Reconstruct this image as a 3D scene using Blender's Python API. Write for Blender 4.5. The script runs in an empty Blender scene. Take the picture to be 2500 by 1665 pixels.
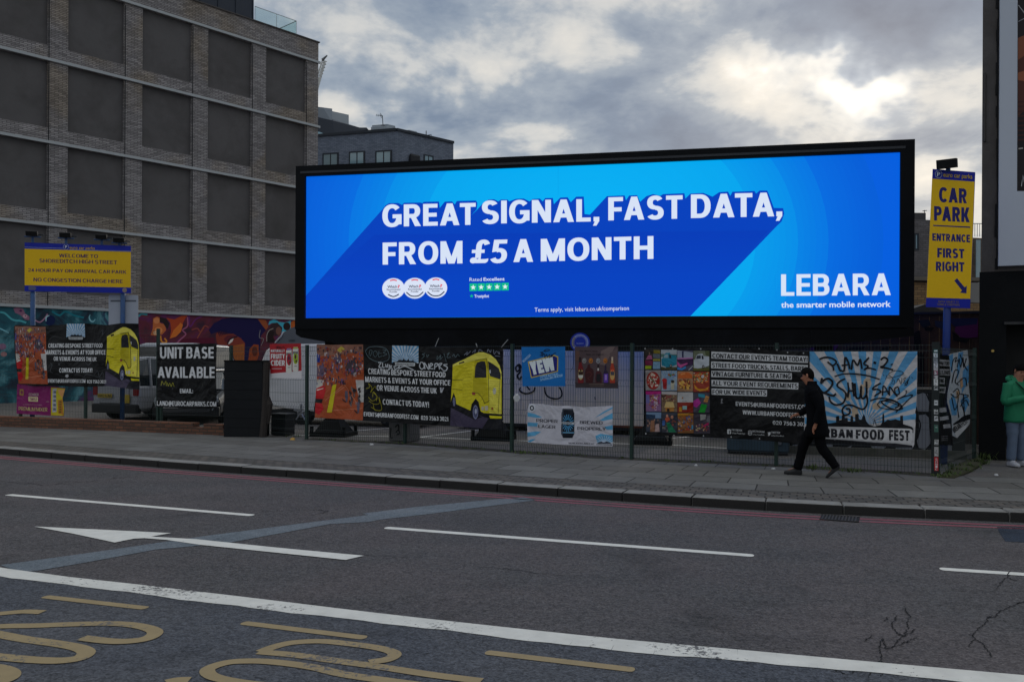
import bpy, bmesh, math, random
from mathutils import Vector, Matrix
from mathutils.geometry import tessellate_polygon

R = math.radians
rnd = random.Random(7)
sc = bpy.context.scene
col = sc.collection

# ------------------------------------------------------------------ camera
F, CX, HY, ROLL, CAMZ = 2100.0, 1250.0, 882.0, 0.0055, 1.88     # focal length and horizon in photo pixels, camera height in metres
cd = bpy.data.cameras.new("camera")
cam = bpy.data.objects.new("camera", cd)
col.objects.link(cam)
cd.sensor_width = 36.0
cd.lens = 36.0 * F / 2500.0
cd.shift_y = (HY - 832.5) / 2500.0
cd.clip_start, cd.clip_end = 0.1, 2000.0
cam.location = (0, 0, CAMZ)
cam.rotation_euler = (R(90), -ROLL, 0)
sc.camera = cam

# ------------------------------------------------------------------ light
sc.view_settings.view_transform = 'Standard'
sc.view_settings.look = 'None'
sc.view_settings.exposure = 0.0
sc.view_settings.gamma = 1.0
SUN_EL, SUN_AZ = R(17.3), R(22.2)            # sun behind the bright gap in the clouds, ahead and to the right
sun = bpy.data.objects.new("sun", bpy.data.lights.new("sun", 'SUN'))
col.objects.link(sun)
sun.data.energy = 0.5
sun.data.angle = R(14)
sun.data.color = (1.0, 0.93, 0.82)
sd = Vector((math.sin(SUN_AZ) * math.cos(SUN_EL), math.cos(SUN_AZ) * math.cos(SUN_EL), math.sin(SUN_EL)))
sun.rotation_euler = sd.to_track_quat('Z', 'Y').to_euler()


def lin1(c):
    c = c / 255.0
    return c / 12.92 if c <= 0.04045 else ((c + 0.055) / 1.055) ** 2.4


def lin(r, g, b, k=1.0, top=10.0):
    return (min(top, lin1(r) * k), min(top, lin1(g) * k), min(top, lin1(b) * k), 1.0)


class NT:
    """small node-tree helper"""
    def __init__(self, nt):
        self.nt = nt
        nt.nodes.clear()

    def n(self, t, **kw):
        nd = self.nt.nodes.new(t)
        ins = kw.pop('ins', {})
        for k, v in kw.items():
            setattr(nd, k, v)
        for k, v in ins.items():
            self.set(nd.inputs[k], v)
        return nd

    def set(self, sock, v):
        if isinstance(v, bpy.types.NodeSocket):
            self.nt.links.new(v, sock)
        elif v is not None:
            sock.default_value = v

    def m(self, op, a, b=None, c=None, clamp=False):
        nd = self.nt.nodes.new('ShaderNodeMath')
        nd.operation = op
        nd.use_clamp = clamp
        for i, v in enumerate((a, b, c)):
            if v is not None:
                self.set(nd.inputs[i], v)
        return nd.outputs[0]

    def mix(self, fac, a, b, mode='MIX'):
        nd = self.nt.nodes.new('ShaderNodeMix')
        nd.data_type = 'RGBA'
        nd.blend_type = mode
        self.set(nd.inputs[0], fac)
        self.set(nd.inputs[6], a)
        self.set(nd.inputs[7], b)
        return nd.outputs[2]

    def ramp(self, fac, stops, interp='LINEAR'):
        nd = self.nt.nodes.new('ShaderNodeValToRGB')
        nd.color_ramp.interpolation = interp
        el = nd.color_ramp.elements
        while len(el) < len(stops):
            el.new(0.5)
        for e, (p, c) in zip(el, stops):
            e.position = p
            e.color = c if len(c) == 4 else (*c, 1)
        self.set(nd.inputs[0], fac)
        return nd.outputs[0]

    def noise(self, vec, scale, detail=4, rough=0.5, dist=0.0, w=None):
        nd = self.nt.nodes.new('ShaderNodeTexNoise')
        if w is not None:
            nd.noise_dimensions = '4D'
            nd.inputs['W'].default_value = w
        self.set(nd.inputs['Vector'], vec)
        nd.inputs['Scale'].default_value = scale
        nd.inputs['Detail'].default_value = detail
        nd.inputs['Roughness'].default_value = rough
        nd.inputs['Distortion'].default_value = dist
        return nd.outputs[0]


# ------------------------------------------------------------------ sky
world = bpy.data.worlds.new("World")
sc.world = world
world.use_nodes = True
t = NT(world.node_tree)
sky = t.n('ShaderNodeTexSky', sky_type='NISHITA', sun_disc=False)
sky.sun_elevation = SUN_EL
sky.sun_rotation = SUN_AZ
bg_sky = t.n('ShaderNodeBackground', ins={'Color': sky.outputs[0], 'Strength': 0.10})
dirv = t.n('ShaderNodeTexCoord').outputs['Generated']
sep = t.n('ShaderNodeSeparateXYZ', ins={0: dirv})
dx, dy, dz = sep.outputs
zc = t.m('ADD', t.m('MAXIMUM', dz, 0.0), 0.22)
comb = t.n('ShaderNodeCombineXYZ', ins={0: t.m('DIVIDE', dx, zc), 1: t.m('DIVIDE', dy, zc), 2: 0.0})
pv = comb.outputs[0]
big = t.noise(pv, 1.5, 3, 0.5, 0.4, w=2.3)
mid = t.noise(pv, 3.3, 7, 0.58, 0.35, w=5.1)
fine = t.noise(pv, 11.0, 5, 0.6, 0.2, w=1.7)
yc = t.m('MAXIMUM', dy, 0.05)
wob = t.noise(dirv, 9.0, 4, 0.6, 0.3, w=3.0)
wob2 = t.noise(dirv, 7.0, 4, 0.6, 0.3, w=8.0)
uu = t.m('ADD', t.m('DIVIDE', dx, yc), t.m('MULTIPLY', t.m('SUBTRACT', wob, 0.5), 0.30))
ww = t.m('ADD', t.m('DIVIDE', dz, yc), t.m('MULTIPLY', t.m('SUBTRACT', wob2, 0.5), 0.17))


def gauss(u0, w0, a, b, amp):
    e = t.m('ADD', t.m('POWER', t.m('DIVIDE', t.m('ABSOLUTE', t.m('SUBTRACT', uu, u0)), a), 2.0),
            t.m('POWER', t.m('DIVIDE', t.m('ABSOLUTE', t.m('SUBTRACT', ww, w0)), b), 2.0))
    return t.m('MULTIPLY', t.m('EXPONENT', t.m('MULTIPLY', e, -1.0)), amp)


SKY_FEATURES = [(0.385, 0.328, 0.055, 0.018, 0.55), (0.30, 0.300, 0.13, 0.035, 0.26), (0.43, 0.405, 0.14, 0.048, -0.34),
                (0.13, 0.36, 0.10, 0.10, -0.20), (0.47, 0.268, 0.10, 0.038, -0.22), (-0.20, 0.39, 0.10, 0.055, 0.16),
                (-0.03, 0.345, 0.055, 0.045, 0.17), (-0.17, 0.315, 0.08, 0.028, -0.15), (-0.06, 0.305, 0.12, 0.025, -0.13),
                (0.51, 0.215, 0.05, 0.05, 0.22), (0.20, 0.255, 0.10, 0.028, -0.10), (-0.20, 0.27, 0.12, 0.022, 0.14),
                (0.16, 0.40, 0.10, 0.035, -0.12), (0.52, 0.32, 0.05, 0.03, 0.12)]
v = t.m('ADD', t.m('ADD', t.m('MULTIPLY', t.m('SUBTRACT', big, 0.5), 1.0), t.m('MULTIPLY', t.m('SUBTRACT', mid, 0.5), 1.2)),
        t.m('MULTIPLY', t.m('SUBTRACT', fine, 0.5), 0.32))
v = t.m('ADD', v, 0.495)
for f in SKY_FEATURES:
    v = t.m('ADD', v, gauss(*f))
cl = t.ramp(v, [(0.0, lin(88, 104, 130)), (0.30, lin(120, 136, 158)), (0.48, lin(155, 166, 179)), (0.61, lin(204, 205, 204)),
                (0.82, lin(232, 227, 218)), (1.0, lin(255, 250, 242))])
glow = t.m('ADD', 1.0, gauss(0.385, 0.325, 0.07, 0.03, 0.5))
zen = t.m('ADD', 1.0, t.m('MULTIPLY', t.m('MAXIMUM', t.m('SUBTRACT', dz, 0.40), 0.0), 1.6))      # overcast skies are brightest overhead
st = t.m('MULTIPLY', t.m('MULTIPLY', glow, zen), 1.0)
bg_cl = t.n('ShaderNodeBackground', ins={'Color': cl, 'Strength': st})
mixs = t.n('ShaderNodeMixShader', ins={0: 0.93, 1: bg_sky.outputs[0], 2: bg_cl.outputs[0]})
t.n('ShaderNodeOutputWorld', ins={0: mixs.outputs[0]})

# ------------------------------------------------------------------ pixel -> place helpers (all places are real 3D points)


def ray(px, py):
    u = (px - CX) / F
    w = (HY - py) / F
    return Vector((u - ROLL * w, 1.0, w + ROLL * u))


EYE = Vector((0, 0, CAMZ))


def P(px, py, Y):
    return EYE + ray(px, py) * Y


def G(px, py, z=0.0):
    r = ray(px, py)
    return EYE + r * ((z - CAMZ) / r.z)


def hit(o, n, px, py):
    r = ray(px, py)
    return EYE + r * ((o - EYE).dot(n) / r.dot(n))


# ------------------------------------------------------------------ materials
MATS = {}


def mat(name, c, rough=0.6, var=0.18, scale=4.0, bump=0.0, bscale=40.0, metal=0.0, spec=0.4, dirt=None, dirt_amt=0.4, dscale=1.2, emis=None, alpha=None, trans=0.0):
    if name in MATS:
        return MATS[name]
    m = bpy.data.materials.new(name)
    m.use_nodes = True
    t = NT(m.node_tree)
    b = t.n('ShaderNodeBsdfPrincipled')
    pos = t.n('ShaderNodeNewGeometry').outputs['Position']
    n1 = t.noise(pos, scale, 5, 0.6)
    f = t.m('ADD', 1.0 - var, t.m('MULTIPLY', n1, 2 * var))
    cc = t.n('ShaderNodeCombineColor', ins={0: f, 1: f, 2: f}).outputs[0]
    colr = t.mix(1.0, c, cc, 'MULTIPLY')
    if dirt:
        nd = t.noise(pos, dscale, 6, 0.65, 0.3, w=4.0)
        k = t.ramp(nd, [(0.45, (0, 0, 0)), (0.7, (1, 1, 1))])
        colr = t.mix(t.m('MULTIPLY', k, dirt_amt), colr, dirt)
    t.set(b.inputs['Base Color'], colr)
    t.set(b.inputs['Roughness'], t.m('ADD', rough - 0.08, t.m('MULTIPLY', n1, 0.16), clamp=True))
    b.inputs['Metallic'].default_value = metal
    b.inputs['Specular IOR Level'].default_value = spec
    if trans:
        b.inputs['Transmission Weight'].default_value = trans
        b.inputs['IOR'].default_value = 1.05
    if emis:
        b.inputs['Emission Color'].default_value = emis
        b.inputs['Emission Strength'].default_value = 1.0
    if bump:
        bn = t.noise(pos, bscale, 4, 0.6)
        t.set(b.inputs['Normal'], t.n('ShaderNodeBump', ins={'Strength': bump, 'Distance': 0.02, 'Height': bn}).outputs[0])
    t.n('ShaderNodeOutputMaterial', ins={0: b.outputs[0]})
    MATS[name] = m
    return m


def brick_mat(name, c1, c2, cm, bw, rh, mortar, rough=0.85, bump=0.5, patch=None, freq=2):
    m = bpy.data.materials.new(name)
    m.use_nodes = True
    t = NT(m.node_tree)
    b = t.n('ShaderNodeBsdfPrincipled', ins={'Roughness': rough})
    uv = t.n('ShaderNodeTexCoord').outputs['UV']
    br = t.n('ShaderNodeTexBrick', offset=0.5, offset_frequency=freq)
    t.set(br.inputs['Vector'], uv)
    for k, vv in (('Color1', c1), ('Color2', c2), ('Mortar', cm), ('Scale', 1.0), ('Mortar Size', mortar), ('Mortar Smooth', 0.3), ('Bias', 0.0), ('Brick Width', bw), ('Row Height', rh)):
        br.inputs[k].default_value = vv
    pos = t.n('ShaderNodeNewGeometry').outputs['Position']
    n1 = t.noise(pos, 0.7, 6, 0.65, 0.2)
    n2 = t.noise(pos, 9.0, 4, 0.6)
    f = t.m('ADD', 0.55, t.m('ADD', t.m('MULTIPLY', n1, 0.5), t.m('MULTIPLY', n2, 0.4)))
    cc = t.n('ShaderNodeCombineColor', ins={0: f, 1: f, 2: f}).outputs[0]
    colr = t.mix(1.0, br.outputs[0], cc, 'MULTIPLY')
    if patch:
        n3 = t.noise(pos, 0.45, 3, 0.5, 0.0, w=9.0)
        colr = t.mix(t.ramp(n3, [(0.48, (0, 0, 0)), (0.62, (1, 1, 1))]), colr, t.mix(1.0, colr, patch, 'MULTIPLY'))
    t.set(b.inputs['Base Color'], colr)
    b.inputs['Specular IOR Level'].default_value = 0.25
    h = t.m('ADD', t.m('SUBTRACT', 1.0, br.outputs[1]), t.m('MULTIPLY', n2, 0.35))
    t.set(b.inputs['Normal'], t.n('ShaderNodeBump', ins={'Strength': bump, 'Distance': 0.012, 'Height': h}).outputs[0])
    t.n('ShaderNodeOutputMaterial', ins={0: b.outputs[0]})
    MATS[name] = m
    return m


def print_mat(name, rough=0.45, crease=0.25, emission=0.0, cscale=(1.0, 1.0, 1.0), fade=0.12):
    """printed surface: the ink is a colour attribute, creases are bumps"""
    m = bpy.data.materials.new(name)
    m.use_nodes = True
    t = NT(m.node_tree)
    at = t.n('ShaderNodeAttribute', attribute_name='ink')
    pos = t.n('ShaderNodeNewGeometry').outputs['Position']
    b = t.n('ShaderNodeBsdfPrincipled', ins={'Roughness': rough})
    b.inputs['Specular IOR Level'].default_value = 0.2
    if emission:
        b.inputs['Base Color'].default_value = (0.01, 0.01, 0.012, 1)
        b.inputs['Specular IOR Level'].default_value = 0.03
        t.set(b.inputs['Emission Color'], at.outputs[0])
        b.inputs['Emission Strength'].default_value = emission
    else:
        n1 = t.noise(pos, 2.0, 5, 0.6, 0.2)
        n2 = t.noise(pos, 24.0, 4, 0.6)
        f = t.m('ADD', 1.0 - fade, t.m('MULTIPLY', t.m('ADD', n1, n2), fade))
        cc = t.n('ShaderNodeCombineColor', ins={0: f, 1: f, 2: f}).outputs[0]
        t.set(b.inputs['Base Color'], t.mix(1.0, at.outputs[0], cc, 'MULTIPLY'))
        if crease:
            mp = t.n('ShaderNodeMapping', ins={0: pos, 3: cscale})
            c1 = t.noise(mp.outputs[0], 1.6, 3, 0.5, 1.2)
            c2 = t.noise(mp.outputs[0], 6.0, 2, 0.5, 0.8)
            hh = t.m('ADD', c1, t.m('MULTIPLY', c2, 0.16))
            t.set(b.inputs['Normal'], t.n('ShaderNodeBump', ins={'Strength': crease, 'Distance': 0.25, 'Height': hh}).outputs[0])
    t.n('ShaderNodeOutputMaterial', ins={0: b.outputs[0]})
    MATS[name] = m
    return m


# ------------------------------------------------------------------ mesh helpers
def tag(o, label=None, cat=None, group=None, kind=None):
    if label:
        o['label'] = label
    if cat:
        o['category'] = cat
    if group:
        o['group'] = group
    if kind:
        o['kind'] = kind
    return o


def thing(name, label, cat, loc, group=None):
    o = bpy.data.objects.new(name, None)
    col.objects.link(o)
    o.location = loc
    o.empty_display_size = 0.3
    return tag(o, label, cat, group)


def attach(o, parent):
    o.parent = parent
    # every parent here is unrotated, so the inverse is a plain shift
    sh = Vector(parent.location) if parent.parent is None else Vector((0, 0, 0))
    o.matrix_parent_inverse = Matrix.Translation(-sh)
    return o


class MB:
    def __init__(self):
        self.v, self.f, self.c = [], [], []

    def face(self, pts, c=None):
        i = len(self.v)
        self.v += [Vector(p) for p in pts]
        self.f.append(tuple(range(i, i + len(pts))))
        self.c.append(c)

    def box(self, a, b):
        a, b = Vector(a), Vector(b)
        self.obox(a, Vector((b.x - a.x, 0, 0)), Vector((0, b.y - a.y, 0)), Vector((0, 0, b.z - a.z)))

    def obox(self, o, a, b, c):
        """box from a corner and three edge vectors"""
        o, a, b, c = Vector(o), Vector(a), Vector(b), Vector(c)
        if a.cross(b).dot(c) < 0:
            a, b = b, a
        i = len(self.v)
        self.v += [o, o + a, o + a + b, o + b, o + c, o + a + c, o + a + b + c, o + b + c]
        for q in ((3, 2, 1, 0), (4, 5, 6, 7), (0, 1, 5, 4), (1, 2, 6, 5), (2, 3, 7, 6), (3, 0, 4, 7)):
            self.f.append(tuple(i + k for k in q))
            self.c.append(None)

    def prism(self, pts, vec):
        pts = [Vector(p) for p in pts]
        vec = Vector(vec)
        nrm = Vector((0, 0, 0))
        for k in range(len(pts)):
            nrm += (pts[k] - pts[0]).cross(pts[(k + 1) % len(pts)] - pts[0])
        if nrm.dot(vec) > 0:
            pts = pts[::-1]
        i, n = len(self.v), len(pts)
        self.v += pts + [p + vec for p in pts]
        self.f.append(tuple(range(i, i + n)))
        self.f.append(tuple(range(i + 2 * n - 1, i + n - 1, -1)))
        self.c += [None, None]
        for k in range(n):
            k2 = (k + 1) % n
            self.f.append((i + k2, i + k, i + n + k, i + n + k2))
            self.c.append(None)

    def tube(self, pts, r, n=6, cap=True, squash=None):
        pts = [Vector(p) for p in pts]
        rs = r if isinstance(r, (list, tuple)) else [r] * len(pts)
        base = len(self.v)
        up0 = None
        for k, p in enumerate(pts):
            d = (pts[min(k + 1, len(pts) - 1)] - pts[max(k - 1, 0)]).normalized()
            if up0 is None:
                up0 = Vector((0, 0, 1)) if abs(d.z) < 0.9 else Vector((1, 0, 0))
            a = d.cross(up0).normalized()
            b = a.cross(d).normalized()
            up0 = b
            for j in range(n):
                w = 2 * math.pi * j / n
                self.v.append(p + (a * math.cos(w) + b * math.sin(w) * (squash or 1.0)) * rs[k])
        for k in range(len(pts) - 1):
            for j in range(n):
                j2 = (j + 1) % n
                self.f.append((base + k * n + j2, base + k * n + j, base + (k + 1) * n + j, base + (k + 1) * n + j2))
                self.c.append(None)
        if cap:
            self.f.append(tuple(base + j for j in range(n)))
            e = base + (len(pts) - 1) * n
            self.f.append(tuple(e + j for j in reversed(range(n))))
            self.c += [None, None]

    def loft(self, rings, cap=True):
        n = len(rings[0])
        base = len(self.v)
        for r in rings:
            self.v += [Vector(p) for p in r]
        for k in range(len(rings) - 1):
            for j in range(n):
                j2 = (j + 1) % n
                self.f.append((base + k * n + j, base + k * n + j2, base + (k + 1) * n + j2, base + (k + 1) * n + j))
                self.c.append(None)
        if cap:
            self.f.append(tuple(base + j for j in reversed(range(n))))
            e = base + (len(rings) - 1) * n
            self.f.append(tuple(e + j for j in range(n)))
            self.c += [None, None]

    def build(self, name, m, parent=None, smooth=False, uv=None, bevel=0.0, origin=None):
        me = bpy.data.meshes.new(name)
        org = Vector((0, 0, 0))
        if parent is None and self.v:
            if origin is None:
                xs = [p.x for p in self.v]; ys = [p.y for p in self.v]; zs = [p.z for p in self.v]
                org = Vector(((min(xs) + max(xs)) / 2, (min(ys) + max(ys)) / 2, min(zs)))
            else:
                org = Vector(origin)
        me.from_pydata([p - org for p in self.v], [], self.f)
        if any(c is not None for c in self.c):
            ca = me.color_attributes.new('ink', 'FLOAT_COLOR', 'CORNER')
            k = 0
            for fi, fc in enumerate(self.f):
                for _ in fc:
                    ca.data[k].color = self.c[fi] or (0.5, 0.5, 0.5, 1)
                    k += 1
        if uv:
            ul = me.uv_layers.new(name='UVMap')
            for pl in me.polygons:
                for li in pl.loop_indices:
                    p = me.vertices[me.loops[li].vertex_index].co + org
                    ul.data[li].uv = uv(p, pl.normal)
        for mm in (m if isinstance(m, (list, tuple)) else [m]):
            me.materials.append(mm)
        if bevel:
            bm = bmesh.new()
            bm.from_mesh(me)
            bmesh.ops.remove_doubles(bm, verts=bm.verts, dist=1e-5)
            ed = [e for e in bm.edges if len(e.link_faces) == 2 and e.calc_face_angle(0) > 0.5]
            bmesh.ops.bevel(bm, geom=ed, offset=bevel, segments=2, affect='EDGES', clamp_overlap=True, profile=0.5)
            bm.to_mesh(me)
            bm.free()
        if smooth:
            me.polygons.foreach_set('use_smooth', [True] * len(me.polygons))
        o = bpy.data.objects.new(name, me)
        col.objects.link(o)
        o.location = org
        if parent is not None:
            attach(o, parent)
        return o


def smooth_pts(pts, sub=6):
    pts = [Vector(p) for p in pts]
    if len(pts) < 3:
        return pts
    out = []
    q = [pts[0] * 2 - pts[1]] + pts + [pts[-1] * 2 - pts[-2]]
    for i in range(1, len(q) - 2):
        p0, p1, p2, p3 = q[i - 1], q[i], q[i + 1], q[i + 2]
        for k in range(sub):
            s = k / sub
            out.append(0.5 * ((2 * p1) + (p2 - p0) * s + (2 * p0 - 5 * p1 + 4 * p2 - p3) * s * s + (3 * p1 - p0 - 3 * p2 + p3) * s ** 3))
    out.append(pts[-1])
    return out


# ---- a bold grotesque alphabet made of strokes: every glyph is a list of convex polygons in a box of capital height 1
def glyphs(t):
    h = t * 0.86
    Q = []

    def rc(x0, y0, x1, y1):
        return [(x0, y0), (x1, y0), (x1, y1), (x0, y1)]

    def ring(cx, cy, rx, ry, a0, a1, n=16):
        out = []
        for k in range(n):
            e = []
            for j in (k, k + 1):
                w = R(a0 + (a1 - a0) * j / n)
                # slightly squared ellipse
                c, s_ = math.cos(w), math.sin(w)
                c2, s2 = math.copysign(abs(c) ** 0.9, c), math.copysign(abs(s_) ** 0.9, s_)
                e.append(((cx + rx * c2, cy + ry * s2), (cx + (rx - t) * c2, cy + (ry - h) * s2)))
            out.append([e[0][0], e[1][0], e[1][1], e[0][1]])
        return out

    def dg(x0, x1, y0=0.0, y1=1.0, s=None):
        s = s or t * 1.06
        return [(x0, y0), (x0 + s, y0), (x1 + s, y1), (x1, y1)]
    s = t * 1.06
    m = 0.5 - h / 2
    g = {}
    g['A'] = (0.76, [dg(0, 0.38 - s / 2), dg(0.76 - s, 0.38 - s / 2), rc(0.17, 0.2, 0.59, 0.2 + h)])
    g['B'] = (0.66, [rc(0, 0, t, 1), rc(t / 2, 0, 0.38, h), rc(t / 2, m, 0.38, m + h), rc(t / 2, 1 - h, 0.36, 1)] + ring(0.36, 0.5 + 0.25 - h / 4, 0.28, 0.25 + h / 4, -90, 90, 10) + ring(0.38, 0.25 + h / 4, 0.28, 0.25 + h / 4, -90, 90, 10))
    g['C'] = (0.72, ring(0.38, 0.5, 0.38, 0.52, 42, 318, 26))
    g['D'] = (0.70, [rc(0, 0, t, 1), rc(t / 2, 0, 0.32, h), rc(t / 2, 1 - h, 0.32, 1)] + ring(0.32, 0.5, 0.38, 0.5, -90, 90, 18))
    g['E'] = (0.57, [rc(0, 0, t, 1), rc(t / 2, 0, 0.57, h), rc(t / 2, m, 0.53, m + h), rc(t / 2, 1 - h, 0.56, 1)])
    g['F'] = (0.55, [rc(0, 0, t, 1), rc(t / 2, m - 0.03, 0.50, m + h - 0.03), rc(t / 2, 1 - h, 0.55, 1)])
    g['G'] = (0.75, ring(0.38, 0.5, 0.38, 0.52, 42, 352, 30) + [rc(0.40, 0.38, 0.75, 0.38 + h), rc(0.75 - t, 0.10, 0.75, 0.46)])
    g['H'] = (0.70, [rc(0, 0, t, 1), rc(0.70 - t, 0, 0.70, 1), rc(t / 2, m, 0.6, m + h)])
    g['I'] = (t, [rc(0, 0, t, 1)])
    g['J'] = (0.52, [rc(0.52 - t, 0.28, 0.52, 1)] + ring(0.26, 0.28, 0.26, 0.30, 180, 360, 12))
    g['K'] = (0.70, [rc(0, 0, t, 1), dg(t * 0.7, 0.67 - s, 0.34, 1.0), [(0.70 - s * 1.1, 0), (0.70, 0), (0.42, 0.62), (0.24, 0.50)]])
    g['L'] = (0.53, [rc(0, 0, t, 1), rc(t / 2, 0, 0.53, h)])
    g['M'] = (0.86, [rc(0, 0, t, 1), rc(0.86 - t, 0, 0.86, 1), [(0.43 - s * 0.55, 0), (0.43 + s * 0.45, 0), (s * 0.98, 1), (0, 1)], [(0.43 - s * 0.45, 0), (0.43 + s * 0.55, 0), (0.86, 1), (0.86 - s * 0.98, 1)]])
    g['N'] = (0.70, [rc(0, 0, t, 1), rc(0.70 - t, 0, 0.70, 1), [(0.70 - s * 1.05, 0), (0.70, 0), (s * 1.05, 1), (0, 1)]])
    g['O'] = (0.78, ring(0.39, 0.5, 0.39, 0.52, 0, 360, 32))
    g['P'] = (0.64, [rc(0, 0, t, 1), rc(t / 2, 0.36, 0.36, 0.36 + h), rc(t / 2, 1 - h, 0.36, 1)] + ring(0.36, 0.68, 0.28, 0.32, -90, 90, 12))
    g['Q'] = (0.78, ring(0.39, 0.5, 0.39, 0.52, 0, 360, 32) + [[(0.46, 0.24), (0.58, 0.32), (0.80, 0.02), (0.68, -0.06)]])
    g['R'] = (0.67, [rc(0, 0, t, 1), rc(t / 2, 0.38, 0.36, 0.38 + h), rc(t / 2, 1 - h, 0.36, 1)] + ring(0.36, 0.69, 0.28, 0.31, -90, 90, 12) + [[(0.67 - s * 1.05, 0), (0.67, 0), (0.46, 0.44), (0.26, 0.44)]])
    g['S'] = (0.64, ring(0.32, 0.765 - h / 4, 0.30, 0.255 + h / 4, 28, 270, 18) + ring(0.32, 0.235 + h / 4, 0.32, 0.255 + h / 4, 90, -152, 18))
    g['T'] = (0.62, [rc(0.31 - t / 2, 0, 0.31 + t / 2, 1), rc(0, 1 - h, 0.62, 1)])
    g['U'] = (0.69, [rc(0, 0.34, t, 1), rc(0.69 - t, 0.34, 0.69, 1)] + ring(0.345, 0.34, 0.345, 0.36, 180, 360, 16))
    g['V'] = (0.74, [dg(0.37 - s / 2, 0), dg(0.37 - s / 2, 0.74 - s)])
    g['W'] = (1.06, [dg(0.27 - s / 2, 0), dg(0.27 - s / 2, 0.53 - s / 2), dg(0.79 - s / 2, 0.53 - s / 2), dg(0.79 - s / 2, 1.06 - s)])
    g['X'] = (0.72, [dg(0, 0.72 - s), dg(0.72 - s, 0)])
    g['Y'] = (0.70, [rc(0.35 - t / 2, 0, 0.35 + t / 2, 0.45), dg(0.35 - s / 2, 0, 0.38, 1.0), dg(0.35 - s / 2, 0.70 - s, 0.38, 1.0)])
    g['Z'] = (0.62, [rc(0, 0, 0.62, h), rc(0, 1 - h, 0.62, 1), dg(0, 0.62 - s * 1.2, 0.05, 0.95, s * 1.2)])
    g['0'] = (0.60, ring(0.30, 0.5, 0.30, 0.52, 0, 360, 28))
    g['1'] = (0.36, [rc(0.36 - t, 0, 0.36, 1), [(0, 0.70), (0.30, 0.84), (0.30, 0.99), (0, 0.84)]])
    g['2'] = (0.58, ring(0.29, 0.70, 0.28, 0.32, 175, -30, 16) + [rc(0, 0, 0.58, h), [(0.0, h * 0.9), (t * 1.1, h * 0.9), (0.56, 0.56), (0.42, 0.50)]])
    g['3'] = (0.58, ring(0.28, 0.745 - h / 4, 0.27, 0.275 + h / 4, 150, -90, 16) + ring(0.28, 0.255 + h / 4, 0.30, 0.275 + h / 4, 90, -155, 16))
    g['4'] = (0.62, [rc(0.46 - t, 0, 0.46, 1), rc(0, 0.2, 0.62, 0.2 + h), dg(0.0, 0.46 - s, 0.24, 1.0)])
    g['5'] = (0.58, ring(0.27, 0.31, 0.31, 0.33, 120, -155, 18) + [rc(0.06, 1 - h, 0.54, 1), [(0.03, 0.46), (0.03 + t, 0.50), (0.07 + t, 1), (0.06, 1)]])
    g['6'] = (0.60, ring(0.30, 0.32, 0.30, 0.34, 0, 360, 24) + ring(0.32, 0.5, 0.32, 0.52, 60, 200, 12))
    g['7'] = (0.56, [rc(0, 1 - h, 0.56, 1), dg(0.12, 0.56 - s, 0, 0.95)])
    g['8'] = (0.60, ring(0.30, 0.755 - h / 4, 0.27, 0.265 + h / 4, 0, 360, 22) + ring(0.30, 0.245 + h / 4, 0.30, 0.265 + h / 4, 0, 360, 22))
    g['9'] = (0.60, ring(0.30, 0.68, 0.30, 0.34, 0, 360, 24) + ring(0.28, 0.5, 0.32, 0.52, 240, 380, 12))
    g['&'] = (0.74, ring(0.30, 0.77, 0.20, 0.25, -60, 240, 16) + ring(0.29, 0.26, 0.29, 0.28, 90, 330, 16) + [[(0.74 - s, 0), (0.74, 0), (0.28, 0.68), (0.14, 0.62)], [(0.50, 0.12), (0.60, 0.06), (0.72, 0.42), (0.58, 0.42)]])
    g['@'] = (0.90, ring(0.45, 0.44, 0.45, 0.54, -20, 300, 26) + ring(0.43, 0.44, 0.22, 0.28, 0, 360, 18) + [rc(0.60, 0.20, 0.60 + t * 0.7, 0.70)])
    g['!'] = (t, [rc(0, 0.30, t, 1), rc(0, 0, t, 0.19)])
    g['.'] = (t, [rc(0, 0, t, 0.2)])
    g[','] = (t * 1.1, [rc(0.02, 0, t * 1.1, 0.20), [(0.0, -0.19), (t * 0.6, -0.19), (t * 1.1, 0.02), (t * 0.35, 0.02)]])
    g[':'] = (t, [rc(0, 0, t, 0.2), rc(0, 0.5, t, 0.7)])
    g["'"] = (t * 0.7, [rc(0, 0.68, t * 0.7, 1)])
    g['-'] = (0.34, [rc(0, 0.38, 0.34, 0.38 + h)])
    g['\u00a3'] = (0.66, ring(0.43, 0.72, 0.25, 0.30, 20, 180, 14) + [rc(0.18, 0.22, 0.18 + t, 0.74), rc(0.04, 0.44, 0.50, 0.44 + h * 0.85), [(0.16, 0.10), (0.38, 0.26), (0.38, 0.10), (0.30, 0.02)], rc(0.20, 0.0, 0.56, h)] + ring(0.13, 0.12, 0.13, 0.13, 0, 360, 14) + ring(0.52, 0.16, 0.14, 0.16, 270, 370, 8))
    return g


_gl = {}
KERN = {('A', 'T'): -0.07, ('T', 'A'): -0.07, ('A', 'V'): -0.07, ('V', 'A'): -0.07, ('L', 'T'): -0.06, ('F', 'A'): -0.05, ('P', 'A'): -0.05, ('A', 'Y'): -0.06, ('Y', 'A'): -0.06, ('A', ','): -0.03, ('A', 'W'): -0.04, ('W', 'A'): -0.04}


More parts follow.
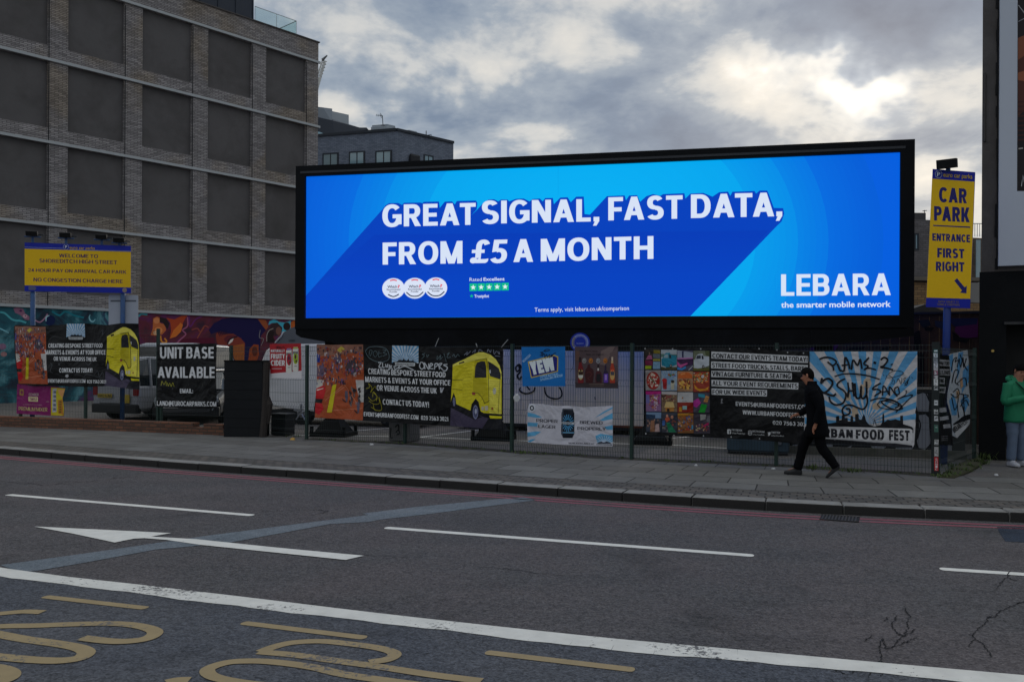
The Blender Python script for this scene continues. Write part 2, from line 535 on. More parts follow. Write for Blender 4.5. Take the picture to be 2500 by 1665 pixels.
def glyph_text(s, t, track=0.085):
    k = round(t, 3)
    if k not in _gl:
        _gl[k] = glyphs(k)
    g = _gl[k]
    vs, fs, x, z = [], [], 0.0, 0.0
    prev = None
    for ch in s:
        if ch == ' ':
            x += 0.24
            prev = None
            continue
        if ch not in g:
            ch = '-'
        w, polys = g[ch]
        x += KERN.get((prev, ch), 0.0)
        for n_, pl in enumerate(polys):
            i = len(vs)
            zz = 0.02 * (n_ % 34)
            vs += [Vector((x + a, b, zz)) for a, b in pl]
            fs.append(tuple(range(i, i + len(pl))))
        x += w + track
        prev = ch
    return vs, fs


_tx = {}
_cap = {}


def text_geo(s, bold=0.0, res=3):
    key = (s, round(bold, 4))
    if key in _tx:
        return _tx[key]
    cu = bpy.data.curves.new('lettering_curve', 'FONT')
    cu.body = s
    cu.offset = bold
    cu.resolution_u = res
    ob = bpy.data.objects.new('lettering_curve', cu)
    me = bpy.data.meshes.new_from_object(ob)
    vs = [v.co.copy() for v in me.vertices]
    fs = [tuple(p.vertices) for p in me.polygons]
    bpy.data.objects.remove(ob)
    bpy.data.curves.remove(cu)
    bpy.data.meshes.remove(me)
    _tx[key] = (vs, fs)
    return _tx[key]


def cap_h(bold):
    b = round(bold, 4)
    if b not in _cap:
        vs, _ = text_geo('H', bold)
        _cap[b] = (min(v.y for v in vs), max(v.y for v in vs))
    return _cap[b]


class Sheet:
    """flat printed thing (banner, sign, screen). Everything is drawn on one plane in space; layers stand 1.5 mm apart."""
    STEP = 0.0015

    def __init__(self, o, n, T=(0, 0, 1), amp=0.0, off=0.0, K=1.8, top=0.85, ph=0.0, maxe=0.0):
        self.o, self.n = Vector(o), Vector(n).normalized()
        self.d = Vector((-self.n.y, self.n.x, 0)).normalized()
        if self.d.x < 0:
            self.d = -self.d
        self.T, self.amp, self.off, self.K, self.top, self.ph = T, amp, off, K, top, ph
        self.maxe = maxe or (0.22 if amp else 0)
        self.parts = {}
        self.order = []
        self.cur = None
        self.cnt = 0

    def part(self, name, m=None):
        if name not in self.parts:
            self.parts[name] = (MB(), m)
            self.order.append(name)
        self.cur = self.parts[name][0]
        return self

    def newpart(self, name, m=None):
        """a further part of the same kind"""
        return self.part('%s#%d' % (name, len(self.parts)), m)

    def p3(self, x, y, lay):
        ox, oy, s = self.T
        p = hit(self.o + self.n * (self.off + lay * self.STEP), self.n, ox + x / s, oy + y / s)
        return p

    def disp(self, p):
        if not self.amp:
            return p
        s = (p - self.o).dot(self.d)
        z = p.z
        w = 0.5 * math.sin(1.7 * s + self.ph) + 0.35 * math.sin(2.6 * z + 1.3 * s + 2 * self.ph) + 0.22 * math.sin(4.6 * s - 3.2 * z + self.ph)
        return p + self.n * self.amp * w

    def _tri(self, pts, c):
        if self.maxe:
            a, b, cc = pts
            es = [((a - b).length, 0), ((b - cc).length, 1), ((cc - a).length, 2)]
            L, k = max(es)
            if L > self.maxe:
                if k == 0:
                    m = (a + b) / 2
                    self._tri((a, m, cc), c); self._tri((m, b, cc), c)
                elif k == 1:
                    m = (b + cc) / 2
                    self._tri((a, b, m), c); self._tri((a, m, cc), c)
                else:
                    m = (cc + a) / 2
                    self._tri((a, b, m), c); self._tri((m, b, cc), c)
                return
        nr = (pts[1] - pts[0]).cross(pts[2] - pts[0])
        if nr.dot(self.n) < 0:
            pts = pts[::-1]
        self.cur.face([self.disp(p) for p in pts], c)

    def ink(self, c):
        return lin(*c, k=self.K, top=self.top)

    def poly(self, pts, c, lay=1.0):
        self.cnt += 1
        lay += (self.cnt % 60) * 0.008
        q = [self.p3(x, y, lay) for x, y in pts]
        if len(q) == 3:
            self._tri(tuple(q), self.ink(c))
            return
        loc = [Vector(((p - self.o).dot(self.d), p.z, 0)) for p in q]
        for tr in tessellate_polygon([loc]):
            self._tri(tuple(q[i] for i in tr), self.ink(c))

    def rect(self, x0, y0, x1, y1, c, lay=1.0):
        self.poly([(x0, y0), (x1, y0), (x1, y1), (x0, y1)], c, lay)

    def ell(self, cx, cy, rx, ry, c, lay=1.0, n=20, rot=0.0):
        cr, sr = math.cos(rot), math.sin(rot)
        self.poly([(cx + rx * math.cos(a) * cr - ry * math.sin(a) * sr, cy + rx * math.cos(a) * sr + ry * math.sin(a) * cr)
                   for a in (2 * math.pi * k / n for k in range(n))], c, lay)

    def line(self, pts, w, c, lay=2.0, smooth=True, taper=False):
        p = [Vector((x, y, 0)) for x, y in pts]
        if smooth:
            p = smooth_pts(p, 5)
        n = len(p)
        L, Rr = [], []
        for i in range(n):
            d = p[min(i + 1, n - 1)] - p[max(i - 1, 0)]
            if d.length < 1e-6:
                d = Vector((1, 0, 0))
            d.normalize()
            nn = Vector((-d.y, d.x, 0)) * (w / 2)
            if taper:
                nn = nn * (0.35 + 0.65 * math.sin(math.pi * (i + 0.5) / n))
            L.append(p[i] + nn)
            Rr.append(p[i] - nn)
        for i in range(n - 1):
            self.poly([(L[i].x, L[i].y), (L[i + 1].x, L[i + 1].y), (Rr[i + 1].x, Rr[i + 1].y), (Rr[i].x, Rr[i].y)], c, lay)

    def txt(self, s, xl, xr, left, right, c, bold=0.0, lay=2.0, shear=0.0):
        """one line of writing between x = xl and xr; left and right give (top of capitals, baseline) at each end"""
        if s.upper() == s and s != 'P' and s != '?':
            vs, fs = glyph_text(s, 0.125 + bold * 2.4)
            y0, y1 = 0.0, 1.0
        else:
            vs, fs = text_geo(s, min(bold, 0.02))
            y0, y1 = cap_h(min(bold, 0.02))
        if not vs:
            return
        x0 = min(v.x for v in vs)
        x1 = max(v.x for v in vs)
        pts = []
        for v in vs:
            b = (v.y - y0) / (y1 - y0)
            a = (v.x - x0) / (x1 - x0) + shear * b
            yt = left[0] + (right[0] - left[0]) * a
            yb = left[1] + (right[1] - left[1]) * a
            pts.append(self.p3(xl + (xr - xl) * a, yb + (yt - yb) * b, lay + v.z))
        k = self.ink(c)
        me = self.maxe
        self.maxe = 0
        for f in fs:
            for i in range(1, len(f) - 1):
                self._tri((pts[f[0]], pts[f[i]], pts[f[i + 1]]), k)
        self.maxe = me

    def base(self, name, pts, c, m, label, cat, thick=0.004, group=None, parent=None):
        """the sheet itself: a mesh with a front, a back and edges"""
        ox, oy, s = self.T
        mb = MB()
        self.cur = mb
        q = [self.p3(x, y, 0) for x, y in pts]
        loc = [Vector(((p - self.o).dot(self.d), p.z, 0)) for p in q]
        k = self.ink(c)
        for tr in tessellate_polygon([loc]):
            self._tri(tuple(q[i] for i in tr), k)
        front = list(mb.f)
        nb = -self.n * thick
        for f in front:
            mb.face([mb.v[i] + nb for i in reversed(f)], k)
        for i in range(len(q)):
            a, b = q[i], q[(i + 1) % len(q)]
            steps = max(1, int((b - a).length / self.maxe)) if self.maxe else 1
            for j in range(steps):
                e0 = self.disp(a.lerp(b, j / steps)); e1 = self.disp(a.lerp(b, (j + 1) / steps))
                mb.face([e0, e1, e1 + nb, e0 + nb], k)
        o = mb.build(name, m, parent)
        if parent is None:
            tag(o, label, cat, group)
        self.root = o
        return o

    def finish(self, root=None, default=None):
        root = root or self.root
        out = {}
        for nm in self.order:
            mb, m = self.parts[nm]
            if mb.f:
                out[nm] = mb.build(nm.split('#')[0], m or default, root)
        return out

# ================================================================== SETTING: ground, road, pavement
PZ = 0.12                                     # pavement level above the road
KERB_PX = [(0, 1094), (400, 1125), (800, 1153), (1200, 1180), (1600, 1207), (2000, 1230), (2500, 1251)]
kp = [G(x, y, PZ) for x, y in KERB_PX]
kd0, kd1 = (kp[0] - kp[1]).normalized(), (kp[-1] - kp[-2]).normalized()
kp = [kp[0] + kd0 * 45] + smooth_pts(kp, 4) + [kp[-1] + kd1 * 45]
KERB = kp


def side_n(line, i):
    d = (line[min(i + 1, len(line) - 1)] - line[max(i - 1, 0)]).normalized()
    return Vector((-d.y, d.x, 0))             # points away from the road


def offs(line, k, z=None):
    out = []
    for i, p in enumerate(line):
        q = p + side_n(line, i) * k
        out.append(Vector((q.x, q.y, p.z if z is None else z)))
    return out


arc = [0.0]
for i in range(1, len(KERB)):
    arc.append(arc[-1] + (KERB[i] - KERB[i - 1]).length)


def strip(name, lo, hi, m, label=None, uvs=None, zskirt=0.0, kind='structure'):
    mb = MB()
    uvl = []
    for i in range(len(lo) - 1):
        mb.face([lo[i], lo[i + 1], hi[i + 1], hi[i]])
        w0, w1 = (hi[i] - lo[i]).length, (hi[i + 1] - lo[i + 1]).length
        uvl += [(arc[i], 0), (arc[i + 1], 0), (arc[i + 1], w1), (arc[i], w0)]
        if zskirt:
            dn = Vector((0, 0, -zskirt))
            mb.face([lo[i] + dn, lo[i + 1] + dn, lo[i + 1], lo[i]])
            uvl += [(arc[i], -zskirt), (arc[i + 1], -zskirt), (arc[i + 1], 0), (arc[i], 0)]
    o = mb.build(name, m)
    ul = o.data.uv_layers.new(name='UVMap')
    for k, q in enumerate(uvl):
        ul.data[k].uv = q
    return tag(o, label, None, None, kind)


def asphalt(name, c, speck=0.5, tint=None, worn=True):
    m = bpy.data.materials.new(name)
    m.use_nodes = True
    t = NT(m.node_tree)
    b = t.n('ShaderNodeBsdfPrincipled')
    pos = t.n('ShaderNodeNewGeometry').outputs['Position']
    v1 = t.n('ShaderNodeTexVoronoi', ins={'Vector': pos, 'Scale': 85.0})
    v2 = t.n('ShaderNodeTexVoronoi', ins={'Vector': pos, 'Scale': 42.0})
    g1 = t.noise(pos, 60, 3, 0.7)
    g2 = t.noise(pos, 0.55, 5, 0.6, 0.5)
    mp = t.n('ShaderNodeMapping', ins={0: pos, 2: (0, 0, R(18)), 3: (0.22, 1.5, 1.0)})
    g3 = t.noise(mp.outputs[0], 1.0, 5, 0.6, 0.3)
    g4 = t.noise(pos, 7.0, 4, 0.6)
    g5 = t.noise(pos, 20.0, 3, 0.7, w=2.0)
    f = t.m('ADD', 0.72, t.m('MULTIPLY', t.m('SUBTRACT', v1.outputs[1], 0.0), 0.0))
    sepc = t.n('ShaderNodeSeparateColor', ins={0: v1.outputs[1]}).outputs[0]
    sepc2 = t.n('ShaderNodeSeparateColor', ins={0: v2.outputs[1]}).outputs[0]
    f = t.m('ADD', 1.0, t.m('MULTIPLY', t.m('SUBTRACT', sepc, 0.5), speck))
    f = t.m('ADD', f, t.m('MULTIPLY', t.m('SUBTRACT', sepc2, 0.5), speck * 0.7))
    f = t.m('ADD', f, t.m('MULTIPLY', t.m('SUBTRACT', g1, 0.5), 0.8 * speck))
    f = t.m('ADD', f, t.m('MULTIPLY', t.m('SUBTRACT', g2, 0.5), 0.55))
    f = t.m('ADD', f, t.m('MULTIPLY', t.m('SUBTRACT', g3, 0.5), 0.6))
    f = t.m('ADD', f, t.m('MULTIPLY', t.m('SUBTRACT', g4, 0.5), 0.25))
    f = t.m('ADD', f, t.m('MULTIPLY', t.m('SUBTRACT', g5, 0.5), 0.5))
    g6 = t.noise(pos, 0.9, 4, 0.6, 0.8, w=7.0)
    f = t.m('MULTIPLY', f, t.m('SUBTRACT', 1.0, t.m('MULTIPLY', t.ramp(g6, [(0.58, (0, 0, 0)), (0.70, (1, 1, 1))]), 0.28)))
    f = t.m('MAXIMUM', f, 0.15)
    cc = t.n('ShaderNodeCombineColor', ins={0: f, 1: f, 2: f}).outputs[0]
    c2 = tint or (c[0] * 1.02, c[1] * 0.95, c[2] * 0.94, 1)
    base = t.mix(t.ramp(g2, [(0.4, (0, 0, 0)), (0.62, (1, 1, 1))]), c, c2)
    t.set(b.inputs['Base Color'], t.mix(1.0, base, cc, 'MULTIPLY'))
    t.set(b.inputs['Roughness'], t.m('ADD', 0.72, t.m('MULTIPLY', g3, 0.22)))
    b.inputs['Specular IOR Level'].default_value = 0.22
    h = t.m('ADD', v1.outputs[0], t.m('MULTIPLY', g1, 0.6))
    t.set(b.inputs['Normal'], t.n('ShaderNodeBump', ins={'Strength': 0.55, 'Distance': 0.006, 'Height': h}).outputs[0])
    t.n('ShaderNodeOutputMaterial', ins={0: b.outputs[0]})
    MATS[name] = m
    return m


def paint_mat(name, c, wear=0.5, wscale=30.0):
    m = bpy.data.materials.new(name)
    m.use_nodes = True
    t = NT(m.node_tree)
    b = t.n('ShaderNodeBsdfPrincipled', ins={'Roughness': 0.7})
    pos = t.n('ShaderNodeNewGeometry').outputs['Position']
    n1 = t.noise(pos, wscale, 5, 0.7, 0.2)
    n2 = t.noise(pos, 1.3, 4, 0.6, 0.5)
    n3 = t.noise(pos, 6.0, 4, 0.6, w=3.0)
    k = t.m('ADD', n1, t.m('MULTIPLY', t.m('SUBTRACT', n2, 0.5), 0.9))
    fac = t.ramp(k, [(0.20 + 0.30 * wear, (0, 0, 0)), (0.27 + 0.34 * wear, (1, 1, 1))])
    f = t.m('ADD', 0.72, t.m('MULTIPLY', n3, 0.5))
    cc = t.n('ShaderNodeCombineColor', ins={0: f, 1: f, 2: f}).outputs[0]
    shown = t.mix(1.0, c, cc, 'MULTIPLY')
    t.set(b.inputs['Base Color'], t.mix(fac, lin(92, 90, 90), shown))
    t.set(b.inputs['Normal'], t.n('ShaderNodeBump', ins={'Strength': 0.3, 'Distance': 0.004, 'Height': n1}).outputs[0])
    t.n('ShaderNodeOutputMaterial', ins={0: b.outputs[0]})
    MATS[name] = m
    return m


M_ROAD = asphalt('road_asphalt', lin(83, 81, 82), 0.75)
M_BUS = asphalt('bus_lane_asphalt', lin(76, 79, 86), 0.75, tint=lin(80, 81, 85))
M_PATCH = asphalt('trench_asphalt', lin(106, 115, 122), 0.35)
M_DPATCH = asphalt('dark_patch_asphalt', lin(46, 56, 70), 0.35)
M_PARK = asphalt('car_park_asphalt', lin(104, 102, 98), 0.4)
M_WHITE = paint_mat('white_road_paint', lin(222, 220, 212), 0.08)
M_WORN = paint_mat('worn_white_paint', lin(216, 214, 206), 0.24)
M_YEL = paint_mat('yellow_road_paint', lin(152, 133, 96), 0.34)
M_RED = paint_mat('red_road_paint', lin(142, 72, 84), 0.25)

rd = [Vector((p.x, p.y, 0)) for p in KERB]
mb = MB()
for i in range(len(rd) - 1):
    mb.face([Vector((rd[i].x * 1.0 - 3, -40, 0)), Vector((rd[i + 1].x * 1.0 - 3, -40, 0)), rd[i + 1], rd[i]])
tag(mb.build('road', M_ROAD), 'dark grey asphalt road in front of the fence', None, None, 'structure')

# far ground so the horizon is closed everywhere
mb = MB()
mb.face([(-600, -300, -0.03), (600, -300, -0.03), (600, 900, -0.03), (-600, 900, -0.03)])
tag(mb.build('ground', M_PARK), 'grey ground reaching to the horizon', None, None, 'structure')


def road_poly(name, pts, m, z, label, T=None, smooth=False):
    q = []
    for x, y in pts:
        if T:
            x, y = T[0] + x / T[2], T[1] + y / T[2]
        q.append(G(x, y, z))
    mb = MB()
    for tr in tessellate_polygon([[Vector((p.x, p.y, 0)) for p in q]]):
        a, b, c = (q[i] for i in tr)
        if (b - a).cross(c - a).z < 0:
            b, c = c, b
        mb.face([a, b, c])
    return tag(mb.build(name, m), label, None, None, 'structure')


def road_ribbon(pts, w, z, mb, T=None, taper_end=False):
    q = []
    for x, y in pts:
        if T:
            x, y = T[0] + x / T[2], T[1] + y / T[2]
        q.append(G(x, y, z))
    q = smooth_pts(q, 6)
    n = len(q)
    for i in range(n - 1):
        e = []
        for k in (i, i + 1):
            d = (q[min(k + 1, n - 1)] - q[max(k - 1, 0)]).normalized()
            s = Vector((-d.y, d.x, 0)) * (w / 2)
            dz = Vector((0, 0, 0.00004 * k))
            e.append((q[k] - s + dz, q[k] + s + dz))
        mb.face([e[0][0], e[1][0], e[1][1], e[0][1]])


C1 = (0, 1000, 2.358)
C2 = (800, 1000, 2.358)
C3 = (1600, 1000, 2.358)

# bus lane: the bluer surface on this side of the long white line
lane_c = [(-700, 1290), (0, 1397), (300, 1434), (600, 1470), (900, 1507), (1200, 1541), (1500, 1573), (1800, 1600), (2100, 1628), (2500, 1664), (3000, 1708)]
lc = [G(x, y, 0.004) for x, y in lane_c]
ld0, ld1 = (lc[0] - lc[1]).normalized(), (lc[-1] - lc[-2]).normalized()
lc = [lc[0] + ld0 * 25] + smooth_pts(lc, 3) + [lc[-1] + ld1 * 30]
mb = MB()
for i in range(len(lc) - 1):
    mb.face([Vector((lc[i].x, -38, 0.004)), Vector((lc[i + 1].x, -38, 0.004)), lc[i + 1], lc[i]])
tag(mb.build('bus_lane', M_BUS), 'bluish asphalt bus lane along the near edge of the road', None, None, 'structure')

# diagonal trench reinstatement and patch
tr_top = [(0, 893), (500, 825), (1150, 730), (1780, 648), (2122, 605)]
tr_bot = [(130, 940), (500, 877), (900, 803), (1300, 768), (1900, 657), (2122, 645)]
top = [(C1[0] + x / C1[2], C1[1] + y / C1[2]) for x, y in tr_top] + [(C2[0] + x / C2[2], C2[1] + y / C2[2]) for x, y in ((200, 597), (500, 560), (1000, 512), (1130, 502))]
bot = [(C1[0] + x / C1[2], C1[1] + y / C1[2]) for x, y in tr_bot] + [(C2[0] + x / C2[2], C2[1] + y / C2[2]) for x, y in ((300, 632), (560, 602), (1000, 545), (1200, 520))]
road_poly('asphalt_strip', top + bot[::-1], M_PATCH, 0.004, 'pale blue grey repaired trench running diagonally across the road')
road_poly('asphalt_patch', [(1965, 672), (2260, 680), (2260, 764), (2122, 762), (2015, 757), (1978, 702)], M_DPATCH, 0.004, 'dark square asphalt patch at the right edge of the road', C3)

# long white line with ragged lower edge
mb = MB()
for i in range(len(lc) - 1):
    a, b = lc[i], lc[i + 1]
    steps = max(1, int((b - a).length / 0.12)) if abs(a.x) < 12 else 1
    for s in range(steps):
        e = []
        for k in (s, s + 1):
            p = a.lerp(b, k / steps)
            d = (b - a).normalized()
            nn = Vector((-d.y, d.x, 0))
            w = 0.105 + 0.014 * math.sin(p.x * 2.1) + 0.01 * math.sin(p.x * 7.3 + 1) + 0.006 * math.sin(p.x * 19)
            e.append((p - nn * w + Vector((0, 0, 0.004)), p + nn * 0.115 + Vector((0, 0, 0.004))))
        mb.face([e[0][0], e[1][0], e[1][1], e[0][1]])
tag(mb.build('lane_line', M_WORN), 'long worn white line dividing the bus lane from the road', None, None, 'structure')


def dash(p0, p1, w, label, m=M_WHITE, z=0.004, name='lane_marking'):
    a, b = G(*p0, z), G(*p1, z)
    d = (b - a).normalized()
    nn = Vector((-d.y, d.x, 0)) * w / 2
    mb = MB()
    c = []
    for k in range(7):
        s = -math.pi / 2 + math.pi * k / 6
        c.append(b + nn * math.sin(s) + d * math.cos(s) * w * 0.3)
    for k in range(7):
        s = math.pi / 2 + math.pi * k / 6
        c.append(a + nn * math.sin(s) + d * math.cos(s) * w * 0.3)
    mb.face(c)
    return tag(mb.build(name, m), label, None, None, 'structure')


dash((23, 1207.5), (612, 1257), 0.12, 'left white dash of the broken line in the middle of the road')
dash((947, 1288), (1832, 1355), 0.12, 'middle white dash of the broken line in the middle of the road')
dash((2304, 1388.5), (2900, 1427), 0.12, 'white dash of the broken line cut by the right picture edge')
dash((-900, 1143), (-240, 1189), 0.12, 'white dash beyond the left picture edge')
dash((113, 1456), (352, 1483), 0.085, 'short yellow dash nearest the left picture edge', M_YEL, 0.008)
dash((598, 1520), (886, 1555), 0.085, 'short yellow dash between the painted letters', M_YEL, 0.008)
dash((1194, 1592), (1540, 1633), 0.085, 'short yellow dash right of the painted letters', M_YEL, 0.008)
road_poly('arrow_marking', [(195, 671), (560, 688), (985, 709), (870, 729), (1130, 744), (1600, 793), (2095, 839), (1990, 863), (1500, 812), (1150, 776), (960, 748), (830, 738), (770, 741), (660, 763), (420, 712)],
          M_WHITE, 0.008, 'white painted arrow pointing left on the road', C1)

mb = MB()
for s, w in (([(-60, 1178), (60, 1166), (150, 1160), (245, 1164)], 0.10),
             ([(-150, 1262), (0, 1245), (200, 1241), (420, 1233), (640, 1229), (780, 1240), (870, 1262), (893, 1285), (850, 1314), (760, 1330), (640, 1332), (470, 1313)], 0.105),
             ([(-120, 1268), (0, 1292), (150, 1320), (330, 1345), (450, 1368), (497, 1395), (455, 1428), (340, 1443), (180, 1438), (-40, 1418), (-200, 1400)], 0.11),
             ([(-200, 1470), (-40, 1480), (40, 1500), (62, 1525), (30, 1552), (-60, 1575)], 0.11)):
    road_ribbon(s, w, 0.008, mb, C1)
tag(mb.build('bus_lettering', M_YEL), 'large yellow painted letters at the left bottom of the bus lane', None, None, 'structure')
mb = MB()


def c12(*pts):
    return [(x / C1[2], 1000 + y / C1[2]) if x < 3000 else ((800 + (x - 10000) / C1[2]), 1000 + y / C1[2]) for x, y in pts]


for s, w in ((c12((1500, 1392), (1580, 1362), (1690, 1338), (1850, 1331), (10130, 1347), (10270, 1366), (10360, 1388), (10385, 1410), (10340, 1437), (10240, 1452)), 0.09),
             (c12((1490, 1391), (1700, 1410), (10010, 1438), (10300, 1478), (10600, 1524), (10885, 1560)), 0.09),
             (c12((10720, 1606), (10400, 1565), (10100, 1522), (1800, 1480), (1600, 1453), (1450, 1445), (1320, 1452), (1225, 1478), (1193, 1505), (1240, 1540), (1400, 1572), (1650, 1600)), 0.09),
             (c12((960, 1568), (1020, 1556), (1090, 1554)), 0.1)):
    road_ribbon(s, w, 0.008, mb)
tag(mb.build('stop_lettering', M_YEL), 'large yellow painted letters in the middle of the bus lane', None, None, 'structure')

# two red lines by the kerb
for k, w, lb in ((-0.25, 0.075, 'thin red line nearest the kerb'), (-0.43, 0.075, 'thin red line farther from the kerb')):
    lo, hi = offs(KERB, k - w / 2, 0.004), offs(KERB, k + w / 2, 0.004)
    strip('red_line', lo, hi, M_RED, lb)

# cracks in the asphalt
mb = MB()


def crack(pts, w, T):
    q = []
    for x, y in pts:
        q.append((T[0] + x / T[2], T[1] + y / T[2]))
    out = []
    for i in range(len(q) - 1):
        for s in range(9):
            k = s / 9
            out.append((q[i][0] + (q[i + 1][0] - q[i][0]) * k + rnd.uniform(-3.5, 3.5), q[i][1] + (q[i + 1][1] - q[i][1]) * k + rnd.uniform(-1.6, 1.6)))
    out.append(q[-1])
    g = [G(x, y, 0.0052) for x, y in out]
    for i in range(len(g) - 1):
        d = (g[i + 1] - g[i]).normalized()
        nn = Vector((-d.y, d.x, 0)) * w * rnd.uniform(0.2, 1.1)
        nn2 = Vector((-d.y, d.x, 0)) * w * rnd.uniform(0.2, 1.1)
        mb.face([g[i] - nn, g[i + 1] - nn2, g[i + 1] + nn2, g[i] + nn])


for s in ([(1435, 1135), (1465, 1185), (1450, 1230), (1455, 1262)], [(1385, 1180), (1365, 1235), (1390, 1285), (1430, 1300), (1500, 1262)], [(1430, 1300), (1390, 1330), (1370, 1360)],
          [(1310, 1315), (1290, 1365), (1305, 1415), (1300, 1445)], [(1235, 1460), (1230, 1540)], [(1320, 1490), (1300, 1535)], [(1060, 1465), (1040, 1500), (1090, 1520)], [(1130, 1475), (1140, 1520)],
          [(1250, 1300), (1200, 1330)], [(1340, 1190), (1320, 1215)], [(1500, 1310), (1420, 1345), (1330, 1375)],
          [(1450, 1262), (1430, 1300)], [(1370, 1360), (1330, 1375), (1310, 1315)], [(1300, 1445), (1320, 1490)], [(1235, 1460), (1300, 1445)], [(1130, 1475), (1060, 1465)], [(1910, 1375), (1940, 1420)], [(2080, 1115), (1980, 1160)], [(1985, 995), (1960, 1030)],
          [(1980, 1160), (1960, 1190), (1915, 1190), (1910, 1220), (1860, 1255), (1830, 1285), (1835, 1310), (1880, 1340), (1910, 1375)], [(1830, 1290), (1750, 1295)], [(1835, 1320), (1800, 1360)],
          [(2122, 1100), (2080, 1115)], [(2030, 960), (1985, 995)], [(2040, 925), (2025, 960), (2080, 985)]):
    crack(s, 0.0055, C3)
crack([(0, 410), (250, 433), (600, 403), (750, 385)], 0.007, C1)
for s in ([(890, 1072), (960, 1050), (1040, 1045)], [(930, 1070), (1090, 1055)], [(960, 1085), (1000, 1060)], [(90, 968), (110, 940), (200, 925)], [(1180, 780), (1265, 762)], [(1500, 585), (1700, 578), (1830, 575), (1885, 585), (1800, 605), (1600, 603)]):
    crack(s, 0.006, C1)
for s in ([(200, 833), (490, 850)], [(850, 900), (1050, 915), (1250, 945), (1600, 965)]):
    crack(s, 0.005, C2)
tag(mb.build('road_cracks', mat('crack_dark', lin(22, 21, 22), 0.95)), 'dark jagged cracks in the asphalt', None, None, 'structure')

# kerb, sett strip, pavement
M_KERB = mat('kerb_granite', lin(138, 136, 132), 0.8, 0.22, 6, 0.3, 60, dirt=lin(70, 66, 60), dirt_amt=0.5, dscale=2.5)
KW = 0.30
mb = MB()
lo, hi = KERB, offs(KERB, KW)
stones = []
total = arc[-1]


def at_arc(line, s):
    for i in range(len(arc) - 1):
        if s <= arc[i + 1]:
            k = (s - arc[i]) / (arc[i + 1] - arc[i])
            return line[i].lerp(line[i + 1], k)
    return line[-1]


s = 0.0
inner = offs(KERB, KW)
while s < total - 1:
    L = 0.93 if 20 < s < total - 20 else 9.0
    e = min(s + L, total)
    g = 0.006
    dz = rnd.uniform(-0.004, 0.004)
    a, b = at_arc(KERB, s + g), at_arc(KERB, e - g)
    c, d = at_arc(inner, e - g), at_arc(inner, s + g)
    q = [Vector((p.x, p.y, -0.02)) for p in (a, b, c, d)]
    mb.prism(q, Vector((0, 0, PZ + 0.02 + dz)))
    s = e
kerb = mb.build('kerb', [M_KERB, mat('dark_kerb_face', lin(40, 38, 36), 0.9, 0.3, 7, 0.3, 50)], bevel=0.018)
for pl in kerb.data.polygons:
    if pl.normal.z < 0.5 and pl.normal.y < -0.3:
        pl.material_index = 1              # darker material on the road side
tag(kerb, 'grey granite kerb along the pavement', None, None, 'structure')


def slab_mat(name, c1, c2, cm, bw, rh, mort, freq=2, off=0.5, stain=0.5):
    m = bpy.data.materials.new(name)
    m.use_nodes = True
    t = NT(m.node_tree)
    b = t.n('ShaderNodeBsdfPrincipled', ins={'Roughness': 0.78})
    b.inputs['Specular IOR Level'].default_value = 0.3
    uv = t.n('ShaderNodeTexCoord').outputs['UV']
    pos = t.n('ShaderNodeNewGeometry').outputs['Position']
    nz = t.n('ShaderNodeTexNoise', ins={'Vector': pos, 'Scale': 1.1})
    wv = t.n('ShaderNodeVectorMath', operation='SCALE', ins={0: t.n('ShaderNodeVectorMath', operation='SUBTRACT', ins={0: nz.outputs[1], 1: (0.5, 0.5, 0.5)}).outputs[0], 'Scale': 0.05}).outputs[0]
    uvw = t.n('ShaderNodeVectorMath', operation='ADD', ins={0: uv, 1: wv}).outputs[0]
    br = t.n('ShaderNodeTexBrick', offset=off, offset_frequency=freq)
    t.set(br.inputs['Vector'], uvw)
    for k, vv in (('Color1', c1), ('Color2', c2), ('Mortar', cm), ('Scale', 1.0), ('Mortar Size', mort), ('Mortar Smooth', 0.2), ('Bias', 0.0), ('Brick Width', bw), ('Row Height', rh)):
        br.inputs[k].default_value = vv
    n1 = t.noise(pos, 1.2, 6, 0.65, 0.4)
    n2 = t.noise(pos, 30, 4, 0.7)
    n3 = t.noise(pos, 5.0, 5, 0.6, 0.6, w=3.0)
    f = t.m('ADD', 1.0, t.m('ADD', t.m('MULTIPLY', t.m('SUBTRACT', n1, 0.5), 0.9 * stain + 0.2), t.m('MULTIPLY', t.m('SUBTRACT', n2, 0.5), 0.5)))
    f = t.m('ADD', f, t.m('MULTIPLY', t.m('SUBTRACT', n3, 0.5), stain))
    cc = t.n('ShaderNodeCombineColor', ins={0: f, 1: f, 2: f}).outputs[0]
    t.set(b.inputs['Base Color'], t.mix(1.0, br.outputs[0], cc, 'MULTIPLY'))
    h = t.m('ADD', t.m('SUBTRACT', 1.0, br.outputs[1]), t.m('MULTIPLY', n2, 0.15))
    t.set(b.inputs['Normal'], t.n('ShaderNodeBump', ins={'Strength': 0.5, 'Distance': 0.01, 'Height': h}).outputs[0])
    t.n('ShaderNodeOutputMaterial', ins={0: b.outputs[0]})
    return m


M_SLAB = slab_mat('paving_slabs', lin(110, 109, 106), lin(94, 92, 89), lin(46, 44, 42), 0.95, 0.62, 0.012)
M_SETT = slab_mat('granite_setts', lin(100, 94, 88), lin(80, 78, 75), lin(44, 40, 37), 0.21, 0.135, 0.012)
M_DIRT = mat('dirt', lin(60, 54, 46), 0.95, 0.4, 14, 0.8, 30, dirt=lin(40, 46, 26), dirt_amt=0.6, dscale=3)
SW = 0.62
strip('sett_strip', offs(KERB, KW + 0.004, PZ - 0.002), offs(KERB, KW + SW, PZ - 0.002), M_SETT, 'band of small stone setts behind the kerb')

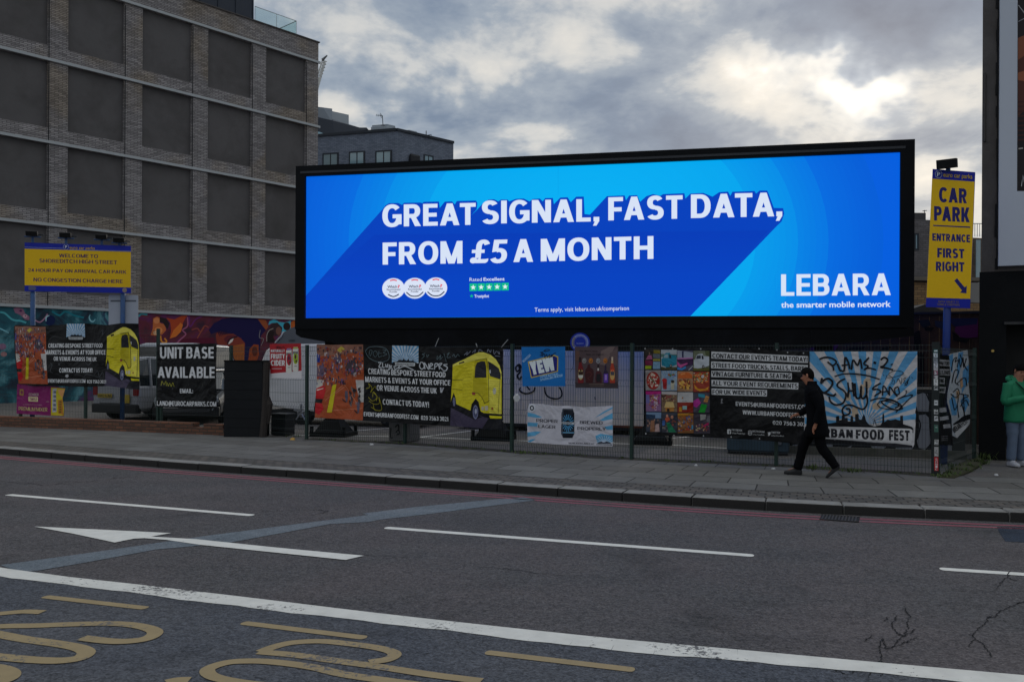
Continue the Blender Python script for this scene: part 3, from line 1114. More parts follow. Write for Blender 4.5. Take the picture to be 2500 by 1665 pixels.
# fence foot line (also the back of the pavement); photo pixels of the posts
FP = [(749, 1072), (989, 1083), (1250, 1103), (1542, 1121), (1895, 1137), (2283, 1160)]
FB = [G(x, y, PZ) for x, y in FP]
LEFT_PX = [-330, -140, 27, 187, 365, 545]


def wall_pt(px, back):
    u = (px - CX) / F
    Y = 17.75 / (1 + 0.343 * u)
    return Vector((u * Y + 0.32 * back, Y + 0.95 * back, PZ))


FL = [wall_pt(px, 0.30) for px in LEFT_PX]
RET_END = Vector((8.62, 15.95, PZ))

back = []
for i, p in enumerate(KERB):
    # how far to the fence line, square to the kerb
    nn = side_n(KERB, i)
    line = [Vector((-60, 33.5, 0))] + [Vector((q.x, q.y, 0)) - Vector((0.1, 0.35, 0)) for q in FL[:-1]] + [Vector((q.x, q.y, 0)) for q in FB] + [Vector((60, -11.5, 0))]
    best = 4.0
    for a, b in zip(line, line[1:]):
        d = b - a
        den = nn.x * d.y - nn.y * d.x
        if abs(den) < 1e-6:
            continue
        w = a - Vector((p.x, p.y, 0))
        tt = (w.x * d.y - w.y * d.x) / den
        ss = (w.x * nn.y - w.y * nn.x) / den
        if tt > 0 and -0.001 <= ss <= 1.001:
            best = tt
            break
    back.append(best)
lo = offs(KERB, KW + SW + 0.004, PZ)
hi = [Vector((p.x, p.y, PZ)) + side_n(KERB, i) * (back[i] + 0.05) for i, p in enumerate(KERB)]
strip('pavement', lo, hi, M_SLAB, 'grey paving slabs between the kerb and the fence')
# car park tarmac behind
mb = MB()
for i in range(len(KERB) - 1):
    a = Vector((KERB[i].x, KERB[i].y, PZ - 0.012)) + side_n(KERB, i) * 0.25
    b = Vector((KERB[i + 1].x, KERB[i + 1].y, PZ - 0.012)) + side_n(KERB, i + 1) * 0.25
    mb.face([a, b, Vector((b.x * 1.0, 120, PZ - 0.012)), Vector((a.x, 120, PZ - 0.012))])
tag(mb.build('car_park', M_PARK), 'grey tarmac of the car park behind the fence', None, None, 'structure')
# white bay lines
def bay(p0, p1, w=0.09):
    a, b = G(*p0, PZ - 0.008), G(*p1, PZ - 0.008)
    d = (b - a).normalized()
    nn = Vector((-d.y, d.x, 0)) * w / 2
    mb = MB()
    mb.face([a - nn, b - nn, b + nn, a + nn])
    tag(mb.build('bay_line', M_WHITE), 'white parking bay line on the car park tarmac', None, None, 'structure')


for a, b in (((700, 1033), (900, 1036)), ((855, 1052), (1010, 1040)), ((1015, 1068), (1180, 1048)), ((1000, 1066), (1180, 1073)), ((1180, 1073), (1560, 1084)), ((1630, 1085), (1775, 1094)), ((1615, 1072), (1680, 1066)), ((700, 1062), (1000, 1066)), ((590, 1031), (720, 1031))):
    bay(a, b)
# dirt strip along the fence foot
mb = MB()
FLINE = FB
for i in range(len(FLINE) - 1):
    a, b = FLINE[i], FLINE[i + 1]
    d = (b - a).normalized()
    nn = Vector((d.y, -d.x, 0))
    n = 10
    for k in range(n):
        p, q = a.lerp(b, k / n), a.lerp(b, (k + 1) / n)
        w0, w1 = 0.16 + 0.05 * math.sin(p.x * 5) + 0.03 * math.sin(p.x * 13), 0.16 + 0.05 * math.sin(q.x * 5) + 0.03 * math.sin(q.x * 13)
        zz = Vector((0, 0, 0.004))
        mb.face([p + nn * w0 + zz, q + nn * w1 + zz, q - nn * 0.25 + zz, p - nn * 0.25 + zz])
tag(mb.build('verge', M_DIRT), 'dirty earth along the foot of the fence', None, None, 'structure')

# ================================================================== BUILDINGS
# ---- large brick building on the left
A0 = Vector((-20.2, 34.0, 0))
AD = Vector((0.662, 0.7496, 0))
AN = Vector((0.7496, -0.662, 0))
M_LBRICK = brick_mat('long_grey_brick', lin(162, 157, 155), lin(122, 118, 117), lin(80, 76, 75), 0.30, 0.072, 0.011, patch=lin(252, 242, 224))
M_PANEL = mat('dark_render', lin(92, 89, 88), 0.9, 0.22, 0.7, 0.2, 12, dirt=lin(74, 71, 69), dirt_amt=0.9, dscale=0.55)
M_LEDGE = mat('pale_metal_trim', lin(168, 172, 172), 0.55, 0.1, 3)
M_NAVY = mat('navy_cladding', lin(34, 42, 54), 0.5, 0.12, 1.5)
M_DARK = mat('dark_gap', lin(26, 26, 28), 0.8)
bl = thing('brick_building', 'large grey brick building with blank dark panels and a colourful mural at its foot', 'building', A0 + AD * 7)


def FA(s, z, dep=0.0):
    p = A0 + AD * s + AN * (-dep)
    return Vector((p.x, p.y, z))


ZL = [4.0, 7.38, 10.76, 14.14, 17.52]
TOPZ = 18.55
bays = [(1.69 - 3.13 * k - 2.34, 1.69 - 3.13 * k) for k in (3, 2, 1, 0)] + [(2.467, 4.81), (5.61, 7.95), (8.75, 11.07), (11.87, 14.24)]
S0, S1 = bays[0][0] - 0.8, 15.0
sb = [S0] + [q for b in bays for q in b] + [S1]
zb = [3.95]
for k in range(4):
    zb += [ZL[k] + 0.58, ZL[k + 1] - 0.06]
zb += [TOPZ]
wall = MB()
DEP = 0.14
M_REV = mat('brick_reveal', lin(84, 76, 72), 0.9)
for i in range(len(sb) - 1):
    for j in range(len(zb) - 1):
        is_panel = (i % 2 == 1) and (j % 2 == 1) and i < len(sb) - 2
        a, b, z0, z1 = sb[i], sb[i + 1], zb[j], zb[j + 1]
        if not is_panel:
            wall.face([FA(a, z0), FA(b, z0), FA(b, z1), FA(a, z1)])
        else:
            wall.face([FA(a, z0), FA(a, z1), FA(a, z1, DEP), FA(a, z0, DEP)])
            wall.face([FA(b, z1), FA(b, z0), FA(b, z0, DEP), FA(b, z1, DEP)])
            wall.face([FA(a, z1), FA(b, z1), FA(b, z1, DEP), FA(a, z1, DEP)])
            wall.face([FA(b, z0), FA(a, z0), FA(a, z0, DEP), FA(b, z0, DEP)])
# gable end, roof and rear
wall.face([FA(S1, 0), FA(S1, 0, 14), FA(S1, TOPZ, 14), FA(S1, TOPZ)])
wall.face([FA(S0, 0, 14), FA(S0, 0), FA(S0, TOPZ), FA(S0, TOPZ, 14)])
wall.face([FA(S1, 0, 14), FA(S0, 0, 14), FA(S0, TOPZ, 14), FA(S1, TOPZ, 14)])
wall.face([FA(S0, TOPZ), FA(S1, TOPZ), FA(S1, TOPZ, 14), FA(S0, TOPZ, 14)])


def uv_fac(p, n):
    q = p - A0
    return (q.dot(AD) + q.dot(AN) * 1.0, p.z)


wall.build('wall', M_LBRICK, bl, uv=uv_fac)
for k in range(4):
    for (a, b) in bays:
        pn = MB()
        pn.obox(FA(a, ZL[k] + 0.58, DEP + 0.05), AD * (b - a), AN * 0.05, Vector((0, 0, ZL[k + 1] - 0.06 - ZL[k] - 0.58)))
        pn.build('blind_panel', M_PANEL, bl)
for z in ZL:
    lg = MB()
    lg.obox(FA(S0, z - 0.06, 0), AD * (S1 - S0 + 0.08), AN * 0.09, Vector((0, 0, 0.11)))
    lg.build('ledge', M_LEDGE, bl)
lg = MB()
lg.obox(FA(S0, TOPZ, 0.3), AD * (S1 - S0 + 0.06), AN * 0.36, Vector((0, 0, 0.06)))
lg.build('coping', mat('dark_coping', lin(70, 66, 64), 0.7), bl)
# thin dark strips painting the shadowed reveal at each panel's right edge
jn = MB()
for s in (1.70, 4.83, 7.97, 11.09, 14.26):
    jn.obox(FA(s, 3.95, 0), AD * 0.035, AN * 0.01, Vector((0, 0, 13.4)))
jn.build('reveal_shadow', M_DARK, bl)
# penthouse and balustrade
ph = MB()
ph.obox(FA(S0, TOPZ, 8.0), AD * (11.62 - S0), AN * 7.2, Vector((0, 0, 3.4)))
for k in range(14):
    ph.obox(FA(11.58 - k * 0.95, TOPZ, 0.8), AD * 0.05, AN * 0.035, Vector((0, 0, 3.4)))
ph.build('penthouse', M_NAVY, bl)
M_GLASS_RAIL = mat('glass_rail', lin(228, 242, 240), 0.05, 0.02, 1, trans=0.96, spec=0.5)
gl = MB()
s0, s1 = 11.75, 14.2
gl.obox(FA(s0, TOPZ + 0.06, 0.85), AD * (s1 - s0), AN * 0.02, Vector((0, 0, 1.05)))
gl.obox(FA(s1, TOPZ + 0.06, 4.0), AN * 3.15, AD * 0.02, Vector((0, 0, 1.05)))
b_ = gl.build('glass_balustrade', M_GLASS_RAIL, bl)
hr = MB()
hr.tube([FA(s0, TOPZ + 1.13, 0.84), FA(s1, TOPZ + 1.13, 0.84), FA(s1, TOPZ + 1.13, 4.0)], 0.018, 5)
for s in (s0, 13.0, s1):
    hr.tube([FA(s, TOPZ + 0.06, 0.84), FA(s, TOPZ + 1.13, 0.84)], 0.012, 5)
hr.build('handrail', M_LEDGE, b_)

# mural at the foot of the facade
def mural_mat():
    m = bpy.data.materials.new('mural_spray_paint')
    m.use_nodes = True
    t = NT(m.node_tree)
    b = t.n('ShaderNodeBsdfPrincipled', ins={'Roughness': 0.75})
    uv = t.n('ShaderNodeTexCoord').outputs['UV']
    sx = t.n('ShaderNodeSeparateXYZ', ins={0: uv}).outputs[0]
    n1 = t.noise(uv, 0.5, 6, 0.6, 0.9)
    n2 = t.noise(uv, 0.45, 5, 0.6, 0.8, w=6.0)
    K = 0.9
    left = t.ramp(n1, [(0.30, lin(14, 12, 34, K)), (0.42, lin(10, 42, 62, K)), (0.50, lin(16, 92, 104, K)), (0.56, lin(92, 150, 158, K)), (0.60, lin(24, 74, 96, K)), (0.68, lin(96, 42, 96, K)), (0.8, lin(20, 14, 44, K))])
    right = t.ramp(n2, [(0.30, lin(22, 14, 36, K)), (0.42, lin(66, 18, 44, K)), (0.50, lin(104, 26, 46, K)), (0.56, lin(96, 24, 84, K)), (0.62, lin(120, 50, 36, K)), (0.70, lin(40, 16, 54, K)), (0.85, lin(16, 14, 40, K))])
    fac = t.ramp(t.m('ADD', t.m('DIVIDE', sx, 20.0), t.m('MULTIPLY', t.m('SUBTRACT', n1, 0.5), 0.10)), [(0.225, (0, 0, 0)), (0.255, (1, 1, 1))])
    t.set(b.inputs['Base Color'], t.mix(fac, left, right))
    t.n('ShaderNodeOutputMaterial', ins={0: b.outputs[0]})
    return m


mu = MB()
mu.obox(FA(S0, 0.0, 0.0), AD * (S1 - S0), AN * 0.02, Vector((0, 0, 3.93)))
mural = mu.build('mural', mural_mat(), bl, uv=lambda p, n: ((p - A0).dot(AD), p.z))
M_MURAL = print_mat('mural_paint', 0.75, 0.0)
mp_ = Sheet(FA(0, 0, -0.021), AN, (330, 740, 5.0106), K=1.3)
mp_.part('painted_figure', M_MURAL)
# woman's dark hair, face and eye
mp_.poly([(900, 330), (960, 250), (1060, 195), (1200, 178), (1400, 180), (1520, 200), (1590, 260), (1600, 330), (1540, 400), (1520, 620), (1330, 720), (1330, 560), (1300, 430), (1200, 380), (1100, 360), (1040, 345), (985, 360), (930, 380)], (26, 20, 62))
mp_.poly([(1000, 360), (1090, 385), (1200, 375), (1290, 430), (1345, 490), (1335, 700), (1100, 720), (1050, 560), (1000, 480), (985, 400)], (122, 52, 40), 2)
mp_.poly([(1200, 520), (1335, 495), (1335, 700), (1120, 700), (1105, 570)], (150, 84, 40), 3)
mp_.poly([(1080, 440), (1130, 395), (1210, 390), (1250, 405), (1180, 440), (1110, 480)], (92, 36, 44), 4)
mp_.poly([(1135, 498), (1165, 450), (1205, 430), (1190, 470), (1150, 502)], (205, 196, 186), 5)
mp_.line([(1125, 500), (1150, 450), (1200, 425), (1250, 408)], 14, (28, 16, 30), 6)
for k in range(6):
    mp_.line([(1010 + 22 * k, 330), (1020 + 20 * k, 370), (1040 + 18 * k, 410 - 8 * k)], 9, (30, 18, 46), 6, taper=True)
mp_.poly([(1380, 720), (1400, 560), (1450, 505), (1510, 510), (1515, 640), (1480, 720)], (140, 62, 30), 3)
mp_.ell(1462, 590, 34, 60, (92, 40, 26), 4)
# orange glowing figure
mp_.poly([(190, 390), (215, 310), (220, 190), (265, 165), (320, 190), (300, 240), (360, 260), (380, 330), (330, 385), (240, 400)], (178, 96, 52), 2)
mp_.ell(262, 215, 38, 36, (196, 122, 76), 3)
mp_.ell(285, 335, 50, 42, (206, 130, 74), 3)
mp_.ell(258, 365, 36, 26, (214, 168, 126), 4)
mp_.poly([(300, 170), (380, 190), (420, 250), (400, 320), (370, 290), (340, 240), (300, 230)], (42, 30, 30), 4)
mp_.poly([(380, 180), (480, 200), (560, 160), (640, 150), (590, 230), (560, 330), (510, 400), (420, 440), (440, 340), (430, 240)], (158, 62, 32), 2)
mp_.poly([(425, 435), (470, 330), (520, 280), (555, 240), (585, 265), (560, 350), (500, 410)], (196, 104, 40), 3)
mp_.line([(310, 400), (320, 460), (350, 485), (385, 470), (360, 430)], 18, (206, 132, 44), 4)
mp_.line([(640, 170), (640, 280), (580, 330), (620, 380), (560, 440), (500, 500)], 16, (150, 84, 110), 3)
mp_.line([(660, 150), (670, 290), (740, 200), (820, 160)], 18, (96, 40, 96), 3)
mp_.line([(690, 330), (760, 310), (800, 350), (850, 280), (900, 300)], 16, (128, 60, 56), 3)
mp_.line([(840, 300), (800, 360), (760, 430)], 12, (140, 72, 52), 4)
mp_.poly([(500, 500), (560, 440), (760, 430), (960, 420), (990, 560), (760, 720), (520, 640)], (82, 22, 42), 1.5)
# cyan splash and round faces near the billboard
mp_.poly([(1630, 270), (1640, 225), (1700, 195), (1760, 230), (1830, 238), (1905, 215), (1910, 320), (1850, 400), (1800, 420), (1770, 480), (1720, 480), (1790, 380), (1800, 300), (1740, 240), (1670, 245)], (64, 158, 176), 3)
mp_.ell(1720, 320, 76, 84, (52, 38, 40), 2)
mp_.ell(1755, 340, 34, 50, (108, 72, 60), 3.5)
mp_.ell(1855, 285, 44, 50, (40, 28, 30), 4)
mp_.poly([(1900, 240), (1955, 200), (1955, 350), (1905, 330)], (170, 84, 34), 4)
mp_.poly([(1500, 195), (1600, 210), (1630, 290), (1600, 330), (1560, 280)], (142, 72, 40), 3)
mp_.poly([(1605, 480), (1615, 380), (1650, 330), (1700, 350), (1690, 420), (1720, 480)], (36, 24, 24), 3.2)
mp_.line([(1610, 470), (1612, 390), (1640, 335), (1690, 310)], 7, (160, 150, 140), 5)
mp_.line([(1530, 330), (1520, 420), (1570, 440), (1540, 520)], 6, (130, 126, 124), 5)
# left part: crescent moons, pale mask and swirls
mp_.T = (0, 730, 6.542)
mp_.line([(1440, 250), (1425, 300), (1450, 350), (1490, 360), (1525, 320)], 24, (120, 168, 176), 3, taper=True)
mp_.ell(800, 340, 84, 82, (16, 30, 66), 2)
mp_.line([(735, 360), (740, 290), (790, 262)], 20, (150, 190, 196), 3, taper=True)
mp_.poly([(215, 150), (280, 130), (370, 160), (400, 230), (470, 280), (470, 340), (400, 330), (330, 260), (240, 220)], (128, 88, 108), 2)
mp_.ell(400, 275, 38, 30, (176, 140, 148), 3)
mp_.ell(408, 268, 12, 9, (40, 24, 40), 4)
mp_.ell(330, 190, 22, 16, (70, 26, 70), 3)
mp_.line([(0, 210), (80, 230), (200, 330), (330, 350), (420, 380)], 30, (72, 150, 156), 2.5)
mp_.line([(560, 340), (640, 370), (720, 300), (760, 240)], 22, (150, 110, 130), 2.5)
mp_.line([(0, 470), (60, 500), (140, 540)], 18, (120, 180, 190), 2.5)
mp_.line([(830, 200), (950, 260), (1050, 200), (1180, 260), (1340, 300)], 26, (28, 110, 122), 2.5)
mp_.line([(2210, 280), (2260, 240), (2355, 250)], 30, (60, 140, 150), 3)
mp_.ell(40, 760, 60, 50, (128, 96, 120), 2)
mp_.ell(60, 880, 50, 40, (150, 110, 110), 3)
mp_.finish(mural)

# ---- dark grey building in the middle distance
def bld_uv(o, d):
    return lambda p, n: ((p - o).dot(d) + (p - o).dot(Vector((-d.y, d.x, 0))), p.z)


M_MBRICK = brick_mat('slate_brick', lin(122, 130, 143), lin(102, 110, 123), lin(82, 88, 99), 0.3, 0.1, 0.01, bump=0.3)
M_PANE = mat('reflecting_pane', lin(120, 150, 160), 0.08, 0.15, 0.7, spec=0.9)
M_FRAME_D = mat('dark_window_frame', lin(26, 34, 44), 0.5)
M_DIMPANE = mat('dim_curtain', lin(120, 138, 142), 0.4, 0.2, 2.0)
cB = P(968, 320, 60.0)
HB = cB.z
lB = P(700, 336, 62.4)
rB = P(1107, 351, 63.5)
dl = Vector((lB.x - cB.x, lB.y - cB.y, 0)).normalized()
dr = Vector((rB.x - cB.x, rB.y - cB.y, 0)).normalized()
LW, RW = 14.0, (Vector((rB.x - cB.x, rB.y - cB.y, 0))).length
cB0 = Vector((cB.x, cB.y, 0))
mbd = thing('apartment_block', 'slate grey brick block with dark framed windows rising above the billboard', 'building', cB0)
w = MB()
q = [cB0 + dl * LW, cB0, cB0 + dr * RW, cB0 + dr * RW + dl * LW]
w.prism(q, Vector((0, 0, HB)))
w.build('wall', M_MBRICK, mbd, uv=lambda p, n: (((p - cB0).dot(dl) if abs(n.dot(dl)) < 0.7 else (p - cB0).dot(dr)), p.z))
cp = MB()
nl, nr_ = Vector((dl.y, -dl.x, 0)), Vector((dr.y, -dr.x, 0))
if nl.y > 0: nl = -nl
if nr_.y > 0: nr_ = -nr_
cp.obox(cB0 + nl * 0.1 + Vector((0, 0, HB)), dl * LW, -nl * 0.5, Vector((0, 0, 0.18)))
cp.obox(cB0 + nr_ * 0.1 + Vector((0, 0, HB + 0.002)), dr * RW, -nr_ * 0.5, Vector((0, 0, 0.18)))
cp.build('coping', M_FRAME_D, mbd)


def window_on(o, d, n, s0, s1, z0, z1, parent, panes=2, m=M_PANE):
    fr = MB()
    a = o + d * s0 + Vector((0, 0, z0))
    W, H = s1 - s0, z1 - z0
    t_ = 0.085
    fr.obox(a - n * 0.06, d * W, n * 0.09, Vector((0, 0, t_)))
    fr.obox(a - n * 0.06 + Vector((0, 0, H - t_)), d * W, n * 0.09, Vector((0, 0, t_)))
    fr.obox(a - n * 0.06 + Vector((0, 0, t_)), d * t_ * 1.6, n * 0.09, Vector((0, 0, H - 2 * t_)))
    fr.obox(a - n * 0.06 + d * (W - t_) + Vector((0, 0, t_)), d * t_, n * 0.09, Vector((0, 0, H - 2 * t_)))
    for k in range(1, panes):
        fr.obox(a - n * 0.06 + d * (W * k / panes - 0.03) + Vector((0, 0, t_)), d * 0.07, n * 0.08, Vector((0, 0, H - 2 * t_)))
    wd = fr.build('window', M_FRAME_D, parent)
    pn = MB()
    pn.obox(a - n * 0.05 + d * t_ + Vector((0, 0, t_)), d * (W - 2 * t_), n * 0.055, Vector((0, 0, H - 2 * t_)))
    pn.build('pane', m, wd)
    return wd


def s_on(o, d, px, py=400):
    """distance along a wall line whose foot is o, direction d, seen at photo column px"""
    u = ray(px, py).x
    return (u * o.y - o.x) / (d.x - u * d.y)


T6 = (740, 130, 5.2275)
for x0, x1, yt in ((248, 455, 1270), (585, 792, 1247), (922, 1135, 1235)):
    a, b = s_on(cB0, dl, T6[0] + x1 / T6[2]), s_on(cB0, dl, T6[0] + x0 / T6[2])
    zt = CAMZ + (880 - (T6[1] + yt / T6[2])) / F * (cB0 + dl * a).y
    window_on(cB0, dl, nl, a, b, zt - 2.1, zt, mbd, 2, M_DIMPANE if x0 < 500 else M_PANE)
    for zz in (4.2, 8.4):
        window_on(cB0, dl, nl, a, b, zt - 2.1 - zz, zt - zz, mbd, 2)
a, b = s_on(cB0, dr, T6[0] + 1535 / T6[2]), s_on(cB0, dr, T6[0] + 1662 / T6[2])
zt = CAMZ + (880 - (T6[1] + 1285 / T6[2])) / F * (cB0 + dr * a).y
window_on(cB0, dr, nr_, a, b, zt - 2.1, zt, mbd, 2)
for s_, e_, h_ in ((0.28, 0.42, 0.5), (0.66, 0.8, 0.45)):
    un = MB()
    un.obox(cB0 + dr * RW * s_ + dl * 2 + Vector((0, 0, HB)), dr * RW * (e_ - s_), dl * 1.2, Vector((0, 0, h_ + 0.4)))
    un.build('roof_unit', mat('pale_roof_unit', lin(150, 158, 164), 0.6), mbd, bevel=0.03)
un = MB()
un.obox(cB0 + dl * 1.7 + dr * 0.8 + Vector((0, 0, HB)), dl * 1.0, dr * 1.0, Vector((0, 0, 0.62)))
un.build('roof_unit', mat('pale_roof_unit', lin(150, 158, 164), 0.6), mbd, bevel=0.03)
vt = MB()
vt.obox(cB0 + nr_ * 0.02 + dr * (a - 1.35) + Vector((0, 0, zt - 1.5)), dr * 0.9, nr_ * 0.3, Vector((0, 0, 1.3)))
vt.build('satellite_dish', mat('black_box', lin(18, 20, 26), 0.6), mbd, bevel=0.2)
ae = thing('roof_aerial', 'thin television aerial standing on the slate grey block', 'aerial', P(936, 322, 61.0))
pa = P(936, 322, 61.5)
m_ = MB()
m_.tube([pa, P(933.5, 283, 61.5)], 0.03, 5)
m_.build('mast', M_FRAME_D, ae)
m_ = MB()
m_.tube([P(918, 282, 61.5), P(935, 283.5, 61.5)], 0.018, 5)
for dx_ in (920, 924, 928, 932):
    m_.tube([P(dx_ - 1, 279.5, 61.5), P(dx_ + 0.5, 285.5, 61.5)], 0.012, 4)
m_.tube([P(929, 277, 61.5), P(931, 289, 61.5)], 0.018, 4)
m_.tube([P(929.5, 306.5, 61.5), P(940, 307, 61.5)], 0.025, 4)
m_.build('antenna', M_FRAME_D, ae)
ra = MB()
ra.tube([P(1040.5, 332, 61.8), P(1040.5, 320, 61.8)], 0.035, 5)
ra.tube([P(1043, 331, 61.8), P(1053, 329, 61.8), P(1053, 334, 61.8)], 0.025, 4)
tag(ra.build('roof_pole', M_FRAME_D), 'short thin pole on the right roof edge of the slate grey block', 'pole')

# ---- navy building behind it with pale plant screens
nb = thing('office_block', 'navy clad office roof with pale grey plant screens beside the brick building', 'building', P(800, 880, 80))
n1_ = MB()
a, b, c = P(700, 268, 78), P(845, 303, 84), P(900, 318, 86)
n1_.prism([P(700, 268, 78), P(812, 295, 82.5), P(812, 292, 84), P(878, 312, 86), P(895, 312, 87), P(900, 318, 87), Vector((P(900, 880, 87).x, 87, 0)), Vector((P(700, 880, 78).x, 78, 0))], Vector((-3, 8, 0)))
n1_.build('roof_cladding', M_NAVY, nb)
M_SCR = mat('pale_plant_screen', lin(140, 148, 156), 0.6, 0.08, 1)
n2_ = MB()
a, b = P(690, 252, 82), P(810, 265, 84)
n2_.prism([P(690, 252, 80), P(789, 263, 83), P(811, 266, 84), P(811, 300, 84), P(690, 290, 80)], Vector((-1, 5, 0)))
n2_.build('plant_screen', M_SCR, nb)
n2_ = MB()
n2_.prism([P(811, 272, 84.5), P(851.5, 281, 86.5), P(851.5, 308, 86.5), P(811, 300, 84.5)], Vector((-1, 5, 0)))
n2_.build('plant_screen', mat('pale_plant_screen_b', lin(156, 163, 168), 0.6, 0.08, 1), nb)
n2_ = MB()
n2_.prism([P(700, 320, 77), P(800, 330.5, 80), P(778, 322, 80), P(700, 314, 77)], Vector((0, 0.4, 0)))
n2_.build('skylight', M_PANE, nb)
# crane
cr = thing('tower_crane', 'tip of a distant white crane jib beside the brick building', 'crane', P(760, 880, 160))
m_ = MB()
a, b = P(752, 255, 160), P(787, 148, 160)
for off_ in (Vector((0, 0, 0)), Vector((1.0, 0, -0.2)), Vector((0.5, 0.9, 0.2))):
    m_.tube([a + off_, b + off_ * 0.55], 0.13, 4)
for k in range(14):
    p, q = a.lerp(b, k / 14), a.lerp(b, (k + 1) / 14)
    m_.tube([p, q + Vector((0.85, 0, -0.2))], 0.08, 4)
    m_.tube([p + Vector((0.9, 0, -0.2)), q], 0.08, 4)
m_.build('jib', mat('crane_white', lin(200, 200, 196), 0.6), cr)
m_ = MB()
m_.tube([b, b + Vector((0.9, 0, 0.9))], [0.3, 0.12], 5)
m_.tube([a, Vector((a.x - 3, a.y, 0))], 0.6, 5)
m_.build('mast', mat('crane_grey', lin(90, 90, 92), 0.6), cr)

# ---- background buildings right of the billboard
M_RB = brick_mat('grey_stock_brick', lin(112, 108, 108), lin(96, 92, 92), lin(80, 78, 78), 0.3, 0.1, 0.012, bump=0.2)
M_TAN = brick_mat('tan_brick', lin(176, 142, 98), lin(146, 116, 82), lin(110, 96, 78), 0.3, 0.1, 0.014, bump=0.3)


def slab(pxl, pxr, ytop, Y0, Y1, depth, name, m, parent, zbot=0.0, d2=None):
    a, b = P(pxl, ytop[0], Y0), P(pxr, ytop[1], Y1)
    zt = max(a.z, b.z)
    d = Vector((b.x - a.x, b.y - a.y, 0)).normalized()
    w = MB()
    bk = Vector((-d.y, d.x, 0)) * depth
    w.prism([Vector((a.x, a.y, zbot)), Vector((b.x, b.y, zbot)), Vector((b.x, b.y, 0)) + bk + Vector((0, 0, zbot)), Vector((a.x, a.y, zbot)) + bk], Vector((0, 0, zt - zbot)))
    return w.build(name, m, parent, uv=lambda p, n: ((p - a).dot(d) + (p - a).dot(Vector((-d.y, d.x, 0))), p.z)), a, d, zt


gb = thing('grey_house', 'plain grey brick house with one tall window between the billboard and the yellow pole sign', 'building', P(2260, 880, 42))
wl, a_, d_, z_ = slab(2150, 2340, (535, 541), 42, 43, 8, 'wall', M_RB, gb)
p_ = P(2234, 525, 42.5)
w = MB()
w.obox(Vector((P(2222, 500, 42.6).x, 42.6, z_ - 0.2)), Vector((0.78, 0, 0)), Vector((0, 1.2, 0)), Vector((0, 0, 0.55)))
w.build('chimney', M_RB, gb)
s0_ = P(2234, 600, 42.3).x - a_.x
nn_ = Vector((d_.y, -d_.x, 0))
window_on(Vector((a_.x, a_.y, 0)), d_, nn_, s0_ + 0.0, s0_ + 0.32, CAMZ + (887 - 610) / F * 42.3, CAMZ + (887 - 568) / F * 42.3, gb, 1)
pa = P(2257, 528, 43)
m_ = MB()
m_.tube([pa, pa + Vector((0, 0, 0.3))], 0.02, 4)
m_.tube([pa + Vector((-0.1, 0, 0.25)), pa + Vector((0.12, 0, 0.28))], 0.018, 4)
tag(m_.build('roof_aerial', M_FRAME_D), 'small aerial on the grey house behind the billboard edge', 'aerial')
tb = thing('tan_house', 'low tan brick house behind the foot of the yellow pole sign', 'building', P(2300, 880, 34))
slab(2180, 2410, (690, 692), 34, 34.5, 2, 'wall', M_TAN, tb)
w = MB()
p0, p1 = P(2180, 684, 33.8), P(2410, 686, 34.3)
w.obox(p0, p1 - p0, Vector((0, 0.8, 0)), Vector((0, 0, 0.14)))
w.build('coping', mat('stone_coping', lin(120, 112, 100), 0.8), tb)
w = MB()
w.prism([P(2180, 770, 30), P(2262, 742, 30), P(2330, 770, 30)], Vector((0, 3, 0)))
w.build('roof', mat('dark_slate_roof', lin(60, 58, 56), 0.8, 0.3, 8), tb)
w = MB()
w.prism([P(2322, 690, 33), P(2400, 690, 33), P(2400, 740, 33), P(2322, 735, 33)], Vector((0, 0.3, 0)))
w.build('render_patch', mat('pale_render', lin(150, 148, 142), 0.85, 0.15, 3), tb)
ob_ = thing('corner_block', 'narrow brick block with a railed glass balcony left of the hoarding building', 'building', P(2385, 880, 50))
slab(2372, 2450, (582, 584), 50, 50.5, 6, 'wall', brick_mat('brown_brick', lin(120, 104, 90), lin(96, 84, 74), lin(84, 76, 70), 0.3, 0.1, 0.012), ob_)
w = MB()
p0 = P(2374, 578, 49.8)
for k in range(9):
    w.tube([p0 + Vector((k * 0.14, 0, 0)), p0 + Vector((k * 0.14, 0, 0.75))], 0.02, 4)
w.tube([p0 + Vector((0, 0, 0.75)), p0 + Vector((1.3, 0, 0.75))], 0.025, 4)
w.build('railing', M_LEDGE, ob_)
w = MB()
w.obox(p0 + Vector((0.2, -0.1, -3.4)), Vector((0.22, 0, 0)), Vector((0, 0.1, 0)), Vector((0, 0, 3.2)))
w.build('window', M_PANE, ob_)

# ---- building at the right edge with hoarding board
RC = Vector((8.66, 15.95, 0))                  # near corner of its front
RD = Vector((1, -0.43, 0)).normalized()
RN = Vector((RD.y, -RD.x, 0))
if RN.y > 0:
    RN = -RN
M_RCON = mat('stained_concrete', lin(84, 80, 78), 0.9, 0.3, 3, 0.4, 25, dirt=lin(66, 60, 56), dirt_amt=0.7, dscale=1.5)
M_BLACK = mat('black_gloss_paint', lin(12, 14, 16), 0.7, 0.3, 2, 0.2, 30, spec=0.15, dirt=lin(26, 27, 28), dirt_amt=0.3, dscale=3)
rb = thing('corner_building', 'tall concrete building at the right edge with black shopfront and white hoarding board', 'building', RC)
TRX = 3.58


def FR(s, z, out=0.0):
    p = RC + RD * s + RN * out
    return Vector((p.x, p.y, z))


w = MB()
SKW = Vector((6.6, 10.0, 0))
w.prism([FR(0.03, TRX), FR(12, TRX), FR(12, TRX) + SKW, FR(0.03, TRX) + SKW], Vector((0, 0, 14)))
w.build('wall', M_RCON, rb, uv=lambda p, n: (p.x, p.z))
w = MB()
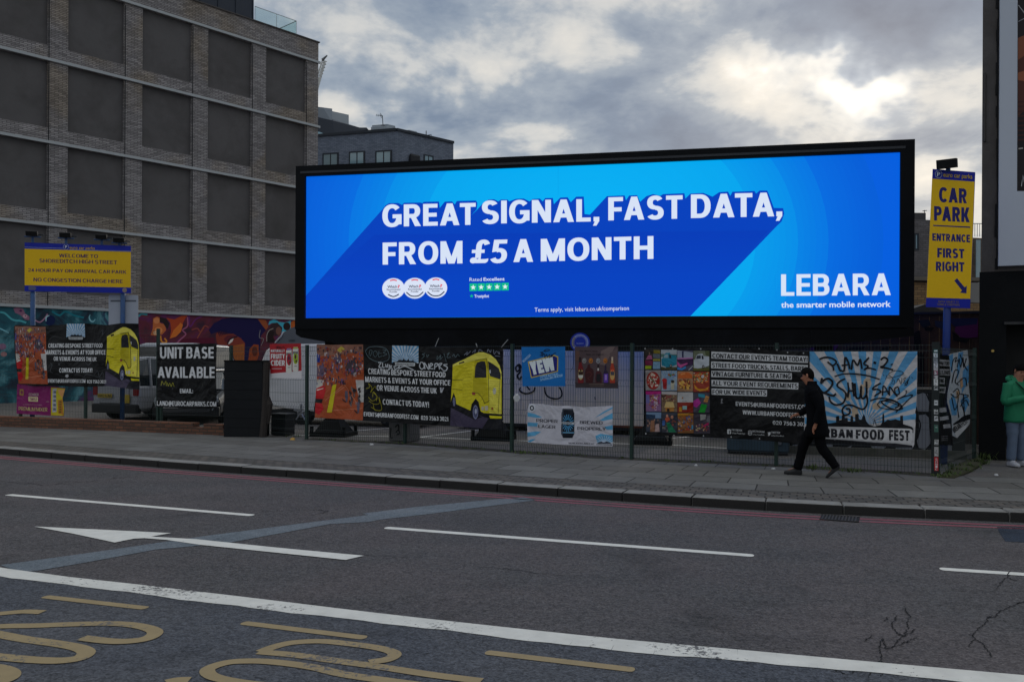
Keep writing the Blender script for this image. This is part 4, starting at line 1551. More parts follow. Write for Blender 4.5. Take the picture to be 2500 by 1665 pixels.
# black shopfront with a recessed doorway (opening from s=0.55 to 2.6)
w.prism([FR(0, 0.0), FR(0.44, 0.0), FR(0.44, 0.0, -1.1), FR(0, 0.0) + SKW * 0.14], Vector((0, 0, 2.62)))
w.prism([FR(0.0, 2.62), FR(12, 2.62), FR(12, 2.62) + SKW, FR(0.0, 2.62) + SKW], Vector((0, 0, TRX - 2.62)))
w.prism([FR(2.7, 0.0), FR(12, 0.0), FR(12, 0.0, -6), FR(2.7, 0.0, -6)], Vector((0, 0, 2.62)))
w.build('shopfront', M_BLACK, rb)
w = MB()
w.obox(FR(0.3, 0.2, -1.1), RD * 2.4, -RN * 0.1, Vector((0, 0, 2.42)))
w.build('door', mat('near_black_door', lin(15, 16, 18), 0.6), rb)
w = MB()
w.obox(FR(0.40, 2.60, 0.0), RD * 2.36, RN * 0.06, Vector((0, 0, 0.05)))
w.build('door_head', mat('chipped_black_paint', lin(58, 58, 58), 0.7, 0.5, 20, dirt=lin(15, 15, 15), dirt_amt=0.9, dscale=6), rb)
w = MB()
w.obox(FR(0.42, 0.0, -1.1), RD * 2.3, RN * 1.0, Vector((0, 0, 0.26)))
w.build('doorstep', mat('worn_step_stone', lin(74, 70, 60), 0.85, 0.3, 5, 0.3), rb, bevel=0.02)
w = MB()
w.tube([FR(0.22, 2.12, 0.0), FR(0.22, 2.12, 0.03)], 0.025, 8)
w.build('brass_knob', mat('brass', lin(190, 160, 90), 0.4, metal=0.6), rb)
# white board with poster, mounted 12 cm proud
z_w = CAMZ + (889 - 652) / F * FR(0.25, 0).y
w = MB()
w.obox(FR(0.295, z_w, 0.0), RD * 7, RN * 0.12, Vector((0, 0, 12)))
wb = w.build('hoarding_board', mat('white_board', lin(186, 192, 202), 0.5, 0.05, 1.0), rb)
w = MB()
for k in range(46):
    z = z_w - 0.05 + k * 0.2
    ww_ = rnd.uniform(0.02, 0.06)
    w.obox(FR(0.295 - ww_, z, 0.0), RD * ww_, RN * 0.035, Vector((0, 0, 0.2)))
w.build('torn_edge', mat('torn_black_edge', lin(18, 18, 20), 0.9), rb)
w = MB()
w.tube([FR(0.07, CAMZ + (887 - 345) / F * 15.9, 0.02), FR(0.07, CAMZ + (887 - 178) / F * 15.9, 0.02)], 0.022, 6)
w.build('conduit', mat('dark_pipe', lin(58, 54, 50), 0.6), rb)
ps = Sheet(FR(0, 0, 0.121), RN, (2350, 0, 2.24), K=1.9)
post = ps.base('poster', [(302, -300), (420, -300), (420, 1046), (298, 1046)], (22, 18, 20), print_mat('poster_print', 0.4, 0.0), None, None, thick=0.0008, parent=rb)
ps.root = post
ps.part('poster_print', MATS['poster_print'])
ps.poly([(303, 210), (350, 190), (420, 220), (420, 330), (303, 350)], (92, 52, 34), 1)
ps.poly([(303, 330), (360, 290), (420, 330), (420, 520), (303, 640)], (58, 30, 22), 1.5)
ps.poly([(303, 400), (420, 360), (420, 460), (303, 440)], (104, 60, 40), 2)
for k in range(9):
    ps.line([(303, 560 + 26 * k), (420, 550 + 26 * k)], 10, (46, 24, 20), 2.2, smooth=False)
ps.line([(305, 30), (420, 180)], 5, (110, 110, 112), 2)
ps.line([(305, 120), (420, 60)], 4, (100, 100, 104), 2)
ps.line([(322, 1020), (330, 960), (344, 1025)], 4, (150, 150, 150), 2, smooth=False)
ps.line([(306, 815), (330, 812)], 8, (120, 116, 110), 2, smooth=False)
ps.finish(post)

# ================================================================== BILLBOARD
BO = Vector((0, 19.0, 0))
BD = Vector((1, -0.207, 0)).normalized()
BN = Vector((BD.y, -BD.x, 0))
if BN.y > 0:
    BN = -BN
M_FRAME = mat('black_billboard_metal', lin(6, 8, 12), 0.5, 0.25, 1.5, 0.0, spec=0.12, dirt=lin(18, 21, 27), dirt_amt=0.4, dscale=2.0)
M_SKIRT = mat('dusty_black_fascia', lin(7, 8, 11), 0.6, 0.35, 1.2, 0.15, 12, spec=0.12, dirt=lin(24, 27, 33), dirt_amt=0.45, dscale=1.6)
bb = thing('billboard', 'huge wide digital billboard glowing blue in a thick black frame above the fence', 'billboard', BO)


def BH(px, py, out=0.0):
    return hit(BO + BN * out, BN, px, py)


TL, TR_, BR, BL_ = BH(722, 406), BH(2234, 339), BH(2231, 802), BH(722, 802)
sTL, sTR, sBR, sBL = BH(748, 432, -0.08), BH(2197, 373, -0.08), BH(2195, 770, -0.08), BH(747, 777, -0.08)
xl, xr = TL.dot(BD), TR_.dot(BD)
zt, zb_ = TL.z, 0.5 * (BR.z + BL_.z)
il, ir = sTL.dot(BD), sTR.dot(BD)
itz, ibz = 0.5 * (sTL.z + sTR.z), 0.5 * (sBL.z + sBR.z)


def BP(s, z, out=0.0):
    p = BO + BD * (s - BO.dot(BD)) + BN * out
    return Vector((p.x, p.y, z))


fr = MB()
fr.obox(BP(xl, itz), BD * (xr - xl), -BN * 0.7, Vector((0, 0, zt - itz)))
fr.obox(BP(xl, zb_), BD * (xr - xl), -BN * 0.7, Vector((0, 0, ibz - zb_)))
fr.obox(BP(xl, ibz), BD * (il - xl), -BN * 0.7, Vector((0, 0, itz - ibz)))
fr.obox(BP(ir, ibz), BD * (xr - ir), -BN * 0.7, Vector((0, 0, itz - ibz)))
fr.build('frame', M_FRAME, bb, bevel=0.012)
lip = MB()
lip.obox(BP(xl + 0.12, itz + 0.06, 0.0), BD * (xr - xl - 0.3), BN * 0.012, Vector((0, 0, 0.05)))
lip.build('frame_lip', mat('black_trim', lin(30, 34, 42), 0.35), bb)
sk = MB()
sk.prism([BH(x, y, -0.03) for x, y in ((722, 803), (722, 816), (735, 824), (838, 842), (1100, 850), (1500, 858), (1870, 857), (1985, 848), (2231, 820), (2231, 803))], -BN * 0.6)
sk.build('skirt', M_SKIRT, bb)
sj = MB()
for px in (1210, 1590, 1760, 1980):
    sj = MB()
    p, q = BH(px, 805, -0.03), BH(px, 847, -0.03)
    sj.obox(Vector((p.x, p.y, q.z)), BD * 0.03, BN * 0.008, Vector((0, 0, p.z - q.z)))
    sj.build('skirt_seam', M_FRAME, bb)
M_LEG = mat('black_steel', lin(10, 11, 12), 0.6, 0.3, 3, spec=0.15)
for px, py in ((815, 1063), (1206, 1077), (1591, 1086), (2010, 1103)):
    s0 = hit(BO - BN * 0.35, BN, px, py)
    s0.z = PZ - 0.012
    lg = MB()
    c = s0
    wv, dv = BD * 0.17, BN * 0.15
    lg.prism([c - wv - dv + Vector((0, 0, 0.42)), c + wv - dv + Vector((0, 0, 0.42)), c + wv + dv + Vector((0, 0, 0.42)), c - wv + dv + Vector((0, 0, 0.42))], Vector((0, 0, 1.9)))
    lg.build('leg', M_LEG, bb)
    ft = MB()
    r0 = [c - wv * 2.1 - dv * 2.2 + Vector((0, 0, 0.09)), c + wv * 2.1 - dv * 2.2 + Vector((0, 0, 0.09)), c + wv * 2.1 + dv * 2.2 + Vector((0, 0, 0.09)), c - wv * 2.1 + dv * 2.2 + Vector((0, 0, 0.09))]
    r1 = [c + (p - c) * 0.46 for p in r0]
    for p in r1:
        p.z = PZ + 0.40
    ft.loft([[p + Vector((0, 0, 0)) for p in r0], r1])
    ft.obox(c - wv * 2.6 - dv * 2.6, wv * 5.2, dv * 5.2, Vector((0, 0, 0.10)))
    for a in (-1, 1):
        for b in (-1, 1):
            ft.obox(c + wv * 2.35 * a + dv * 2.35 * b - wv * 0.2 - dv * 0.2 + Vector((0, 0, 0.1)), wv * 0.4, dv * 0.4, Vector((0, 0, 0.14)))
    ft.build('flared_foot', M_LEG, bb)

# the lit screen
SCR = Sheet(BO - BN * 0.08, BN, (0, 0, 1), K=1.0, top=1.0)
M_SCREEN = print_mat('lit_screen', emission=1.0)
quad = [(748, 432), (2197, 373), (2195, 770), (747, 777)]
root_s = SCR.base('screen', quad, (0, 94, 222), M_SCREEN, None, None, 0.05, parent=bb)
SCR.root = root_s


def clip_poly(sub, clipq):
    out = sub
    n = len(clipq)
    for i in range(n):
        a, b = clipq[i], clipq[(i + 1) % n]
        inp, out = out, []
        if not inp:
            break

        def side(p):
            return (b[0] - a[0]) * (p[1] - a[1]) - (b[1] - a[1]) * (p[0] - a[0])
        for k in range(len(inp)):
            p, q = inp[k], inp[(k + 1) % len(inp)]
            sp, sq = side(p), side(q)
            if sp >= 0:
                out.append(p)
            if (sp >= 0) != (sq >= 0):
                u = sp / (sp - sq)
                out.append((p[0] + (q[0] - p[0]) * u, p[1] + (q[1] - p[1]) * u))
    return out


SCR.part('ring_artwork', M_SCREEN)
# concentric pale blue rings, each band made of narrow steps so the colour runs softly
bands = [(660, 0, 101, 222), (655, 0, 104, 223), (648, 0, 107, 224)]
NB = 44
for k in range(NB):
    f = k / (NB - 1)
    rx = 720 - f * 640
    if rx > 592:
        c = (0, int(94 + (720 - rx) / 128 * 14), int(216 + (720 - rx) / 128 * 8))
    elif rx > 518:
        c = (0, int(118 + (592 - rx) / 74 * 14), int(226 + (592 - rx) / 74 * 4))
    elif rx > 418:
        c = (0, int(142 + (518 - rx) / 100 * 14), int(232 + (518 - rx) / 100 * 4))
    else:
        c = (0, int(166 + (418 - rx) / 338 * 12), int(239 + (418 - rx) / 338 * 6))
    pts = [(1437 + rx * math.cos(w), 590 + rx * 0.80 * math.sin(w)) for w in (2 * math.pi * j / 72 for j in range(72))]
    pts = clip_poly(pts, quad)
    if len(pts) > 2:
        SCR.poly(pts, c, 1 + k * 0.12)
SCR.part('shadow_artwork', M_SCREEN)
TA, TB = (700, 320, 2.904), (1450, 320, 2.7706)
outA = [(680, 555), (700, 528), (725, 513), (790, 511), (818, 525), (832, 510), (945, 508), (962, 513), (972, 503), (1080, 501), (1085, 547), (1120, 502), (1172, 500), (1192, 522), (1206, 497), (1342, 494), (1352, 512), (1347, 556), (1308, 600), (1347, 562),
        (1400, 505), (1430, 488), (1470, 485), (1500, 500), (1520, 487), (1567, 488), (1577, 500), (1625, 482), (1680, 480), (1722, 500), (1745, 483), (1795, 480), (1815, 500), (1832, 477), (1887, 476), (1894, 520), (1940, 473), (1992, 471), (2014, 506), (2052, 467), (2106, 466), (2112, 590), (2150, 594)]
outB = [(88, 442), (208, 437), (217, 470), (238, 438), (292, 435), (312, 480), (355, 442), (400, 428), (450, 440), (467, 428), (612, 422), (619, 458), (652, 425), (740, 420), (802, 445), (847, 415), (907, 411), (922, 440), (937, 412), (1086, 407), (1097, 425), (1121, 404), (1172, 404), (1184, 430), (1217, 521), (1280, 523), (1287, 560), (1270, 612), (1240, 640), (655, 1249)]
sh = [(TA[0] + x / TA[2], TA[1] + y / TA[2]) for x, y in outA] + [(TB[0] + x / TB[2], TB[1] + y / TB[2]) for x, y in outB]
NS = 24
full = [(747.2, 722)] + sh + [(1685, 771.6), (747.2, 776.5)]
SCR.poly(full, (0, 64, 188), 8)
for k in range(1, NS):                         # the shadow runs from a deeper blue at the top right to a lighter one below
    f = k / NS
    yc_ = 560 + f * 220
    lowq = [(747.2, yc_ + 6), (2190, yc_ - 10), (2190, 790), (747.2, 790)]
    pp = clip_poly([(747.2, 722), (930, 560), (1893, 545), (1685, 771.4), (747.2, 776.3)], lowq)
    if len(pp) > 2:
        SCR.poly(pp, (0, int(60 + 10 * f), int(184 + 14 * f)), 8.5 + k * 0.05)
SCR.part('module_seam', M_SCREEN)
SCR.poly([(1362.3, 408), (1363, 408), (1363, 476), (1362.3, 476)], (0, 150, 226), 7.9)
SCR.part('lettering', M_SCREEN)
WT = (214, 226, 246)


def st(s, T, xl, xr, L, Rr, c=WT, bold=0.0, lay=12.0, shear=0.0):
    SCR.T = T
    SCR.txt(s, xl, xr, L, Rr, c, bold, lay, shear)


HB_ = 0.035
st('GREAT', TA, 678, 1340, (525, 681), (510, 665), bold=HB_)
st('SIGNAL,', TA, 1384, 2216, (497, 659), (482, 641), bold=HB_)
st('FAST', TB, 97, 600, (450, 606), (435, 593), bold=HB_)
st('DATA,', TB, 656, 1274, (431, 590), (415, 577), bold=HB_)
st('FROM', TA, 680, 1246, (792, 948), (779, 939), bold=HB_)
st('\u00a35', TA, 1297, 1557, (776, 938), (770, 934), bold=HB_ * 0.9, shear=0.06)
st('A', TA, 1607, 1747, (768, 930), (766, 928), bold=HB_)
st('MONTH', TA, 1801, 2600, (766, 925), (745, 907), bold=HB_)
st('LEBARA', TB, 1266, 2008, (970, 1115), (963, 1110), bold=0.03)
st('the smarter mobile network', TB, 1266, 2008, (1157, 1195), (1150, 1190), bold=0.035)
st('Terms apply, visit lebara.co.uk/comparison', TA, 1757, 2426, (1253, 1282), (1241, 1270), bold=0.0)
st('Rated', TA, 1296, 1383, (1041, 1065), (1040, 1064))
st('Excellent', TA, 1395, 1545, (1039, 1063), (1037, 1061), bold=0.035)
st('Trustpilot', TA, 1330, 1434, (1160, 1182), (1158, 1180), bold=0.025)
SCR.T = TA
for cx, cy in ((757, 1117), (908, 1115), (1058, 1112)):
    SCR.newpart('award_badge', M_SCREEN)
    SCR.ell(cx, cy, 82, 75, (120, 150, 205), 9.5, 32)
    SCR.ell(cx, cy, 80, 73, (216, 226, 246), 10.0, 32)
    SCR.ell(cx, cy - 2, 50, 46, (206, 216, 240), 10.4, 28)
    SCR.ell(cx, cy - 2, 49, 45, (216, 226, 246), 10.8, 28)
    SCR.txt('Which', cx - 43, cx + 25, (cy - 22, cy - 2), (cy - 24, cy - 4), (24, 28, 60), 0.04, 11.5)
    SCR.txt('?', cx + 28, cx + 46, (cy - 25, cy - 4), (cy - 25, cy - 4), (214, 40, 60), 0.04, 11.5)
    SCR.txt('Recommended', cx - 48, cx + 48, (cy + 1, cy + 13), (cy, cy + 12), (24, 28, 60), 0.04, 11.5)
    SCR.txt('Provider', cx - 28, cx + 28, (cy + 17, cy + 29), (cy + 16, cy + 28), (24, 28, 60), 0.04, 11.5)
    SCR.line([(cx - 24, cy - 56), (cx, cy - 61), (cx + 24, cy - 56)], 8, (220, 60, 84), 11)
    e = 38 if cx < 800 else 60
    SCR.line([(cx - e, cy + (42 if e < 50 else 28)), (cx - e * 0.5, cy + 52), (cx, cy + 57), (cx + e * 0.5, cy + 51), (cx + e, cy + (40 if e < 50 else 26))], 8, (40, 44, 74), 11)


def star(cx, cy, r, c, lay):
    pts = []
    for k in range(10):
        rr = r if k % 2 == 0 else r * 0.42
        w = -math.pi / 2 + k * math.pi / 5
        pts.append((cx + rr * math.cos(w), cy + rr * math.sin(w)))
    SCR.poly(pts, c, lay)


for k in range(5):
    SCR.newpart('rating_star', M_SCREEN)
    x0 = 1296 + k * 56.6
    yy = 1081 - k * 1.2
    SCR.poly([(x0, yy), (x0 + 52, yy - 1), (x0 + 52, yy + 54), (x0, yy + 55)], (10, 184, 140), 10)
    star(x0 + 26, yy + 28, 20, (222, 240, 244), 11)
SCR.newpart('rating_star', M_SCREEN)
star(1311, 1170, 15, (10, 184, 140), 10)
SCR.finish(root_s)

# round blue disc on the fascia
dsc = Sheet(BO - BN * 0.02, BN, (1220, 800, 5.2265))
dsc.T = (1220, 800, 5.2265)
disc = dsc.base('round_sign', [(1025 + 126 * math.cos(w), 190 + 126 * math.sin(w)) for w in (2 * math.pi * k / 36 for k in range(36))], (16, 34, 120), print_mat('sign_print', 0.4, 0.0),
                'round blue disc with a ring of white and yellow rays on the black billboard skirt', 'sign', 0.02)
dsc.part('ray_ring', MATS['sign_print'])
for k in range(44):
    w = 2 * math.pi * k / 44
    c = (150, 142, 30) if 2.7 < w < 3.9 else (150, 158, 182)
    a, b = w - 0.032, w + 0.032
    dsc.poly([(1025 + 66 * math.cos(w), 190 + 66 * math.sin(w)), (1025 + 106 * math.cos(a), 190 + 106 * math.sin(a)), (1025 + 106 * math.cos(b), 190 + 106 * math.sin(b))], c, 1)
dsc.part('lettering', MATS['sign_print'])
dsc.txt('City Outdoor', 978, 1072, (192, 207), (192, 207), (120, 132, 170), 0.01, 2)
dsc.finish(disc)

# pale cable ties sticking out of the fence top in front of the skirt
def wire_whisker(T, pts, label):
    m_ = MB()
    q = [hit(FB[1] + Vector((0, -0.05, 0)), Vector((-0.45, -0.9, 0)).normalized(), T[0] + x / T[2], T[1] + y / T[2]) for x, y in pts]
    m_.tube(q, 0.008, 5)
    tag(m_.build('cable_tie', mat('pale_plastic', lin(170, 170, 166), 0.5)), label, 'cable tie')


T5 = (860, 820, 5.352)
wire_whisker(T5, [(1080, 155), (1105, 90), (1130, 32)], 'tall pale cable tie end left of the yellow van picture')
wire_whisker(T5, [(1632, 148), (1625, 120), (1617, 98)], 'short pale cable tie end above the yellow van roof')
wire_whisker(T5, [(1950, 150), (1990, 100), (2034, 50)], 'slanting pale cable tie end beside the fence post by the blue poster')

# ================================================================== FENCES
M_FGREEN = mat('dark_green_steel', lin(22, 48, 40), 0.5, 0.2, 4, dirt=lin(40, 44, 40), dirt_amt=0.3)
M_WIRE = mat('dark_wire', lin(38, 48, 46), 0.5, 0.2, 5)
M_STICK = print_mat('sticker_print', 0.5, 0.0)


def fence_run(root, posts, H, z0=PZ, folds=(0.12, 0.72, 1.32, 1.86), r=0.0028, post_w=0.06):
    for i, p in enumerate(posts):
        d = (posts[min(i + 1, len(posts) - 1)] - posts[max(i - 1, 0)]).normalized()
        n = Vector((d.y, -d.x, 0))
        m_ = MB()
        m_.obox(p - d * post_w / 2 - n * 0.025 + Vector((0, 0, z0 - p.z)), d * post_w, n * 0.06, Vector((0, 0, H + 0.03)))
        m_.build('fence_post', M_FGREEN, root)
    for i in range(len(posts) - 1):
        a, b = posts[i].copy(), posts[i + 1].copy()
        a.z = b.z = z0
        d = (b - a).normalized()
        L = (b - a).length
        n = Vector((d.y, -d.x, 0))
        if n.y > 0:
            n = -n
        prof = [(0.02, 0)]
        for f in folds:
            if f + 0.1 < H:
                prof += [(f, 0), (f + 0.05, 0.03), (f + 0.10, 0)]
        prof.append((H, 0))
        m_ = MB()
        k = 0.05
        while k < L - 0.03:
            m_.tube([a + d * k + n * (0.02 + y) + Vector((0, 0, z)) for z, y in prof], r, 3, cap=False)
            k += 0.05
        zs = []
        for f in folds:
            if f + 0.1 < H:
                zs += [f - 0.004, f + 0.104]
        q = 0.42
        while q < H:
            if all(abs(q - f) > 0.16 for f in folds):
                zs.append(q)
            q += 0.2
        zs.append(H - 0.02)
        for z in zs:
            m_.tube([a + n * 0.016 + Vector((0, 0, z)), b + n * 0.016 + Vector((0, 0, z))], r * 1.15, 3, cap=False)
        m_.build('wire_panel', M_WIRE, root)


f1 = thing('mesh_fence', 'tall green mesh fence rising behind the low brick wall on the left', 'fence', FL[2])
fence_run(f1, FL[:5], 2.48, folds=(0.12, 0.72, 1.32, 1.92, 2.3))
f2 = thing('mesh_fence', 'long dark green mesh fence running along the back of the pavement', 'fence', FB[2])
fence_run(f2, [FL[4] + Vector((0.08, 0, 0)), FL[5]] + FB, 2.07)
f3 = thing('mesh_fence', 'short green mesh fence running back from the sticker covered corner post', 'fence', RET_END)
mid_ = FB[-1].lerp(RET_END, 0.93)
fence_run(f3, [FB[-1] + (RET_END - FB[-1]).normalized() * 0.12, mid_], 2.02)

# stickers all over the corner post
cpd = (FB[-1] - FB[-2]).normalized()
cpn = Vector((cpd.y, -cpd.x, 0))
if cpn.y > 0:
    cpn = -cpn
stk = MB()
stk.obox(FB[-1] - cpd * 0.055 + Vector((0, 0, 0)), cpd * 0.11, cpn * 0.07, Vector((0, 0, 2.1)))
sp = stk.build('corner_post', mat('black_post', lin(22, 30, 30), 0.6), f2)
sp['label'] = 'corner post plastered with small white and red stickers'
s_ = Sheet(FB[-1] + cpn * 0.0715, cpn, (2000, 840, 4.612), K=1.7)
for y0, y1, c in ((60, 95, (60, 100, 100)), (100, 150, (150, 160, 165)), (155, 215, (110, 116, 122)), (215, 262, (160, 162, 168)), (262, 300, (140, 138, 140)), (300, 345, (126, 84, 98)), (350, 385, (120, 112, 118)),
                  (390, 470, (168, 168, 166)), (478, 520, (128, 130, 130)), (630, 690, (140, 142, 142)), (735, 790, (150, 150, 148)), (808, 866, (156, 156, 156)), (905, 990, (52, 84, 72)), (1074, 1135, (146, 146, 142)), (1155, 1265, (132, 130, 128)), (1270, 1425, (150, 30, 34))):
    s_.newpart('sticker', M_STICK)
    xa = 1288 + 10 * (y0 / 1400)
    s_.poly([(xa + rnd.uniform(-4, 3), y0), (xa + 46 + rnd.uniform(-4, 3), y0 + 2), (xa + 46, y1), (xa, y1 - 2)], c, 1)
    for k in range(5):
        yy = rnd.uniform(y0 + 4, max(y0 + 5, y1 - 8))
        s_.rect(xa + rnd.uniform(2, 20), yy, xa + rnd.uniform(22, 44), yy + rnd.uniform(3, 9), rnd.choice([(40, 40, 44), (70, 70, 72), (200, 200, 198)]), 2)
for k, ch in enumerate('SONIC'):
    yy = 1285 + k * 28
    s_.txt(ch, 1306, 1334, (yy, yy + 22), (yy, yy + 22), (170, 160, 160), 0.02, 3)
s_.finish(sp)

# ================================================================== CAR PARK SIGNS
M_BLUEP = mat('blue_post_paint', lin(44, 82, 130), 0.5, 0.25, 6, dirt=lin(50, 50, 52), dirt_amt=0.35, dscale=4)
M_LAMPB = mat('black_lamp_body', lin(10, 11, 13), 0.5)
M_LAMPG = mat('lamp_glass', lin(90, 96, 100), 0.15)


def plane_through(a, b):
    d = Vector((b.x - a.x, b.y - a.y, 0)).normalized()
    n = Vector((d.y, -d.x, 0))
    if n.dot(EYE - a) < 0:
        n = -n
    return Vector((a.x, a.y, 0)), n, d


T2 = (0, 540, 5.6)


def t2(x, y):
    return T2[0] + x / T2[2], T2[1] + y / T2[2]


a_ = P(*t2(337, 625), 23.0)
b_ = P(*t2(1790, 660), 23.8)
o_, n_, d_ = plane_through(a_, b_)
w1 = Sheet(o_, n_, T2)
sg = w1.base('car_park_sign', [(337, 293), (1790, 340), (1790, 985), (337, 958)], (18, 30, 122), MATS['sign_print'],
             'wide yellow and blue welcome sign on two blue posts behind the left fence', 'sign', 0.04)
w1.part('yellow_panel', MATS['sign_print'])
w1.poly([(337, 378), (1790, 422), (1790, 908), (337, 878)], (186, 146, 14), 1)
w1.part('lettering', MATS['sign_print'])
PUR = (62, 34, 66)
w1.txt('WELCOME TO', 808, 1340, (447, 496), (456, 506), PUR, 0.02, 2)
w1.txt('SHOREDITCH HIGH STREET', 540, 1601, (515, 566), (540, 591), PUR, 0.02, 2)
w1.txt('24 HOUR PAY ON ARRIVAL CAR PARK', 384, 1727, (646, 690), (674, 720), PUR, 0.02, 2)
w1.txt('NO CONGESTION CHARGE HERE', 458, 1678, (774, 824), (800, 850), PUR, 0.02, 2)
w1.txt('euro car parks', 950, 1297, (342, 382), (352, 390), (150, 120, 50), 0.03, 2)
w1.line([(337, 356), (860, 374)], 5, (120, 128, 160), 2, smooth=False)
w1.line([(945, 392), (1790, 411)], 5, (120, 128, 160), 2, smooth=False)
w1.ell(902, 354, 40, 38, (120, 128, 168), 2)
w1.ell(902, 354, 34, 32, (20, 30, 104), 3)
w1.txt('P', 888, 917, (336, 372), (337, 373), (170, 176, 190), 0.03, 4)
w1.poly([(390, 890), (475, 893), (498, 915), (480, 945), (390, 942)], (70, 72, 98), 2)
w1.ell(1704, 944, 32, 32, (112, 100, 92), 2)
w1.finish(sg)


def floodlight(c, d, n, parent, s=1.0, up=0.2, arms=True):
    m_ = MB()
    z = Vector((0, 0, 1))
    f = (n * 0.5 - z * 0.86).normalized()
    u = d.cross(f).normalized()
    m_.obox(c - d * 0.14 * s - z * 0.065 * s + n * 0.02, d * 0.28 * s, z * 0.13 * s + n * 0.05, n * 0.12 * s - z * 0.02)
    fl = m_.build('floodlight', M_LAMPB, parent, bevel=0.008)
    m_ = MB()
    m_.tube([c - Vector((0, 0, up)), c - Vector((0, 0, 0.02))], 0.035 * s, 8)
    if arms:
        m_.tube([c - d * 0.2 * s - Vector((0, 0, 0.08)), c + d * 0.2 * s - Vector((0, 0, 0.08))], 0.018, 6)
    m_.build('bracket', M_BLUEP, fl)
    if not arms:
        return
    m_ = MB()
    m_.obox(c + d * 0.12 * s + u * 0.02, d * 0.14, u * 0.05, n * 0.05)
    m_.build('lamp_hinge', M_LAMPG, fl)


for x, y, yb in ((447, 175, 295), (903, 195, 312), (1392, 218, 325), (1632, 262, 335)):
    c = hit(o_ - n_ * 0.02, n_, *t2(x, y))
    q = hit(o_ - n_ * 0.02, n_, *t2(x, yb))
    floodlight(c, d_, n_, sg, 1.0, c.z - q.z)
for x in (452, 1682):
    p = hit(o_ - n_ * 0.09, n_, *t2(x, 640))
    m_ = MB()
    m_.tube([Vector((p.x, p.y, 0.1)), Vector((p.x, p.y, p.z + 0.5))], 0.062, 10)
    m_.build('post', M_BLUEP, sg, smooth=True)
rp = Sheet(o_ - n_ * 0.16, n_, T2)
ro = rp.base('notice_board', [(1485, 1025), (1500, 1008), (1875, 1012), (1890, 1025), (1890, 1420), (1485, 1420)], (132, 136, 144), MATS['sign_print'],
             'blank grey back of a notice board behind the right post of the welcome sign', 'sign', 0.015)
rp.part('rail', mat('grey_rail', lin(84, 88, 98), 0.5))
rp.rect(1512, 1080, 1862, 1102, (84, 88, 98), 2)
rp.finish(ro)

# tall leaning pole sign at the right
TS = (2200, 360, 3.136)


def ts(x, y):
    return TS[0] + x / TS[2], TS[1] + y / TS[2]


a_ = P(*ts(215, 690), 15.3)
b_ = P(*ts(545, 700), 14.9)
o_, n_, d_ = plane_through(a_, b_)
w2 = Sheet(o_, n_, TS)
sg2 = w2.base('car_park_sign', [(241, 166), (566, 191), (527, 1232), (189, 1222)], (16, 26, 118), MATS['sign_print'],
              'tall narrow yellow car park sign leaning on a blue pole beside the billboard', 'sign', 0.035)
w2.part('yellow_panel', MATS['sign_print'])
w2.poly([(237, 240), (562, 264), (530, 1160), (194, 1150)], (186, 146, 12), 1)
w2.part('lettering', MATS['sign_print'])
NV = (26, 26, 84)
w2.txt('CAR', 290, 504, (306, 418), (317, 430), NV, 0.05, 2)
w2.txt('PARK', 252, 525, (450, 560), (462, 575), NV, 0.05, 2)
w2.poly([(246, 594), (528, 607), (528, 617), (245, 603)], NV, 2)
w2.txt('ENTRANCE', 239, 528, (658, 714), (670, 728), NV, 0.05, 2)
w2.txt('FIRST', 277, 484, (770, 843), (779, 850), NV, 0.05, 2)
w2.txt('RIGHT', 266, 484, (875, 946), (880, 952), NV, 0.05, 2)
w2.poly([(428, 1002), (486, 1072), (503, 1058), (500, 1118), (450, 1112), (466, 1096), (407, 1020)], NV, 2)
w2.txt('euro car parks', 322, 545, (190, 226), (208, 242), (150, 122, 30), 0.045, 2)
w2.ell(287, 206, 28, 31, (130, 138, 164), 2)
w2.ell(287, 206, 24, 27, (18, 28, 104), 3)
w2.txt('P', 276, 299, (190, 222), (191, 223), (170, 176, 190), 0.04, 4)
w2.txt('ENTRY SUBJECT TO', 285, 440, (1172, 1188), (1176, 1192), (92, 78, 62), 0.02, 2)
w2.txt('TERMS & CONDITIONS', 276, 448, (1194, 1210), (1199, 1214), (92, 78, 62), 0.02, 2)
w2.finish(sg2)
pb = hit(o_ - n_ * 0.07, n_, *ts(345, 1568))
ptp = hit(o_ - n_ * 0.07, n_, *ts(372, 420))
ax = (ptp - pb).normalized()
foot = pb - ax * ((pb.z - 0.1) / ax.z)
m_ = MB()
m_.tube([foot, ptp], 0.062, 10)
m_.build('pole', mat('deep_blue_pole', lin(24, 50, 120), 0.5, 0.2, 5), sg2, smooth=True)
c = hit(o_ - n_ * 0.02, n_, *ts(360, 132))
floodlight(c, d_, n_, sg2, 1.15, 0.13, False)

# ================================================================== BANNERS ON THE FENCE
M_VIN = print_mat('vinyl_banner', 0.42, 0.4, fade=0.08)
M_VINP = print_mat('vinyl_print', 0.42, 0.4, fade=0.08)
M_CARD = print_mat('plastic_poster', 0.4, 0.10, fade=0.06)
FENCE_ALL = FL + FB


def fence_hit(px, py=950):
    u = ray(px, py).x
    for a, b in zip(FENCE_ALL, FENCE_ALL[1:]):
        ua, ub = a.x / a.y, b.x / b.y
        if ua - 1e-9 <= u <= ub + 1e-9:
            d = b - a
            k = (u * a.y - a.x) / (d.x - u * d.y)
            return a + d * k
    return FENCE_ALL[-1]


def banner_plane(pl, pr):
    a, b = fence_hit(pl), fence_hit(pr)
    o, n, d = plane_through(a, b)
    return o, n


def crop(T, x):
    return T[0] + x / T[2]


